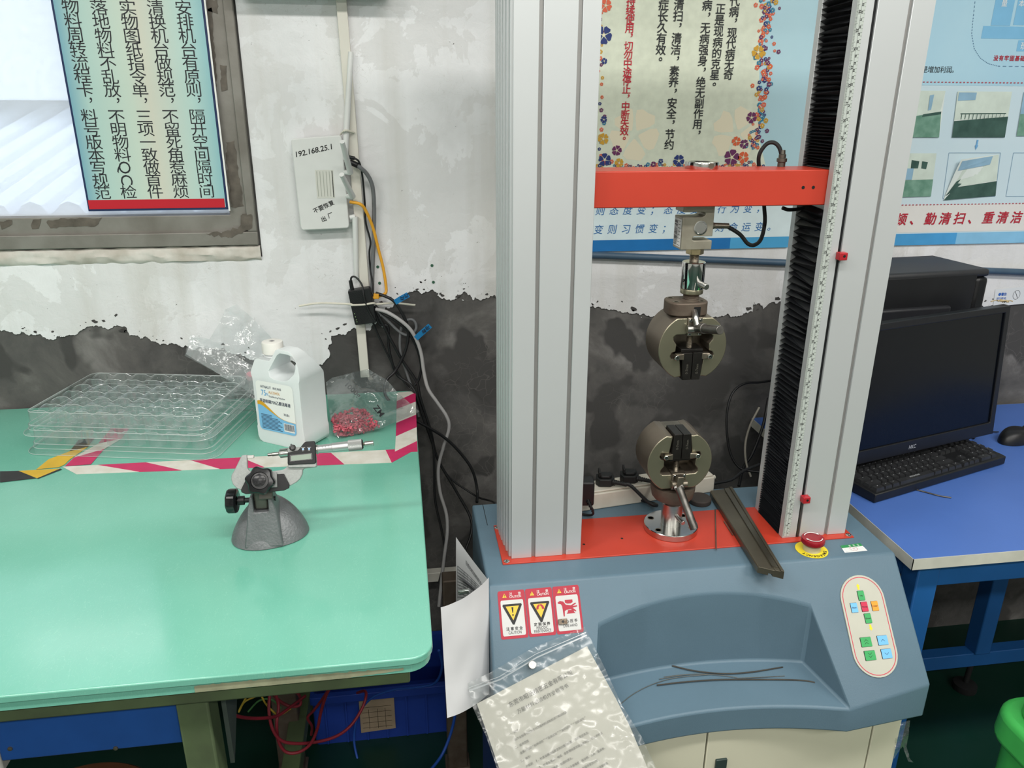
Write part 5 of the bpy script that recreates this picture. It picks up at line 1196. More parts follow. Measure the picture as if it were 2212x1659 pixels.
bm = nb(); (xa, za), (xb, zq) = Z6(460, 1310), Z6(1150, 1296); linetext(bm, f2, '顿、勤清扫、重清洁'[0:9], xa, za, xb, za, .031, bold=.02, shear=.12); obj('lettering', bm, mk('poster slogan red', 'b3253a', .45, var=0), p2, flat=True)
bm = nb(); (xa, za), (xb, zq) = Z6(600, 415), Z6(780, 418); linetext(bm, f2, '是增加利润。', xa, za, xb, za, .0155); obj('lettering', bm, M_pblk, p2, flat=True)
bm = nb(); (xa, za), (xb, zq) = Z6(1025, 347), Z6(1215, 352); linetext(bm, f2, '没有牢固基础一', xa, za, xb, za, .0122, bold=.02); obj('lettering', bm, mk('poster slogan red', 'b3253a', .45, var=0), p2, flat=True)
bm = nb(); put(bm, f2, '量', *Z6(1076, 20), .015); put(bm, f2, '本', *Z6(1178, 22), .015); put(bm, f2, '现', *Z6(1190, 275), .017); obj('white_lettering', bm, M_white_p, p2, flat=True)
bm = nb(); f1 = wallfr(PY-.0008)
for a, b_ in (((1035, -60), (1108, 155)), ((1170, -60), (1400, 155)), ((950, 155), (1400, 238)), ((1160, 240), (1400, 310))):
    (xa, za), (xb, zq) = Z6(*a), Z6(*b_); rect(bm, f1, xa, xb, zq, za)
obj('chart_blocks', bm, mk('poster chart blue', '7fbade', .35, var=.02), p2, flat=True)
bm = nb(); dash = [(905, -40), (890, 100), (880, 200), (895, 290), (930, 345), (980, 380), (1040, 395), (1250, 398)]
for k in range(40):
    a, b_ = Z6(*along(dash, k/40)), Z6(*along(dash, (k+.55)/40)); d = Vector((b_[0]-a[0], b_[1]-a[1])).normalized()*.0007; n_ = (-d.y, d.x)
    poly(bm, f2, [(a[0]+n_[0], a[1]+n_[1]), (b_[0]+n_[0], b_[1]+n_[1]), (b_[0]-n_[0], b_[1]-n_[1]), (a[0]-n_[0], a[1]-n_[1])])
tag(obj('dashed_outline', bm, mk('poster navy ink', '5d7f9d', .45, var=0), p2, flat=True), kind='stuff')
GR, DG, PGc, PW, PB = mk('photo green', '5e8a78', .25, col2='80a796', vs=40), mk('photo dark green', '45645c', .25, col2='33504a', vs=30), mk('photo pale', 'cfdcd2', .25, var=.05), mk('photo white', 'dfe8e4', .25, var=.03), mk('photo blue', '8fb4cc', .25, var=.05)
def photo(quad, shapes, curl=0):
    Q = [Vector(Z6(*q)) for q in quad]
    def f(off): return lambda u, v: (lambda p: Vector((p.x, PY-off-curl*max(0, (1-u)*(1-v))**2, p.y)))((Q[0]*(1-u)+Q[1]*u)*(1-v)+(Q[3]*(1-u)+Q[2]*u)*v)
    bm = nb(); g0, g1 = f(.0020), f(.0012)
    n = 8; gridf(bm, lambda u, v: g0(u, v), n, n, 0)
    o = obj('photo_print', bm, PW, p2, flat=True)
    for k, (mt, pts) in enumerate(shapes):
        bm = nb()
        P_ = [Vector(p) for p in pts]; dense = []
        for a, b_ in zip(P_, P_[1:]+P_[:1]):
            for t in range(6): dense.append(a.lerp(b_, t/6))
        poly(bm, f(.0024+.0003*k), [(p.x, p.y) for p in dense]); obj('photo_area', bm, mt, o, flat=True)
photo([(795, 546), (1118, 548), (1075, 820), (760, 820)], [(PGc, [(0, 0), (1, 0), (1, .55), (0, .62)]), (DG, [(0, .64), (1, .54), (1, 1), (0, 1)]), (PB, [(.02, .02), (.35, .02), (.34, .18), (.02, .2)])] + [(DG, [(.1, .47), (.95, .46), (.95, .48), (.1, .49)])] + [(DG, [(.12+k*.07, .48), (.13+k*.07, .48), (.125+k*.07, .6), (.115+k*.07, .6)]) for k in range(12)])
photo([(420, 540), (722, 542), (683, 820), (380, 820)], [(PGc, [(0, 0), (1, 0), (.95, .45), (0, .6)]), (GR, [(0, .62), (.97, .45), (1, 1), (0, 1)]), (DG, [(.62, .5), (.97, .44), (.97, .5), (.6, .56)]), (PB, [(.7, .1), (.78, .08), (.76, .4), (.7, .42)])])
photo([(380, 915), (668, 915), (634, 1172), (350, 1180)], [(PGc, [(0, 0), (1, 0), (1, .6), (0, .6)]), (GR, [(0, .62), (1, .6), (1, 1), (0, 1)]), (DG, [(.5, .15), (.66, .18), (.65, .34), (.5, .34)]), (DG, [(.72, .18), (.84, .2), (.82, .36), (.72, .34)]), (PB, [(.35, .34), (.56, .34), (.55, .6), (.35, .6)])])
photo([(800, 950), (1040, 922), (1020, 1168), (710, 1195)], [(PGc, [(.2, .1), (1, .0), (1, .62), (.1, .7)]), (DG, [(.14, .70), (1, .64), (1, 1), (0, 1)]), (PB, [(.05, .05), (.85, .02), (.8, .22), (.05, .28)]), (DG, [(.0, .9), (.12, .55), (.2, .5), (.16, .6), (.25, .62), (.1, .8)])], curl=.010)
photo([(1190, 548), (1500, 548), (1460, 810), (1145, 812)], [(PB, [(0, 0), (1, 0), (1, .5), (0, .5)]), (GR, [(0, .5), (1, .5), (1, 1), (0, 1)])])
bm = nb(); (xa, za) = Z6(910, 865); poly(bm, f2, [(xa-.0022, za+.012), (xa+.0022, za+.012), (xa+.0022, za-.001), (xa+.0048, za-.001), (xa, za-.012), (xa-.0048, za-.001), (xa-.0022, za-.001)]); obj('down_arrow', bm, mk('poster arrow blue', '6fa8d6', .4, var=0), p2, flat=True)
for q in (((745, 912), (1053, 912), (1020, 1172), (708, 1185)), ((1130, 912), (1420, 912), (1390, 1170), (1085, 1172))):
    bm = nb(); P_ = [Vector(Z6(*v)) for v in q]
    for a, b_ in zip(P_, P_[1:]+P_[:1]):
        d = (b_-a).normalized()*.0005; n_ = Vector((-d.y, d.x)); poly(bm, wallfr(PY-.0010), [tuple(a+n_), tuple(b_+n_), tuple(b_-n_), tuple(a-n_)])
    obj('photo_outline', bm, mk('poster line blue', '7d9fb8', .4, var=0), p2, flat=True)
# ------------------------------------------------------------------ blue-grey conduit running along the wall
bm = nb(); a, b_ = Vector(wpt(1240, 549, WALL-.008)), Vector(wpt(1696, 567, WALL-.008)); d = (b_-a)/(b_.x-a.x)
P = lambda x: Vector((x, WALL-.0125, a.y+(x-a.x)*d.y))
cyl(bm, P(.40), P(1.95), .0085, seg=16); tag(obj('conduit_pipe', bm, mk('blue grey conduit', '41586c', .45, var=.05)), 'thin blue grey conduit pipe sloping along the wall below the posters', 'pipe')
# ------------------------------------------------------------------ white cable trunking, router, small switch, cables
M_trunk = mk('aged white plastic trunking', 'dad8cf', .5, col2='d2cfc4', vs=8); M_rt = mk('white router plastic', 'd9dbd9', .4, var=.015)
def trunk(pa, pb_, w_, label, dep=.012):
    a, b_ = Vector(wpt(*pa)), Vector(wpt(*pb_)); bm = nb(); t = (b_-a).normalized(); n_ = Vector((-t.y, t.x))*w_/2
    pts = [a+n_, b_+n_, b_-n_, a-n_]; prism(bm, [tuple(p) for p in pts], WALL-.003-dep, WALL-.003, 'y')
    return tag(obj('cable_trunking', bm, M_trunk, bevel=.0015), label, 'trunking', 'white cable trunking on the wall')
trunk((728, -120), (790, 640), .0215, 'long strip of white cable trunking running up the wall behind the router')
trunk((774, 640), (789, 812), .0215, 'short strip of white cable trunking below the small black box', .010)
a = wpt(920, 1236); bm = nb(); box(bm, -.9, .25, WALL-.026, WALL-.0005, a[1]-.016, a[1]+.012); tag(obj('cable_trunking', bm, M_trunk, bevel=.002), 'white cable trunking running level along the wall below the bench', 'trunking', 'white cable trunking on the wall')
RY = 1.768; q = [Vector(wpt(x, y, RY)) for x, y in ((628, 300), (738, 292), (755, 493), (650, 498))]
rt = thing('router', 'white router with handwritten notes hung on the wall beside the window', 'router', ((q[0].x+q[2].x)/2, RY, q[3].y))
cen = (q[0]+q[1]+q[2]+q[3])/4
def rq(u, v): return (q[0]*(1-u)+q[1]*u)*(1-v)+(q[3]*(1-u)+q[2]*u)*v
pts = [tuple(rq(u, 1-v)) for u, v in rrect(0, 1, 0, 1, .05, 4)]
bm = nb(); prism(bm, pts, RY, WALL-.012, 'y'); obj('router_body', bm, M_rt, rt, bevel=.003)
rfr = lambda off=.0006: (lambda a, b_: Vector((cen.x+a, RY-off, cen.y+b_)))
C2 = lambda x, y: Vector(wpt(x, y, RY))-cen
bm = nb(); c = C2(678, 325); put(bm, rfr(), '192.168.25.1', c.x, c.y, .0105, rot=R(12), fit=.078, bold=.012, shear=.2); obj('handwriting', bm, M_black_p, rt, flat=True)
bm = nb(); c = C2(698, 447)
linetext(bm, rfr(), '不要恢复', c.x-.016, c.y-.007, c.x+.018, c.y+.008, .0118, rot=R(25), bold=.01); obj('handwriting', bm, M_black_p, rt, flat=True)
bm = nb(); c = C2(705, 469); linetext(bm, rfr(), '出厂', c.x-.006, c.y-.004, c.x+.009, c.y+.004, .0118, rot=R(20), bold=.01); obj('handwriting', bm, M_black_p, rt, flat=True)
bm = nb(); c0_, c1_ = C2(680, 367), C2(724, 428); rect(bm, rfr(.0004), c0_.x, c1_.x, c1_.y, c0_.y, 0)
for k in range(6): rect(bm, rfr(.0008), c0_.x+.003+k*.0066, c0_.x+.0042+k*.0066, c1_.y+.004, c0_.y-.003, 1)
rect(bm, rfr(.0008), c1_.x-.0035, c1_.x-.0020, c1_.y+.002, c0_.y-.002, 2); obj('rating_label', bm, [mk('label off white', 'cfd0c8', .5, var=0), mk('label grey rule', 'a6a89f', .5, var=0), M_black_p], rt, flat=True)
def antenna(P0, P1, P2, w0=.0085):
    bm = nb(); a, b_ = Vector(P0), Vector(P1); x_, y_, z_ = frame_of(a, b_)
    tube(bm, [a, a.lerp(b_, .5), b_], lambda t: w0*(.92-.18*t), seg=14, n=4); cyl(bm, Vector(P2), a, .0055, seg=14); obj('antenna', bm, M_rt, rt, angle=50)
V3 = lambda x, y, Y: onY(x, y, Y)
antenna(V3(745, 345, 1.775), V3(758, 112, 1.785), V3(738, 348, 1.78), .0075)
antenna(V3(757, 373, 1.762), V3(739, 306, 1.70), V3(745, 372, 1.772), .0072)
antenna(V3(762, 425, 1.762), V3(738, 377, 1.70), V3(750, 424, 1.772), .0072)
antenna(V3(767, 468, 1.775), V3(770, 600, 1.786), V3(756, 470, 1.775), .0075)
bm = nb(); tube(bm, [V3(736, 290, WALL-.018), V3(745, 282, 1.765), V3(765, 286, WALL-.018)], .0022, seg=6); obj('cable_tie', bm, mk('white nylon', 'd5d2c4', .4), rt)
M_grey = mk('grey cable jacket', '6c6e70', .5, var=.04); M_lgrey = mk('light grey cable jacket', 'a9a8a8', .45, var=.03); M_yel = mk('yellow cable jacket', 'e0a12c', .4, var=.03); M_bkc = mk('black cable jacket', '191a1c', .42, var=.08)
def cable(name, pts, r_, mat, label, group=None, ends=(), cat='cable'):
    bm = nb(); tube(bm, [onY(*p) for p in pts], r_, seg=10)
    for p0, p1, r1, mi in ends: cyl(bm, onY(*p0), onY(*p1), r1, seg=10, mi=mi)
    return tag(obj(name, bm, [mat, M_black], angle=60), label, cat, group)
G = 'loose cables hanging on the wall'
cable('power_cable', [(755, 340, 1.765), (770, 344, 1.762), (778, 356, 1.765), (784, 390, 1.775), (788, 440, 1.782), (790, 480, 1.785), (800, 520, 1.786), (798, 545, 1.786), (800, 580, 1.785), (806, 622, 1.775), (803, 640, 1.768)], .0022, M_bkc, 'thin black power cable from the router down to the small black box', G, [((752, 339, 1.766), (766, 342, 1.763), .004, 1)])
cable('network_cable', [(762, 352, 1.77), (778, 362, 1.762), (794, 378, 1.768), (805, 405, 1.775), (808, 450, 1.782), (807, 520, 1.786), (805, 580, 1.786), (804, 640, 1.785), (806, 690, 1.786)], .0045, M_grey, 'thick dark grey network cable from the router running down beside the trunking', G, [((757, 350, 1.77), (774, 358, 1.763), .0062, 1)])
cable('network_cable', [(756, 436, 1.77), (778, 441, 1.764), (790, 455, 1.77), (805, 490, 1.78), (818, 540, 1.785), (828, 580, 1.785), (834, 620, 1.78), (832, 634, 1.775), (818, 640, 1.768), (806, 644, 1.765)], .0035, M_yel, 'bright yellow network cable looping from the router to the small black box', G)
# small black switch tied to the trunking
SWY = 1.758; qs = [Vector(wpt(x, y, SWY)) for x, y in ((751, 629), (799, 622), (814, 697), (767, 703))]
swt = thing('network_switch', 'small ribbed black network box tied to the trunking on the wall', 'network box', ((qs[0].x+qs[2].x)/2, SWY, qs[3].y))
sq = lambda u, v: (qs[0]*(1-u)+qs[1]*u)*(1-v)+(qs[3]*(1-u)+qs[2]*u)*v
bm = nb(); prism(bm, [tuple(sq(u, 1-v)) for u, v in rrect(0, 1, 0, 1, .05, 3)], SWY, SWY+.024, 'y'); obj('switch_body', bm, M_black, swt, bevel=.0015)
for k in range(22):
    t0_, = (-.55+k*.075,); pts = []
    a, b_ = (max(0.04, t0_), .06+max(0, .04-t0_)*1.0), (min(.96, t0_+.9), 0)
    u0, v0, u1, v1 = .05, .10+k*.055, .05+.62, .10+k*.055-.42
    if v1 < .06: u1 = u0+(v0-.06)/.42*.62; v1 = .06
    if v0 > .94: u0 = u0+(v0-.94)/.42*.62; v0 = .94
    if u1-u0 < .02: continue
    bm = nb(); A2, B2 = sq(u0, v0), sq(u1, v1); n_ = Vector((-(B2-A2).y, (B2-A2).x)).normalized()*.0007
    prism(bm, [tuple(A2+n_), tuple(B2+n_), tuple(B2-n_), tuple(A2-n_)], SWY-.0012, SWY, 'y'); obj('rib', bm, M_black, swt)
for u, v in ((.09, .66), (.10, .75), (.11, .84), (.12, .90)):
    p = sq(u, v); bm = nb(); cyl(bm, (p.x, SWY-.0016, p.y), (p.x, SWY, p.y), .0008, seg=8); obj('status_light', bm, mk('green led', 'b9e8a0', .4, var=0), swt)
bm = nb()
tube(bm, [V3(646, 661, 1.770), V3(690, 655, 1.765), V3(755, 657, 1.757), V3(760, 659, SWY-.0035), V3(785, 658, SWY-.0035), V3(806, 655, SWY-.003), V3(815, 657, 1.765), V3(850, 655, 1.772), V3(897, 659, 1.775)], .0024, seg=8); obj('cable_tie', bm, mk('white nylon', 'd5d2c4', .4), swt)
bm = nb(); tube(bm, [V3(763, 628, 1.768), V3(758, 606, 1.766), V3(761, 598, 1.765), V3(770, 600, 1.765), V3(782, 616, 1.760), V3(786, 640, SWY-.004), V3(795, 668, SWY-.004), V3(810, 694, SWY-.003)], .0022, seg=8); cyl(bm, V3(757, 606, 1.766), V3(761, 627, 1.768), .0042, .0048, seg=12); obj('power_lead', bm, M_bkc, swt)
bm = nb(); p = V3(813, 639, 1.768); box(bm, p.x-.006, p.x+.006, 1.757, 1.772, p.z-.005, p.z+.006); obj('network_plug', bm, M_yel, swt, bevel=.001)
cable('black_cable', [(812, 633, 1.768), (832, 640, 1.760), (850, 650, 1.757), (866, 672, 1.757), (879, 700, 1.760), (882, 725, 1.765), (875, 760, 1.768), (855, 800, 1.768), (836, 820, 1.760), (831, 845, 1.745), (840, 865, 1.735), (870, 893, 1.730), (905, 912, 1.735), (960, 945, 1.745), (1000, 985, 1.745), (1022, 1020, 1.74), (1031, 1060, 1.73), (1030, 1085, 1.70)], .0036, M_bkc, 'black cable with a blue tag looping low over the bench corner to the machine', G)
cable('grey_cable', [(812, 668, 1.766), (835, 674, 1.757), (862, 690, 1.752), (885, 710, 1.752), (900, 735, 1.756), (910, 765, 1.760), (916, 805, 1.762), (925, 840, 1.76), (945, 870, 1.758), (965, 900, 1.757), (970, 925, 1.757), (958, 965, 1.757), (947, 1010, 1.75), (950, 1060, 1.74), (964, 1110, 1.72), (966, 1150, 1.70), (960, 1200, 1.68), (953, 1260, 1.66), (948, 1310, 1.64)], .0043, M_lgrey, 'thick light grey cable with a blue tag curving down past the bench', G)
cable('grey_cable', [(816, 672, 1.770), (840, 695, 1.776), (865, 718, 1.776), (885, 724, 1.776), (898, 712, 1.778), (897, 697, 1.780), (886, 690, 1.780), (870, 700, 1.780), (864, 730, 1.782), (866, 765, 1.785), (880, 810, 1.786), (893, 850, 1.786), (905, 900, 1.78)], .0034, M_grey, 'dark grey cable with a small loop behind the light grey cable', G)
cable('black_cable', [(808, 664, 1.770), (822, 690, 1.772), (845, 735, 1.776), (870, 780, 1.778), (900, 825, 1.776), (908, 860, 1.772), (930, 930, 1.765), (945, 990, 1.76), (985, 1060, 1.745), (1015, 1115, 1.72), (1018, 1150, 1.69), (1005, 1190, 1.66)], .0034, M_bkc, 'black cable crossing down to the machine cover behind the paper', G)
cable('black_cable', [(810, 660, 1.772), (828, 678, 1.768), (850, 690, 1.765), (880, 715, 1.765), (900, 750, 1.77), (910, 790, 1.775), (905, 818, 1.776), (896, 832, 1.776)], .0034, M_bkc, 'short black cable bending back in an arc beside the light grey cable', G)
cable('black_cable', [(807, 668, 1.768), (820, 700, 1.774), (838, 705, 1.776), (839, 740, 1.78), (845, 775, 1.782), (858, 810, 1.782), (885, 830, 1.778), (900, 855, 1.77), (915, 905, 1.765), (935, 960, 1.76), (938, 1010, 1.75), (940, 1080, 1.74), (955, 1150, 1.72), (962, 1200, 1.70), (948, 1260, 1.68)], .0032, M_bkc, 'kinked black cable dropping straight down beside the bench edge', G)
cable('black_cable', [(803, 690, 1.772), (820, 730, 1.778), (850, 790, 1.782), (880, 835, 1.78), (895, 850, 1.775), (920, 920, 1.768), (950, 1000, 1.76), (975, 1035, 1.755), (1010, 1060, 1.745), (1035, 1075, 1.72), (1060, 1082, 1.66), (1074, 1089, 1.36)][:11] + [(1072, 1088, 1.345)], .0024, M_bkc, 'thin black cable running across to the back of the machine cover', G)
for (x, y), (x2, y2), lab, txt in (((853, 653), (882, 636), 'blue handwritten tag folded on the black cable below the yellow cable', '红'), ((898, 731), (929, 703), 'blue handwritten tag folded on the light grey cable', '监控')):
    a, b_ = onY(x, y, 1.750), onY(x2, y2, 1.748); t = (b_-a).normalized(); n_ = Vector((-t.z, 0, t.x)).normalized()
    tg = thing('cable_tag', lab, 'tag', tuple(a), group=None)
    bm = nb(); w0 = .0065
    v_ = [a-n_*w0, a+t*.014-n_*w0, b_-n_*(w0*1.05), b_+n_*w0*.9, a+t*.014+n_*w0, a+n_*w0*.9]
    for off in (0,): bm.faces.new([bm.verts.new(p) for p in v_])
    bmesh.ops.solidify(bm, geom=bm.faces[:], thickness=.0006); obj('tag_flag', bm, mk('blue tag tape', '2f9fe0', .45, var=.03), tg)
    bm = nb(); rot = math.atan2(t.z, t.x); m_ = a.lerp(b_, .66)
    linetext(bm, lambda u, v: Vector((m_.x+u, m_.y-.0012, m_.z+v)), txt+txt if len(txt) < 2 else txt, -.004*t.x, -.004*t.z, .007*t.x, .007*t.z, .0095, rot=rot+R(70), bold=.015); obj('handwriting', bm, M_black_p, tg, flat=True)
for x, y in ((816, 576), (820, 611), (933, 573), (936, 609)):
    p = onY(x, y); bm = nb(); lathe(bm, [(.0036, 0), (.0034, .0012), (.0018, .0014), (.0016, .0003)], (p.x, WALL-.003, p.z), (0, -1, 0), seg=12)
    o = tag(obj('wall_plug', bm, mk('green wall plug', '3d6a54', .6, var=.2)), {816: 'green wall plug just left of the yellow cable, upper one', 820: 'green wall plug just left of the yellow cable, lower one', 933: 'green wall plug in the white wall, upper right of four', 936: 'green wall plug in the white wall, lower right of four'}[x], 'wall plug', 'wall plugs')
# wall box whose underside shows at the top edge
bm = nb(); x0, z_ = wpt(512, 2); x1 = wpt(842, 2)[0]; box(bm, x0, x1, WALL-.07, WALL-.003, 1.7445, 1.80); tag(obj('wall_box', bm, mk('grey painted box', 'a9aba9', .5, var=.03), bevel=.004), 'grey wall mounted box above the router at the top edge', 'box')
# warning label on the wall at the far right
a = [Vector(wpt(x, y, WALL-.004)) for x, y in ((2150, 625), (2212, 618), (2212, 655), (2145, 662))]
wl_ = thing('warning_label', 'small white warning label on the wall beside the computer case', 'label', (a[0].x, WALL-.004, a[3].y))
bm = nb(); bm.faces.new([bm.verts.new((p.x, WALL-.0042, p.y)) for p in [a[3], a[2]+Vector((.03, 0)), a[1]+Vector((.03, 0)), a[0]]]); obj('label_sheet', bm, mk('label glossy white', 'd9dde0', .3, var=.01), wl_, flat=True)
bm = nb(); c = Vector(wpt(2157, 635)); f = wallfr(WALL-.0046); poly(bm, f, [(c.x+.0042*math.cos(k*.5), c.y+.0042*math.sin(k*.5)) for k in range(13)]); linetext(bm, f, '警告', c.x+.0085, c.y, c.x+.0165, c.y, .0085, bold=.02); linetext(bm, f, '请勿断电', c.x-.004, c.y-.0115, c.x+.018, c.y-.0115, .0075)
obj('lettering', bm, mk('label blue ink', '2f63b8', .5, var=0), wl_, flat=True)
bm = nb(); c = Vector(wpt(2193, 636)); pr = [(c.x+.0105*math.cos(R(k*12)), c.y+.0125*math.sin(R(k*12))) for k in range(31)]
for k in range(30): poly(bm, f, [pr[k], pr[k+1], (c.x+(pr[k+1][0]-c.x)*.93, c.y+(pr[k+1][1]-c.y)*.93), (c.x+(pr[k][0]-c.x)*.93, c.y+(pr[k][1]-c.y)*.93)])
poly(bm, f, [(c.x-.006, c.y+.009), (c.x-.005, c.y+.0095), (c.x+.006, c.y-.009), (c.x+.005, c.y-.0095)]); obj('symbol', bm, M_black_p, wl_, flat=True)
# ================================================================== ON THE MACHINE
TOPZ = .7905
# power strip with two plugs and an adapter, behind the left column
pA, pB = Vector((.297, 1.283, TOPZ)), Vector((.613, 1.330, TOPZ)); dx = (pB-pA); L_ = dx.length; an = math.atan2(dx.y, dx.x)
ps = thing('power_strip', 'white multi socket power strip lying on the back of the machine cover', 'power strip', tuple(pA), (0, 0, an))
M_ps = mk('aged white socket plastic', 'd3cec2', .45, col2='c6c0b2', vs=20)
bm = nb(); prism(bm, rrect(0, L_, 0, .052, .006, 4), 0, .034); box(bm, .004, L_-.004, .004, .048, .034, .038); body = obj('strip_body', bm, M_ps, ps, bevel=.003, local=True)
for k in range(5):
    x = .045+k*.058
    for dx_, dy_, r_ in ((-.007, .010, 0), (.007, .010, 0), (0, -.008, 1)):
        bm = nb(); box(bm, x+dx_-.0011, x+dx_+.0011, .027+dy_-.0038, .027+dy_+.0038, .0378, .0383); obj('socket_slot', bm, M_black, body, local=True)
bm = nb(); box(bm, L_-.10, L_-.06, .012, .040, .038, .0384); obj('strip_label', bm, M_white_p, body, local=True)
bm = nb(); box(bm, .212, .222, .030, .044, .038, .0405); obj('power_switch', bm, mk('red rocker', 'c1222b', .3), body, local=True, bevel=.001)
bm = nb(); cyl(bm, (L_, .026, .018), (L_+.014, .026, .020), .006, .004, seg=14); obj('strain_relief', bm, M_ps, ps, local=True)
rot = Matrix.Translation(pA) @ Matrix.Rotation(an, 4, 'Z')
def plug(x, label):
    t = thing('plug', label, 'plug', tuple(rot @ Vector((x, .028, .0385))), (0, 0, an-R(18)), 'black plugs in the power strip')
    bm = nb(); prism(bm, [(-.017, .012), (-.019, -.004), (-.013, -.016), (.010, -.016), (.018, -.006), (.017, .012)], 0, .016); prism(bm, [(-.013, .009), (-.014, -.004), (-.009, -.012), (.007, -.012), (.013, -.005), (.013, .009)], .016, .022); obj('plug_body', bm, M_rub, t, bevel=.002, local=True)
    bm = nb(); box(bm, -.014, -.010, -.012, .010, .020, .030); obj('plug_grip', bm, M_rub, t, bevel=.0015, local=True)
    bm = nb()
    for k in range(6): cyl(bm, (.014+k*.004, -.010-k*.0014, .009), (.0168+k*.004, -.011-k*.0014, .009), .0052-k*.0003, seg=12)
    cyl(bm, (.010, -.009, .009), (.040, -.0195, .008), .0036, seg=12); obj('strain_relief', bm, M_rub, t, local=True)
    return t
pl1 = plug(.088, 'black plug in the power strip nearest the left column'); pl2 = plug(.140, 'black plug in the power strip next to the lower grip')
for nm, x, tgt, lab in (('plug_cable', .088, [(.452, 1.268, .812), (.468, 1.270, .803), (.470, 1.285, .798), (.44, 1.32, .7945), (.40, 1.345, .7945)], 'black cable curling from the plug nearest the left column'), ('plug_cable', .140, [(.475, 1.283, .815), (.50, 1.28, .803), (.525, 1.29, .798), (.52, 1.33, .7945)], 'black cable curling from the plug next to the lower grip')):
    s0 = rot @ Vector((x, .028, .0385)); m_ = Matrix.Translation(s0) @ Matrix.Rotation(an-R(18), 4, 'Z')
    bm = nb(); tube(bm, [m_ @ Vector((.036, -.0185, .008)), m_ @ Vector((.048, -.022, .007))] + tgt, .0036, seg=10); tag(obj(nm, bm, M_bkc), lab, 'cable', 'plug cables')
ad = thing('power_adapter', 'black power adapter standing at the end of the power strip beside the left column', 'adapter', (.320, 1.264, TOPZ), (0, 0, R(-8)))
bm = nb(); box(bm, -.012, .022, -.006, .024, .028, .078); obj('adapter_body', bm, M_black, ad, bevel=.004, seg=3, local=True)
bm = nb()
for k in range(5): cyl(bm, (.010+k*.0022, -.006-k*.0010, .040-k*.0045), (.0112+k*.0022, -.0066-k*.0010, .0375-k*.0045), .0040-k*.0003, seg=12)
tube(bm, [(.009, -.003, .044), (.013, -.009, .034), (.020, -.011, .022), (.018, 0, .006), (-.01, .012, .003)], .0022, seg=8); obj('adapter_cable', bm, M_bkc, ad, local=True)
# round rubber puck behind the lower grip
bm = nb(); c = onZ(1510, 1086, TOPZ); lathe(bm, [(.021, 0), (.0222, .002), (.0222, .009), (.0205, .011), (.0001, .0112)], (.567, 1.293, TOPZ), seg=36); tag(obj('rubber_puck', bm, mk('brown black rubber', '3a3431', .7, var=.1)), 'flat dark round rubber puck on the cover behind the lower grip', 'puck')
# steel T-slot bar lying across the plate
b0, b1 = Vector((.592, 1.322, .7926)), Vector((.594, 1.037, .7926)); 
bar = thing('steel_bar', 'long dark steel fixture bar lying front to back beside the lower grip', 'bar', (.6, 1.18, .7926), (0, 0, 0))
A0 = [(1536, 1056), (1573, 1055)]; 
def bq(t, s, h):   # t along the bar (0 back .. 1 front), s across (0 left .. 1 right), h height
    Lb, Rb = onZ(1534, 1060, .8045), onZ(1581, 1054, .8045); Lf, Rf = onZ(1637, 1224, .8045), onZ(1694, 1238, .8045)
    p = Lb.lerp(Lf, t).lerp(Rb.lerp(Rf, t), s); return Vector((p.x, p.y, .7926+h))
def loft(prof, name, mat, par, t0=0, t1=1, **k):
    bm = nb(); a = [bm.verts.new(bq(t0, s, h)) for s, h in prof]; b_ = [bm.verts.new(bq(t1, s, h)) for s, h in prof]; n = len(prof)
    for i in range(n): bm.faces.new((a[i], a[(i+1) % n], b_[(i+1) % n], b_[i]))
    bm.faces.new(a[::-1]); bm.faces.new(b_); return obj(name, bm, mat, par, **k)
M_bar = mk('dark oiled bar steel', '716b5e', .40, .75, col2='5e594d', vs=10, det=7)
loft([(0, 0), (.42, 0), (.42, .004), (.58, .004), (.58, 0), (1, 0), (1, .0155), (.88, .0155), (.86, .0135), (.66, .0135), (.64, .012), (.04, .012), (0, .010)], 'bar_body', M_bar, bar, bevel=.0005)
loft([(.62, .0136), (.84, .0136), (.84, .0146), (.62, .0146)], 'bar_rail', mk('worn rail steel', '6b675c', .32, .85, var=.05), bar, .02, .97)
# wire pieces in the tray and one thin rod standing by the bar
def wire(pts, r_, label, z0=.6135, mat=None, grp='wires in the machine tray'):
    bm = nb(); P = []
    for x, y in pts: P.append(onP(x, y, (0, 1.03, .615+r_), Vector((0, -.115, 1)).normalized()))
    tube(bm, P, r_, seg=8); tag(obj('wire_piece', bm, mat or mk('dark spring wire', '5c5852', .35, .8, var=.1)), label, 'wire', grp)
M_w2 = mk('bright thin wire', '8f8e88', .3, .85)
wire([(1452, 1438), (1500, 1449), (1560, 1455), (1620, 1452), (1691, 1441)], .0012, 'thick wire bowed downwards, rearmost in the machine tray')
wire([(1419, 1480), (1480, 1473), (1560, 1468), (1680, 1468), (1735, 1470), (1760, 1474)], .0012, 'longest thick wire, foremost in the machine tray')
wire([(1424, 1467), (1470, 1459), (1510, 1456), (1560, 1459), (1592, 1464)], .0006, 'thin wire arched upwards in the middle of the machine tray', mat=M_w2)
wire([(1434, 1462), (1480, 1457), (1530, 1456)], .0005, 'short thin wire beside the arched one in the machine tray', mat=M_w2)
wire([(1340, 1521), (1370, 1498), (1410, 1478), (1460, 1464), (1530, 1457)], .0006, 'thin curved wire reaching out of the tray towards the document bag', mat=M_w2)
wire([(1592, 1465), (1640, 1463), (1695, 1460)], .0006, 'thin straight wire ending behind the longest one in the machine tray', mat=M_w2)
bm = nb(); tube(bm, [onZ(1545, 1100, .7940), onZ(1547, 1187, .7940)], .0011, seg=8, smooth=False); tag(obj('thin_rod', bm, M_dksteel), 'thin steel rod lying on the orange plate beside the steel bar', 'rod')
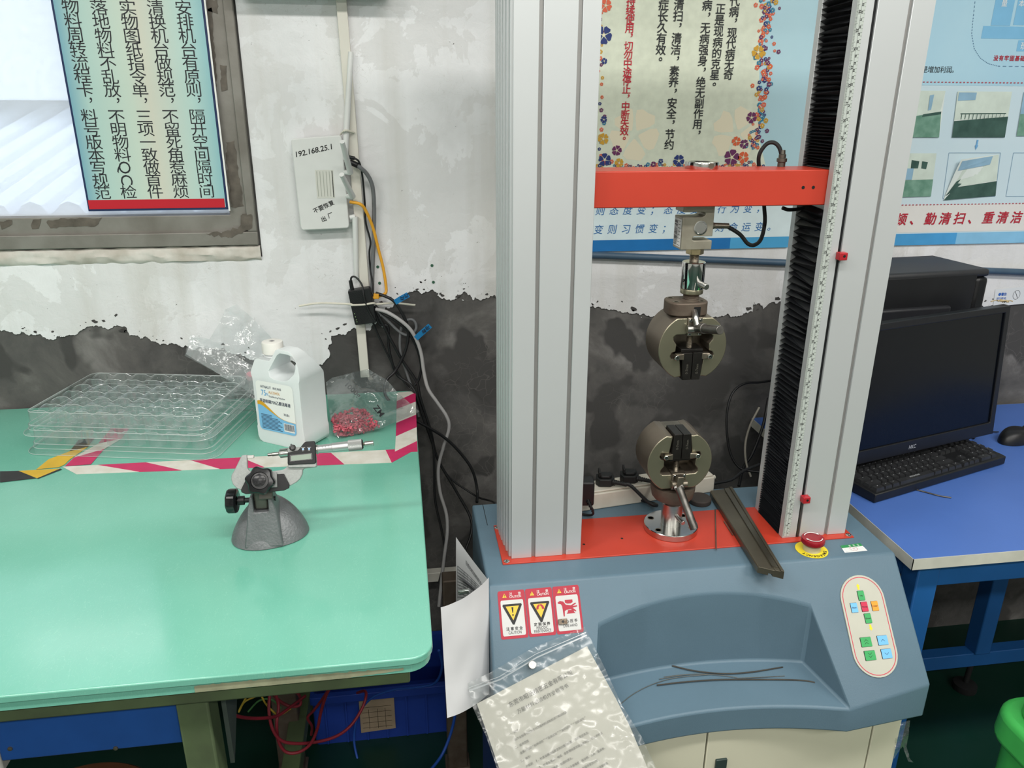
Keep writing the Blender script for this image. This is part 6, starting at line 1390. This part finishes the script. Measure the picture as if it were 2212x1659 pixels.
bm = nb(); tube(bm, [onZ(1564, 1126, .7940), onZ(1583, 1156, .7940)], .0011, seg=8, smooth=False); tag(obj('thin_rod', bm, M_dksteel), 'short steel pin lying on the orange plate against the steel bar', 'rod')
# rusty magnet plate on the third sticker
o_ = sfr(.001); x, t = sp(1215, 1343); bm = nb(); nrm = Vector((0, -.772, .636)); ev = Vector((0, .6358, .772))
c = Vector((x, 1.07+t*.6358, .79+t*.772))+nrm*.003; mm = Matrix((Vector((1, 0, 0)), ev, nrm)).transposed().to_4x4(); mm.translation = c
mbox(bm, mm, .0145, .0085, .0040); mg = thing('magnet_plate', 'small rusty magnet plate stuck on the third caution sticker', 'magnet', tuple(c-nrm*.002)); ob = obj('magnet_body', bm, mk('rusty nickel', '8d8272', .5, .5, col2='5c4a3c', vs=300), mg, bevel=.0006)
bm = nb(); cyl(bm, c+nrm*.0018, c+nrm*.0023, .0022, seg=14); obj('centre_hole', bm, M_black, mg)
# ------------------------------------------------------------------ document in a zip bag hanging on the sloping front
NS = Vector((0, -.772, .636))
def hang(x, y, off=.004):
    d = ray(x, y)
    t1_ = (Vector((0, 1.07, .79))+NS*off-CAM).dot(NS)/d.dot(NS); t2_ = ((.905-off))/d.y
    return CAM+d*t1_
def hangfilm(name, poly_, mat, par, off, amp, step, seed, solid=0):
    rr = random.Random(seed); P = [Vector(q) for q in poly_]; out = []
    for a, b_ in zip(P, P[1:]+P[:1]):
        n = max(1, int((b_-a).length/step)); out += [a.lerp(b_, k/n) for k in range(n)]
    pts = list(out); y = min(p.y for p in P)
    while y < max(p.y for p in P):
        x = min(p.x for p in P)
        while x < max(p.x for p in P):
            pts.append(Vector((x+rr.uniform(-.3, .3)*step, y+rr.uniform(-.3, .3)*step))); x += step
        y += step
    n1 = len(out); cv, ce, cf, *_ = delaunay_2d_cdt(pts, [(i, (i+1) % n1) for i in range(n1)], [], 1, 1e-4)
    bm = nb(); V_ = []
    for v in cv:
        p = hang(v.x, v.y, off); p = p+NS*amp*(noise.noise(p*38+Vector((seed, 0, 0)))+.8*noise.noise(p*95)); V_.append(bm.verts.new(p))
    for f_ in cf:
        try: bm.faces.new([V_[i] for i in f_])
        except ValueError: pass
    return obj(name, bm, mat, par, angle=80)
doc = thing('document_bag', 'work instruction sheet in a clear zip bag pinned to the machine front', 'document', tuple(hang(1148, 1436, 0)))
M_paper = mk('printed paper', 'c2beb4', .6, var=.03, vs=8); M_paper2 = mk('white paper', 'd6d7d9', .6, var=.02, vs=6)
M_dbag = clear('document bag film', 'f3f5f4', haze=.10, gloss=.03, edge=.25, rough=.14, bump=.16, bs=26)
hangfilm('paper', [(1030, 1520), (1268, 1396), (1330, 1508), (1360, 1568), (1412, 1690), (1120, 1780)], M_paper, doc, .0035, .0007, 12, 4)
hangfilm('bag_front', [(1010, 1476), (1060, 1452), (1150, 1400), (1263, 1354), (1300, 1430), (1345, 1525), (1385, 1590), (1432, 1690), (1120, 1800), (1050, 1590), (1022, 1530)], M_dbag, doc, .0085, .0018, 9, 6)
bm = nb()
def strip_(pts, w_, off):
    P = [hang(x, y, off) for x, y in pts]
    for a, b_ in zip(P, P[1:]):
        t = (b_-a).normalized(); n_ = t.cross(NS).normalized()*w_/2; bm.faces.new([bm.verts.new(q) for q in (a-n_, b_-n_, b_+n_, a+n_)])
strip_([(1013, 1492), (1080, 1468), (1160, 1420), (1268, 1372)], .0022, .0105); strip_([(1012, 1486), (1078, 1462), (1157, 1413), (1266, 1366)], .0010, .0105); obj('zip_seal', bm, clear('zip seal film', 'f8f8f8', haze=.5, gloss=.1, edge=.4, rough=.1), doc)
p0 = hang(1148, 1436, .004); bm = nb(); cyl(bm, p0, p0+NS*.0120, .0062, seg=24); obj('round_magnet', bm, mk('scratched magnet nickel', 'a9a9a6', .3, .8, var=.1, vs=200), doc, bevel=.0005)
# printed text: frame follows the paper edge direction
pU0, pU1 = hang(1030, 1520, .0058), hang(1268, 1396, .0058); eU = (pU1-pU0); wU = eU.length; eU.normalize(); eD = -(NS.cross(eU)).normalized()
if eD.z > 0: eD = -eD
def dfr(a, b_):   # a right, b up from the paper's top left corner, bends over the lip
    p = pU0+eU*a-eD*b_
    d = (p-CAM); t2_ = (.905-.0062)/d.y
    return p if p.z > .60 else p
bm = nb(); linetext(bm, dfr, '东莞市昭浩精密五金有限公司', .048, -.024, .152, -.024, .0083); linetext(bm, dfr, '万能材料试验机作业指导书', .055, -.0385, .138, -.0385, .0072)
obj('heading', bm, mk('grey toner', '5d5a55', .6, var=0), doc, flat=True)
bm = nb(); ln = ['一、目的：', '  本作业指导书适用于对万能材料试验机进行期间核查', '二、适用范围', '  金属材料的“拉伸试验”“压缩试验”“剪切试验”“弯曲试验”', '三、操作：', '  开机前  1、检查油箱油位是否到达指定位置，油质是否清洁。', '          2、检查各电源、电线、各数据线是否接上接到位，防止开机试', '            验时损坏电源、数据线接头。', '          3、检查主机，试验机上不能堆放、挂杂物、工具、量具等。', '          4、工作前检查回油阀是否回油、各程序是否打开。', '          5、操作人员须经岗前培训及安全教育培训，必须要熟练']
M_ton = mk('grey toner', '5d5a55', .6, var=0)
for i, s in enumerate(ln):
    x = .028; z = -.062-i*.0103
    for ch in s:
        if ch == ' ': x += .0021; continue
        put(bm, dfr, ch, x, z, .0040); x += .0040
    if i % 4 == 3 or i == len(ln)-1:
        obj('body_text', bm, M_ton, doc, flat=True); bm = nb()
bm.free()
# ------------------------------------------------------------------ loose sheet held on the machine's left side
sh = thing('paper_sheet', 'curled white form sheet held by a magnet on the left side of the machine', 'paper', (.09, 1.05, .62))
Pw = [onY(952, 1312, .985), onX(1056, 1248, .1135) if False else onY(1056, 1247, 1.065), onY(1057, 1498, 1.005), onY(966, 1551, .935)]
Pb = [onY(985, 1160, 1.20), onY(1054, 1252, 1.068), onY(1050, 1330, 1.055), onY(985, 1300, 1.17)]
bm = nb()
def flap(u, v):
    p = (Pw[0]*(1-u)+Pw[1]*u)*(1-v)+(Pw[3]*(1-u)+Pw[2]*u)*v
    return p+Vector((0, -.012*math.sin(u*math.pi)*(1-.4*v)+.004*noise.noise(Vector((u*3, v*4, 2))), 0))
gridf(bm, flap, 14, 18); obj('sheet_back', bm, M_paper2, sh, angle=80)
bm = nb()
def fold(u, v):
    p = (Pb[0]*(1-u)+Pb[1]*u)*(1-v)+(Pb[3]*(1-u)+Pb[2]*u)*v
    return p+Vector((0, .016*math.sin(u*math.pi), -.010*math.sin(u*math.pi)*(1-v)))
gridf(bm, fold, 14, 10); fs = obj('sheet_front', bm, M_paper2, sh, angle=80)
bm = nb(); ff = lambda u, v: fold(u, v)+Vector((-.0003, -.0006, .0002))
for k in range(12):
    v0 = .42+k*.05
    if v0 > .95: break
    poly(bm, ff, [(.06+.1*t, v0) for t in range(10)] + [(.06+.1*(9-t), v0+.008) for t in range(10)])
for u in (.06, .3, .42, .54, .66, .78, .9): poly(bm, ff, [(u, .42), (u+.008, .42), (u+.008, .95), (u, .95)])
linetext(bm, lambda a, b_: ff(a, b_), '表', .1, .2, .1, .2, .01) if False else None
obj('printed_grid', bm, mk('form ink', '55575a', .6, var=0), sh, flat=True)
bm = nb(); fr_ = lambda a, b_: ff(a/.11, .34-b_/.09)
for i, ch in enumerate('东莞市昭浩精密五金'): put(bm, lambda a, b_, i=i: ff(.38+i*.062+a/.10, .22+i*.012-b_/.075), ch, 0, 0, .0075)
obj('form_heading', bm, mk('form ink', '55575a', .6, var=0), sh, flat=True)
bm = nb(); a, b_ = onY(991, 1280, 1.045), onY(1014, 1276, 1.040); cyl(bm, a, b_, .0042, seg=16); obj('magnet_rod', bm, M_steel, sh, bevel=.0005)
# ================================================================== BLUE DESK
M_dtop = mk('royal blue laminate', '4a6db4', .40, var=.03, vs=5, bump=.05, bs=300); M_band = mk('grey edge band', 'c3c2b8', .5, var=.04, vs=30); M_dleg = mk('blue frame paint', '1f5896', .45, var=.06, vs=8)
desk = thing('blue_desk', 'blue topped computer desk with grey edge band right of the machine', 'desk', (1.5, 1.45, 0))
DX0, DX1, DY0, DY1 = .9075, 2.15, 1.102, 1.79
bm = nb(); box(bm, DX0+.001, DX1-.001, DY0+.001, DY1-.001, .727, DESK); obj('desk_top', bm, M_dtop, desk)
for a in ((DX0, DX1, DY0, DY0+.0012), (DX0, DX1, DY1-.0012, DY1), (DX0, DX0+.0012, DY0, DY1), (DX1-.0012, DX1, DY0, DY1)):
    bm = nb(); box(bm, *a, .7265, DESK-.0003); obj('edge_band', bm, M_band, desk)
for x in (.945, 2.05):
    for y in (1.128, 1.515, 1.73):
        if y == 1.515: continue
        bm = nb(); box(bm, x, x+.046, y, y+.046, .03, .727); obj('leg', bm, M_dleg, desk, bevel=.003)
        bm = nb(); lathe(bm, [(.008, .02), (.008, .032), (.022, .012), (.024, .010), (.024, 0)][::-1], (x+.023, y+.023, 0), seg=24); obj('foot', bm, M_rub, desk)
for y, z in ((1.135, .662), (1.735, .662)):
    bm = nb(); box(bm, .99, 2.05, y, y+.03, z, .727); obj('apron', bm, M_dleg, desk, bevel=.002)
bm = nb(); box(bm, .95, .985, 1.17, 1.73, .662, .727); obj('apron', bm, M_dleg, desk, bevel=.002)
bm = nb(); box(bm, 1.497, 1.542, 1.52, 1.565, .13, .727); obj('leg', bm, M_dleg, desk, bevel=.003)
bm = nb(); cyl(bm, (1.508, 1.54, .022), (1.512, 1.54, .10), .0075, seg=16); lathe(bm, [(.030, 0), (.031, .004), (.030, .018), (.012, .024)], (1.508, 1.54, 0), seg=28); obj('foot', bm, M_rub, desk)
bm = nb(); box(bm, .97, 2.05, 1.525, 1.56, .088, .132); obj('lower_rail', bm, M_dleg, desk, bevel=.002)
# ------------------------------------------------------------------ monitor
mt = R(15.4); mon = thing('monitor', 'black flat monitor with dark screen standing on the blue desk', 'monitor', (1.13, 1.50, DESK), (0, 0, mt))
# local frame: x along the screen, z up; front face at y = -0.055
BR = onZ(2145, 937, .80); inv = Matrix.Rotation(-mt, 4, 'Z') @ Matrix.Translation(-Vector((1.13, 1.50, DESK))); lr = inv @ BR
MW, MH = .512, .308; xr_ = lr.x; yf_ = lr.y; zb_ = .05; lean = R(5)
def mfr(x, z, d=0): return Vector((x, yf_+d+math.sin(lean)*(z-zb_), zb_+(z-zb_)*math.cos(lean)))
def mpart(pts, d0, d1, mat, name, par, bev=.001, holes=()):
    bm = nb(); prism(bm, pts, d0, d1, 'y', holes=holes)
    for v in bm.verts: v.co = mfr(v.co.x, v.co.z, v.co.y)
    return obj(name, bm, mat, par, bevel=bev, local=True)
M_mon = mk('black monitor shell', '15161a', .35, var=.05); x0_, x1_ = xr_-MW, xr_; z0_, z1_ = zb_, zb_+MH
mpart([(x0_, z0_), (x1_, z0_), (x1_, z1_), (x0_, z1_)], 0, .018, M_mon, 'bezel', mon, .0015, holes=[[(x0_+.015, z0_+.030), (x1_-.015, z0_+.030), (x1_-.015, z1_-.015), (x0_+.015, z1_-.015)]])
mpart([(x0_+.014, z0_+.029), (x1_-.014, z0_+.029), (x1_-.014, z1_-.014), (x0_+.014, z1_-.014)], .004, .006, mk('dark screen glass', '04070e', .22, var=0, spec=.4), 'screen', mon, 0)
mpart([(x0_+.01, z0_+.01), (x1_-.01, z0_+.01), (x1_-.01, z1_-.01), (x0_+.01, z1_-.01)], .016, .040, M_mon, 'rear_shell', mon, .006)
bm = nb(); pl = inv @ onZ(1978, 985, .81); put(bm, lambda a, b_: mfr(a, b_, -.0005), 'HKC', (inv @ onP(1977, 939, mon.location+Matrix.Rotation(mt, 3, 'Z') @ Vector((0, yf_, 0)), Matrix.Rotation(mt, 3, 'Z') @ Vector((0, -1, 0)))).x, zb_+.0145, .0085, bold=.01, fit=.0215, shear=.1); obj('maker_lettering', bm, mk('silver print', 'b9bcc0', .35, .3, var=0), mon, local=True, flat=True)
xm = (x0_+x1_)/2+.02
bm = nb(); box(bm, xm-.035, xm+.035, yf_+.05, yf_+.075, .004, .16); obj('stand_neck', bm, M_mon, mon, bevel=.004, local=True)
bm = nb(); prism(bm, rrect(xm-.11, xm+.11, yf_+.015, yf_+.135, .03, 6), .0005, .010); obj('stand_foot', bm, M_mon, mon, bevel=.003, local=True)
# ------------------------------------------------------------------ computer case behind
tc_ = thing('computer_case', 'black computer case standing behind the monitor against the wall', 'computer', (1.165, 1.672, DESK), (0, 0, R(6)))
M_case = mk('black case steel', '17181b', .45, var=.08, vs=20); M_cbz = mk('black case plastic', '101114', .35, var=.05)
bm = nb(); box(bm, -.15, .150, -.095, .085, 0, .418); obj('case_body', bm, M_case, tc_, bevel=.003, local=True)
bm = nb(); box(bm, -.152, .185, -.095, .088, .409, .428); obj('case_top', bm, mk('dark grey case top', '2b2c2f', .5, var=.06), tc_, bevel=.008, seg=3, local=True)
bm = nb(); box(bm, .150, .186, -.095, .088, 0, .409); obj('front_bezel', bm, M_cbz, tc_, bevel=.010, seg=3, local=True)
bm = nb(); box(bm, -.14, .085, -.106, -.090, .05, .348); obj('side_panel', bm, mk('panel bulge', '26272b', .4, var=.05), tc_, bevel=.006, seg=3, local=True)
# ------------------------------------------------------------------ keyboard
ka = math.atan2(1.44-1.306, 1.368-.957); k0 = onZ(1892.7, 1065.7, .775); KL, KD = (Vector((1.368, 1.440))-Vector((.957, 1.306))).length, .150
kb = thing('keyboard', 'black full size keyboard on the blue desk in front of the monitor', 'keyboard', (k0.x, k0.y, DESK), (0, 0, ka))
bm = nb(); prism(bm, [(0, .002), (KD, .002), (KD, .024), (KD-.02, .027), (.01, .0225), (0, .021)], 0, KL, 'x'); obj('keyboard_case', bm, M_black, kb, bevel=.002, local=True)
M_key = mk('worn black keycaps', '2a2b2d', .45, var=.12, vs=60); M_leg = mk('key legend', 'aeb2b4', .5, var=0)
U_ = (KL-.016)/22.6; KM = {}
def keycap(w_):
    if w_ not in KM:
        bm = nb(); a = U_*w_-.0012; d = .0172
        lo = [bm.verts.new(p) for p in ((0, 0, 0), (a, 0, 0), (a, d, 0), (0, d, 0))]; i_ = .0024; hi = [bm.verts.new(p) for p in ((i_, .0016, .0088), (a-i_, .0016, .0088), (a-i_, d-.0042, .0094), (i_, d-.0042, .0094))]
        for k in range(4): bm.faces.new((lo[k], lo[(k+1) % 4], hi[(k+1) % 4], hi[k]))
        bm.faces.new(hi); bm.faces.new(lo[::-1]); me = bpy.data.meshes.new('key'); bmesh.ops.recalc_face_normals(bm, faces=bm.faces); bm.to_mesh(me); bm.free(); me.materials.append(M_key); KM[w_] = me
    return KM[w_]
def krow(y, items):
    x = .008
    for it in items:
        if it < 0: x += -it*U_; continue
        o = bpy.data.objects.new('key', keycap(it)); COL.objects.link(o); o.parent = kb; o.location = (x, y, .0205+.0045*(y/KD)); KEYS.append((x, y, it, o)); x += it*U_
KEYS = []
rows = [[1.5, 1.25, 1.25, 6, 1.25, 1.25, 1.25, 1.25, -.3, 1, 1, 1, -.3, 2, 1], [2.25]+[1]*10+[2.75, -1.3, 1, -1.3, 1, 1, 1, 1], [1.75]+[1]*11+[2.25, -3.6, 1, 1, 1, 1], [1.5]+[1]*12+[1.5, -.3, 1, 1, 1, -.3, 1, 1, 1, 1], [1]*13+[2, -.3, 1, 1, 1, -.3, 1, 1, 1, 1], [1, -1, 1, 1, 1, 1, -.5, 1, 1, 1, 1, -.5, 1, 1, 1, 1, -.3, 1, 1, 1]]
ry = [.006, .0255, .045, .0645, .084, .112]
for y, r_ in zip(ry, rows): krow(y, r_)
rk = random.Random(2)
for x, y, w_, o in KEYS:
    if w_ == 6:
        bm = nb(); put(bm, lambda a, b_: Vector((a, b_, .0100)), 'HYUNDAI', U_*6*.48, .0080, .0042, bold=.02, fit=.030, shear=.2); obj('legend', bm, M_leg, o, local=True, flat=True)
KLEG = {}
for x, y, w_, o in KEYS:
    if w_ == 6: continue
    if w_ not in KLEG:
        bm = nb(); rect(bm, lambda a, b_: Vector((a, b_, .0097)), U_*w_*.5-.0016, U_*w_*.5+.0012, .0095, .0108); q_ = obj('legend', bm, M_leg, o, local=True, flat=True); KLEG[w_] = q_
    else:
        c = KLEG[w_].copy(); COL.objects.link(c); c.parent = o
# ------------------------------------------------------------------ mouse
mp_ = onZ(2178, 960, DESK); ms = thing('mouse', 'black computer mouse on the blue desk beside the monitor', 'mouse', (mp_.x+.035, mp_.y+.02, DESK), (0, 0, R(-70)))
bm = nb()
def mpt(u, v):
    a = u*2*math.pi; h = v; k = math.cos(h*math.pi/2)**.55
    return Vector((.031*math.cos(a)*k*(1+.08*math.sin(a)), .056*math.sin(a)*k, .001+.033*math.sin(h*math.pi/2)*(1-.18*(math.sin(a)*k+.2)**2)))
gridf(bm, mpt, 36, 12); bmesh.ops.remove_doubles(bm, verts=bm.verts, dist=1e-6); obj('mouse_body', bm, M_black, ms, local=True, angle=70)
bm = nb(); lathe(bm, [(.008, -.003), (.009, -.002), (.009, .002), (.008, .003)], (0, .030, .0255), (1, 0, 0), seg=20); obj('scroll_wheel', bm, M_rub, ms, local=True)
bm = nb(); tube(bm, [onZ(2157, 933, DESK+.004), onZ(2130, 933, DESK+.003), onZ(2112, 938, DESK+.003), onZ(2104, 947, DESK+.003), onZ(2100, 942, DESK+.003), onZ(2085, 925, DESK+.003)], .0016, seg=8); tag(obj('mouse_cable', bm, M_bkc), 'thin black mouse cable on the blue desk behind the keyboard', 'cable')
bm = nb(); tube(bm, [onZ(1968, 1055, DESK+.0022), onZ(2000, 1063, DESK+.0022), onZ(2030, 1071, DESK+.0022), onZ(2055, 1075, DESK+.0022)], .0015, seg=8); tag(obj('wire_piece', bm, mk('dark spring wire', '5c5852', .35, .8)), 'short steel wire lying on the blue desk before the keyboard', 'wire')
bm = nb(); rr = random.Random(6); p = onY(2172, 655, 1.545)
for k in range(9):
    a = p+Vector((rr.uniform(-.015, .012), rr.uniform(-.004, .01), rr.uniform(-.001, .003))); tube(bm, [a, a+Vector((rr.uniform(-.012, .012), .003, .003)), a+Vector((rr.uniform(-.02, .02), .004, rr.uniform(-.001, .004)))], .0012, seg=6)
tag(obj('straw_tuft', bm, mk('dry straw', 'b5a27a', .8)), 'small tuft of dried tape fibre on the top edge of the monitor', 'fibre tuft', kind=None)
# cables behind the right column
G2 = 'cables behind the right column'
cable('black_cable', [(1668, 822, 1.76), (1640, 826, 1.74), (1610, 828, 1.72), (1585, 845, 1.70), (1572, 880, 1.68), (1570, 930, 1.66), (1578, 980, 1.64), (1600, 1012, 1.62), (1640, 1020, 1.60)], .0030, M_bkc, 'black cable making a wide arc between the lower grip and the right column', G2)
cable('white_cable', [(1640, 880, 1.72), (1620, 920, 1.70), (1610, 960, 1.68), (1612, 1000, 1.66), (1622, 1030, 1.64)], .0028, mk('dirty white cable', '9a958a', .5), 'dirty white cable hanging behind the right column', G2)
cable('black_cable', [(1660, 860, 1.74), (1648, 920, 1.70), (1625, 980, 1.68), (1606, 1010, 1.66), (1596, 1050, 1.62)], .0038, M_bkc, 'thick black cable hanging behind the right column', G2)
cable('black_cable', [(1524, 1049, 1.36), (1545, 1044, 1.37), (1580, 1036, 1.39), (1605, 1018, 1.42), (1640, 1003, 1.45)], .0032, M_bkc, 'black cable leaving the power strip towards the right column', G2)
# ================================================================== LOW DOWN
# blue crate on the floor under the bench
crt = thing('plastic_crate', 'blue plastic crate with a paper label on the floor under the bench', 'crate', (-.09, 1.69, 0))
M_crt = mk('blue crate plastic', '1f3f9a', .5, var=.06, vs=10); cx0, cx1, cy0, cy1, ch_ = -.268, .085, 1.585, 1.785, .155
bm = nb(); prism(bm, rrect(cx0, cx1, cy0, cy1, .012, 3), 0, ch_, holes=[rrect(cx0+.006, cx1-.006, cy0+.006, cy1-.006, .008, 3)]); box(bm, cx0+.004, cx1-.004, cy0+.004, cy1-.004, 0, .005); cb = obj('crate_body', bm, M_crt, crt)
bm = nb(); prism(bm, rrect(cx0-.010, cx1+.010, cy0-.010, cy1+.010, .016, 3), ch_-.022, ch_, holes=[rrect(cx0+.001, cx1-.001, cy0+.001, cy1-.001, .010, 3)]); obj('crate_rim', bm, M_crt, crt, bevel=.001)
for k in range(7):
    x = cx0+.03+k*.05; bm = nb(); box(bm, x, x+.004, cy0-.006, cy0, .004, ch_-.02); obj('crate_rib', bm, M_crt, crt)
bm = nb(); a0 = onY(775, 1515, cy0-.0065); a1 = onY(855, 1575, cy0-.0065); face(bm, [(a0.x, cy0-.007, a1.z), (a1.x, cy0-.007, a1.z+.004), (a1.x, cy0-.007, a0.z+.006), (a0.x, cy0-.007, a0.z)]); lb2 = obj('paper_label', bm, mk('brown label paper', 'a08f78', .8, var=.06), crt, flat=True)
bm = nb()
for k in range(5): rect(bm, wallfr(cy0-.0076), a0.x+.006, a1.x-.008, a1.z+.014+k*.016, a1.z+.0152+k*.016)
for x in (.25, .5, .72): rect(bm, wallfr(cy0-.0076), a0.x+(a1.x-a0.x)*x, a0.x+(a1.x-a0.x)*x+.0012, a1.z+.010, a1.z+.072)
obj('label_rules', bm, mk('label ink', '5b5044', .7, var=0), lb2, flat=True)
# cables low down
GL = 'cables under the bench'
M_rc = mk('dark red cable', '7c1f2c', .5, var=.06); M_bc = mk('blue cable', '1e4ba0', .45, var=.05); M_yw = mk('yellow wire', 'a8902f', .5); M_gw = mk('green wire', '3f6f3c', .5)
def zc(zx, zy, Y): return (460+zx/3.814, 1380+zy/3.814, Y)
cable('red_cable', [zc(465, 470, 1.30), zc(462, 600, 1.28), zc(490, 740, 1.27), zc(560, 835, 1.27), zc(680, 862, 1.28), zc(850, 850, 1.30), zc(1010, 805, 1.32), zc(1130, 720, 1.34), zc(1220, 590, 1.36), zc(1260, 480, 1.38), zc(1250, 430, 1.41), zc(1190, 445, 1.46)], .0032, M_rc, 'dark red cable in a long hanging loop below the bench rail', GL)
cable('red_cable', [zc(965, 400, 1.20), zc(930, 470, 1.22), zc(890, 600, 1.25), zc(860, 740, 1.27), zc(800, 870, 1.28), zc(700, 935, 1.28), zc(600, 930, 1.28), zc(540, 840, 1.28), zc(525, 700, 1.28), zc(540, 560, 1.30), zc(520, 470, 1.32)], .0032, M_rc, 'dark red cable hanging in a narrow deep loop below the bench rail', GL)
cable('red_cable', [zc(90, 560, 1.10), zc(180, 630, 1.14), zc(320, 655, 1.20), zc(450, 650, 1.24), zc(540, 630, 1.28), zc(640, 560, 1.32), zc(760, 470, 1.36)], .0032, M_rc, 'dark red cable sagging beside the bench leg', GL)
cable('red_cable', [zc(960, 405, 1.22), zc(900, 500, 1.25), zc(830, 590, 1.28), zc(780, 650, 1.30), zc(815, 720, 1.32), zc(810, 790, 1.34)], .0028, M_rc, 'dark red cable with a sharp kink in front of the crate', GL)
cable('red_cable', [zc(500, 460, 1.36), zc(560, 520, 1.36), zc(640, 555, 1.36), zc(720, 540, 1.36), zc(700, 450, 1.38), zc(600, 430, 1.40), zc(480, 440, 1.40)], .0032, M_rc, 'coiled dark red cable just under the bench rail', GL)
cable('yellow_wire', [zc(390, 450, 1.30), zc(440, 540, 1.30), zc(540, 625, 1.30), zc(640, 575, 1.32)], .0020, M_yw, 'thin yellow wire drooping under the bench rail', GL)
cable('yellow_wire', [zc(280, 470, 1.32), zc(230, 560, 1.32), zc(215, 600, 1.32), zc(260, 520, 1.34), zc(360, 470, 1.36)], .0020, M_yw, 'thin yellow wire loop nearest the bench leg', GL)
cable('green_wire', [zc(290, 600, 1.34), zc(380, 510, 1.34), zc(480, 500, 1.34), zc(560, 570, 1.34)], .0020, M_gw, 'thin green wire arching under the bench rail', GL)
cable('blue_cable', [(948, 1405, 1.40), (955, 1440, 1.42), (940, 1475, 1.45), (900, 1485, 1.48), (850, 1490, 1.52), (800, 1510, 1.55), (772, 1550, 1.56), (765, 1600, 1.55), (775, 1650, 1.52), (785, 1690, 1.48)], .0030, M_bc, 'blue cable running over the crate rim and down to the floor', GL)
cable('blue_cable', [(985, 1535, 1.36), (975, 1580, 1.36), (955, 1630, 1.34), (925, 1670, 1.30)], .0034, M_bc, 'bright blue cable beside the brown post under the machine', GL)
# brown steel posts
for (x0_, x1_, y_, h_, lab) in ((-.345, -.287, 1.50, .50, 'rusty brown steel post standing under the bench behind the red cables'), (.060, .108, 1.46, .54, 'rusty brown steel post standing between bench and machine')):
    bm = nb(); box(bm, x0_, x1_, y_, y_+.04, 0, h_); box(bm, x0_-.006, x1_+.006, y_-.006, y_+.046, 0, .006); tag(obj('steel_post', bm, M_rust, bevel=.003), lab, 'post', 'rusty posts')
# wooden stool
st = thing('wooden_stool', 'round brown wooden stool under the left of the bench', 'stool', (-.56, 1.0, 0))
bm = nb(); lathe(bm, [(.135, .425), (.142, .432), (.142, .444), (.136, .45), (.0001, .45)], (-.56, .995, 0), seg=48); obj('seat', bm, mk('brown stool wood', '5d3b26', .5, col2='4a2d1c', vs=8, stretch=(1, 12, 1)), st)
for a in (45, 135, 225, 315):
    bm = nb(); cyl(bm, (-.56+.16*math.cos(R(a)), .995+.16*math.sin(R(a)), 0), (-.56+.10*math.cos(R(a)), .995+.10*math.sin(R(a)), .428), .012, seg=14); obj('leg', bm, M_black, st)
# green plastic bin wrapped in film at the lower right
gx, gy = 1.148, .83
gb = thing('green_bin', 'bright green plastic bin with stepped rim at the lower right corner', 'bin', (gx, gy, 0))
M_gb = mk('bright green plastic', '45b356', .35, var=.04, spec=.5)
def rbox(bm, hx, hy, z0, z1, r_, fx=1, mi=0):
    a = [bm.verts.new((gx+p[0], gy+p[1], z0)) for p in rrect(-hx, hx, -hy, hy, r_, 6)]; b_ = [bm.verts.new((gx+p[0]*fx, gy+p[1]*fx, z1)) for p in rrect(-hx, hx, -hy, hy, r_, 6)]
    n = len(a)
    for k in range(n): bm.faces.new((a[k], a[(k+1) % n], b_[(k+1) % n], b_[k])).material_index = mi
    bm.faces.new(a[::-1]).material_index = mi; bm.faces.new(b_).material_index = mi
bm = nb(); rbox(bm, .128, .128, 0, .49, .05, 1.03); obj('bin_body', bm, M_gb, gb, bevel=.006)
bm = nb(); rbox(bm, .147, .147, .475, .535, .06, .98); obj('bin_rim', bm, M_gb, gb, bevel=.012, seg=4)
bm = nb(); rbox(bm, .122, .122, .53, .60, .05, .95); obj('bin_step', bm, M_gb, gb, bevel=.012, seg=4)
bm = nb(); rbox(bm, .108, .108, .595, .66, .045, .9); obj('bin_lid', bm, M_gb, gb, bevel=.014, seg=4)
# shred of film hanging from the cabinet
bm = nb(); rr = random.Random(9)
pts0 = [onY(x, y, .958) for x, y in ((1952, 1568), (1962, 1580), (1958, 1600), (1950, 1630), (1940, 1655))]
film('film_shred', [(1942, 1562, .956), (1966, 1556, .956), (1963, 1585, .954), (1958, 1612, .952), (1966, 1640, .952), (1973, 1647, .952), (1962, 1645, .952), (1950, 1612, .953), (1940, 1625, .954), (1930, 1640, .954), (1934, 1600, .955)], clear('shredded film', 'ffffff', haze=.12, gloss=.08, edge=.5, rough=.08, bump=.9, bs=120), None, step=4, amp=.004, freq=70, seed=13)
tag(bpy.data.objects['film_shred'], 'torn scrap of clear film hanging at the right of the machine cabinet', 'film')
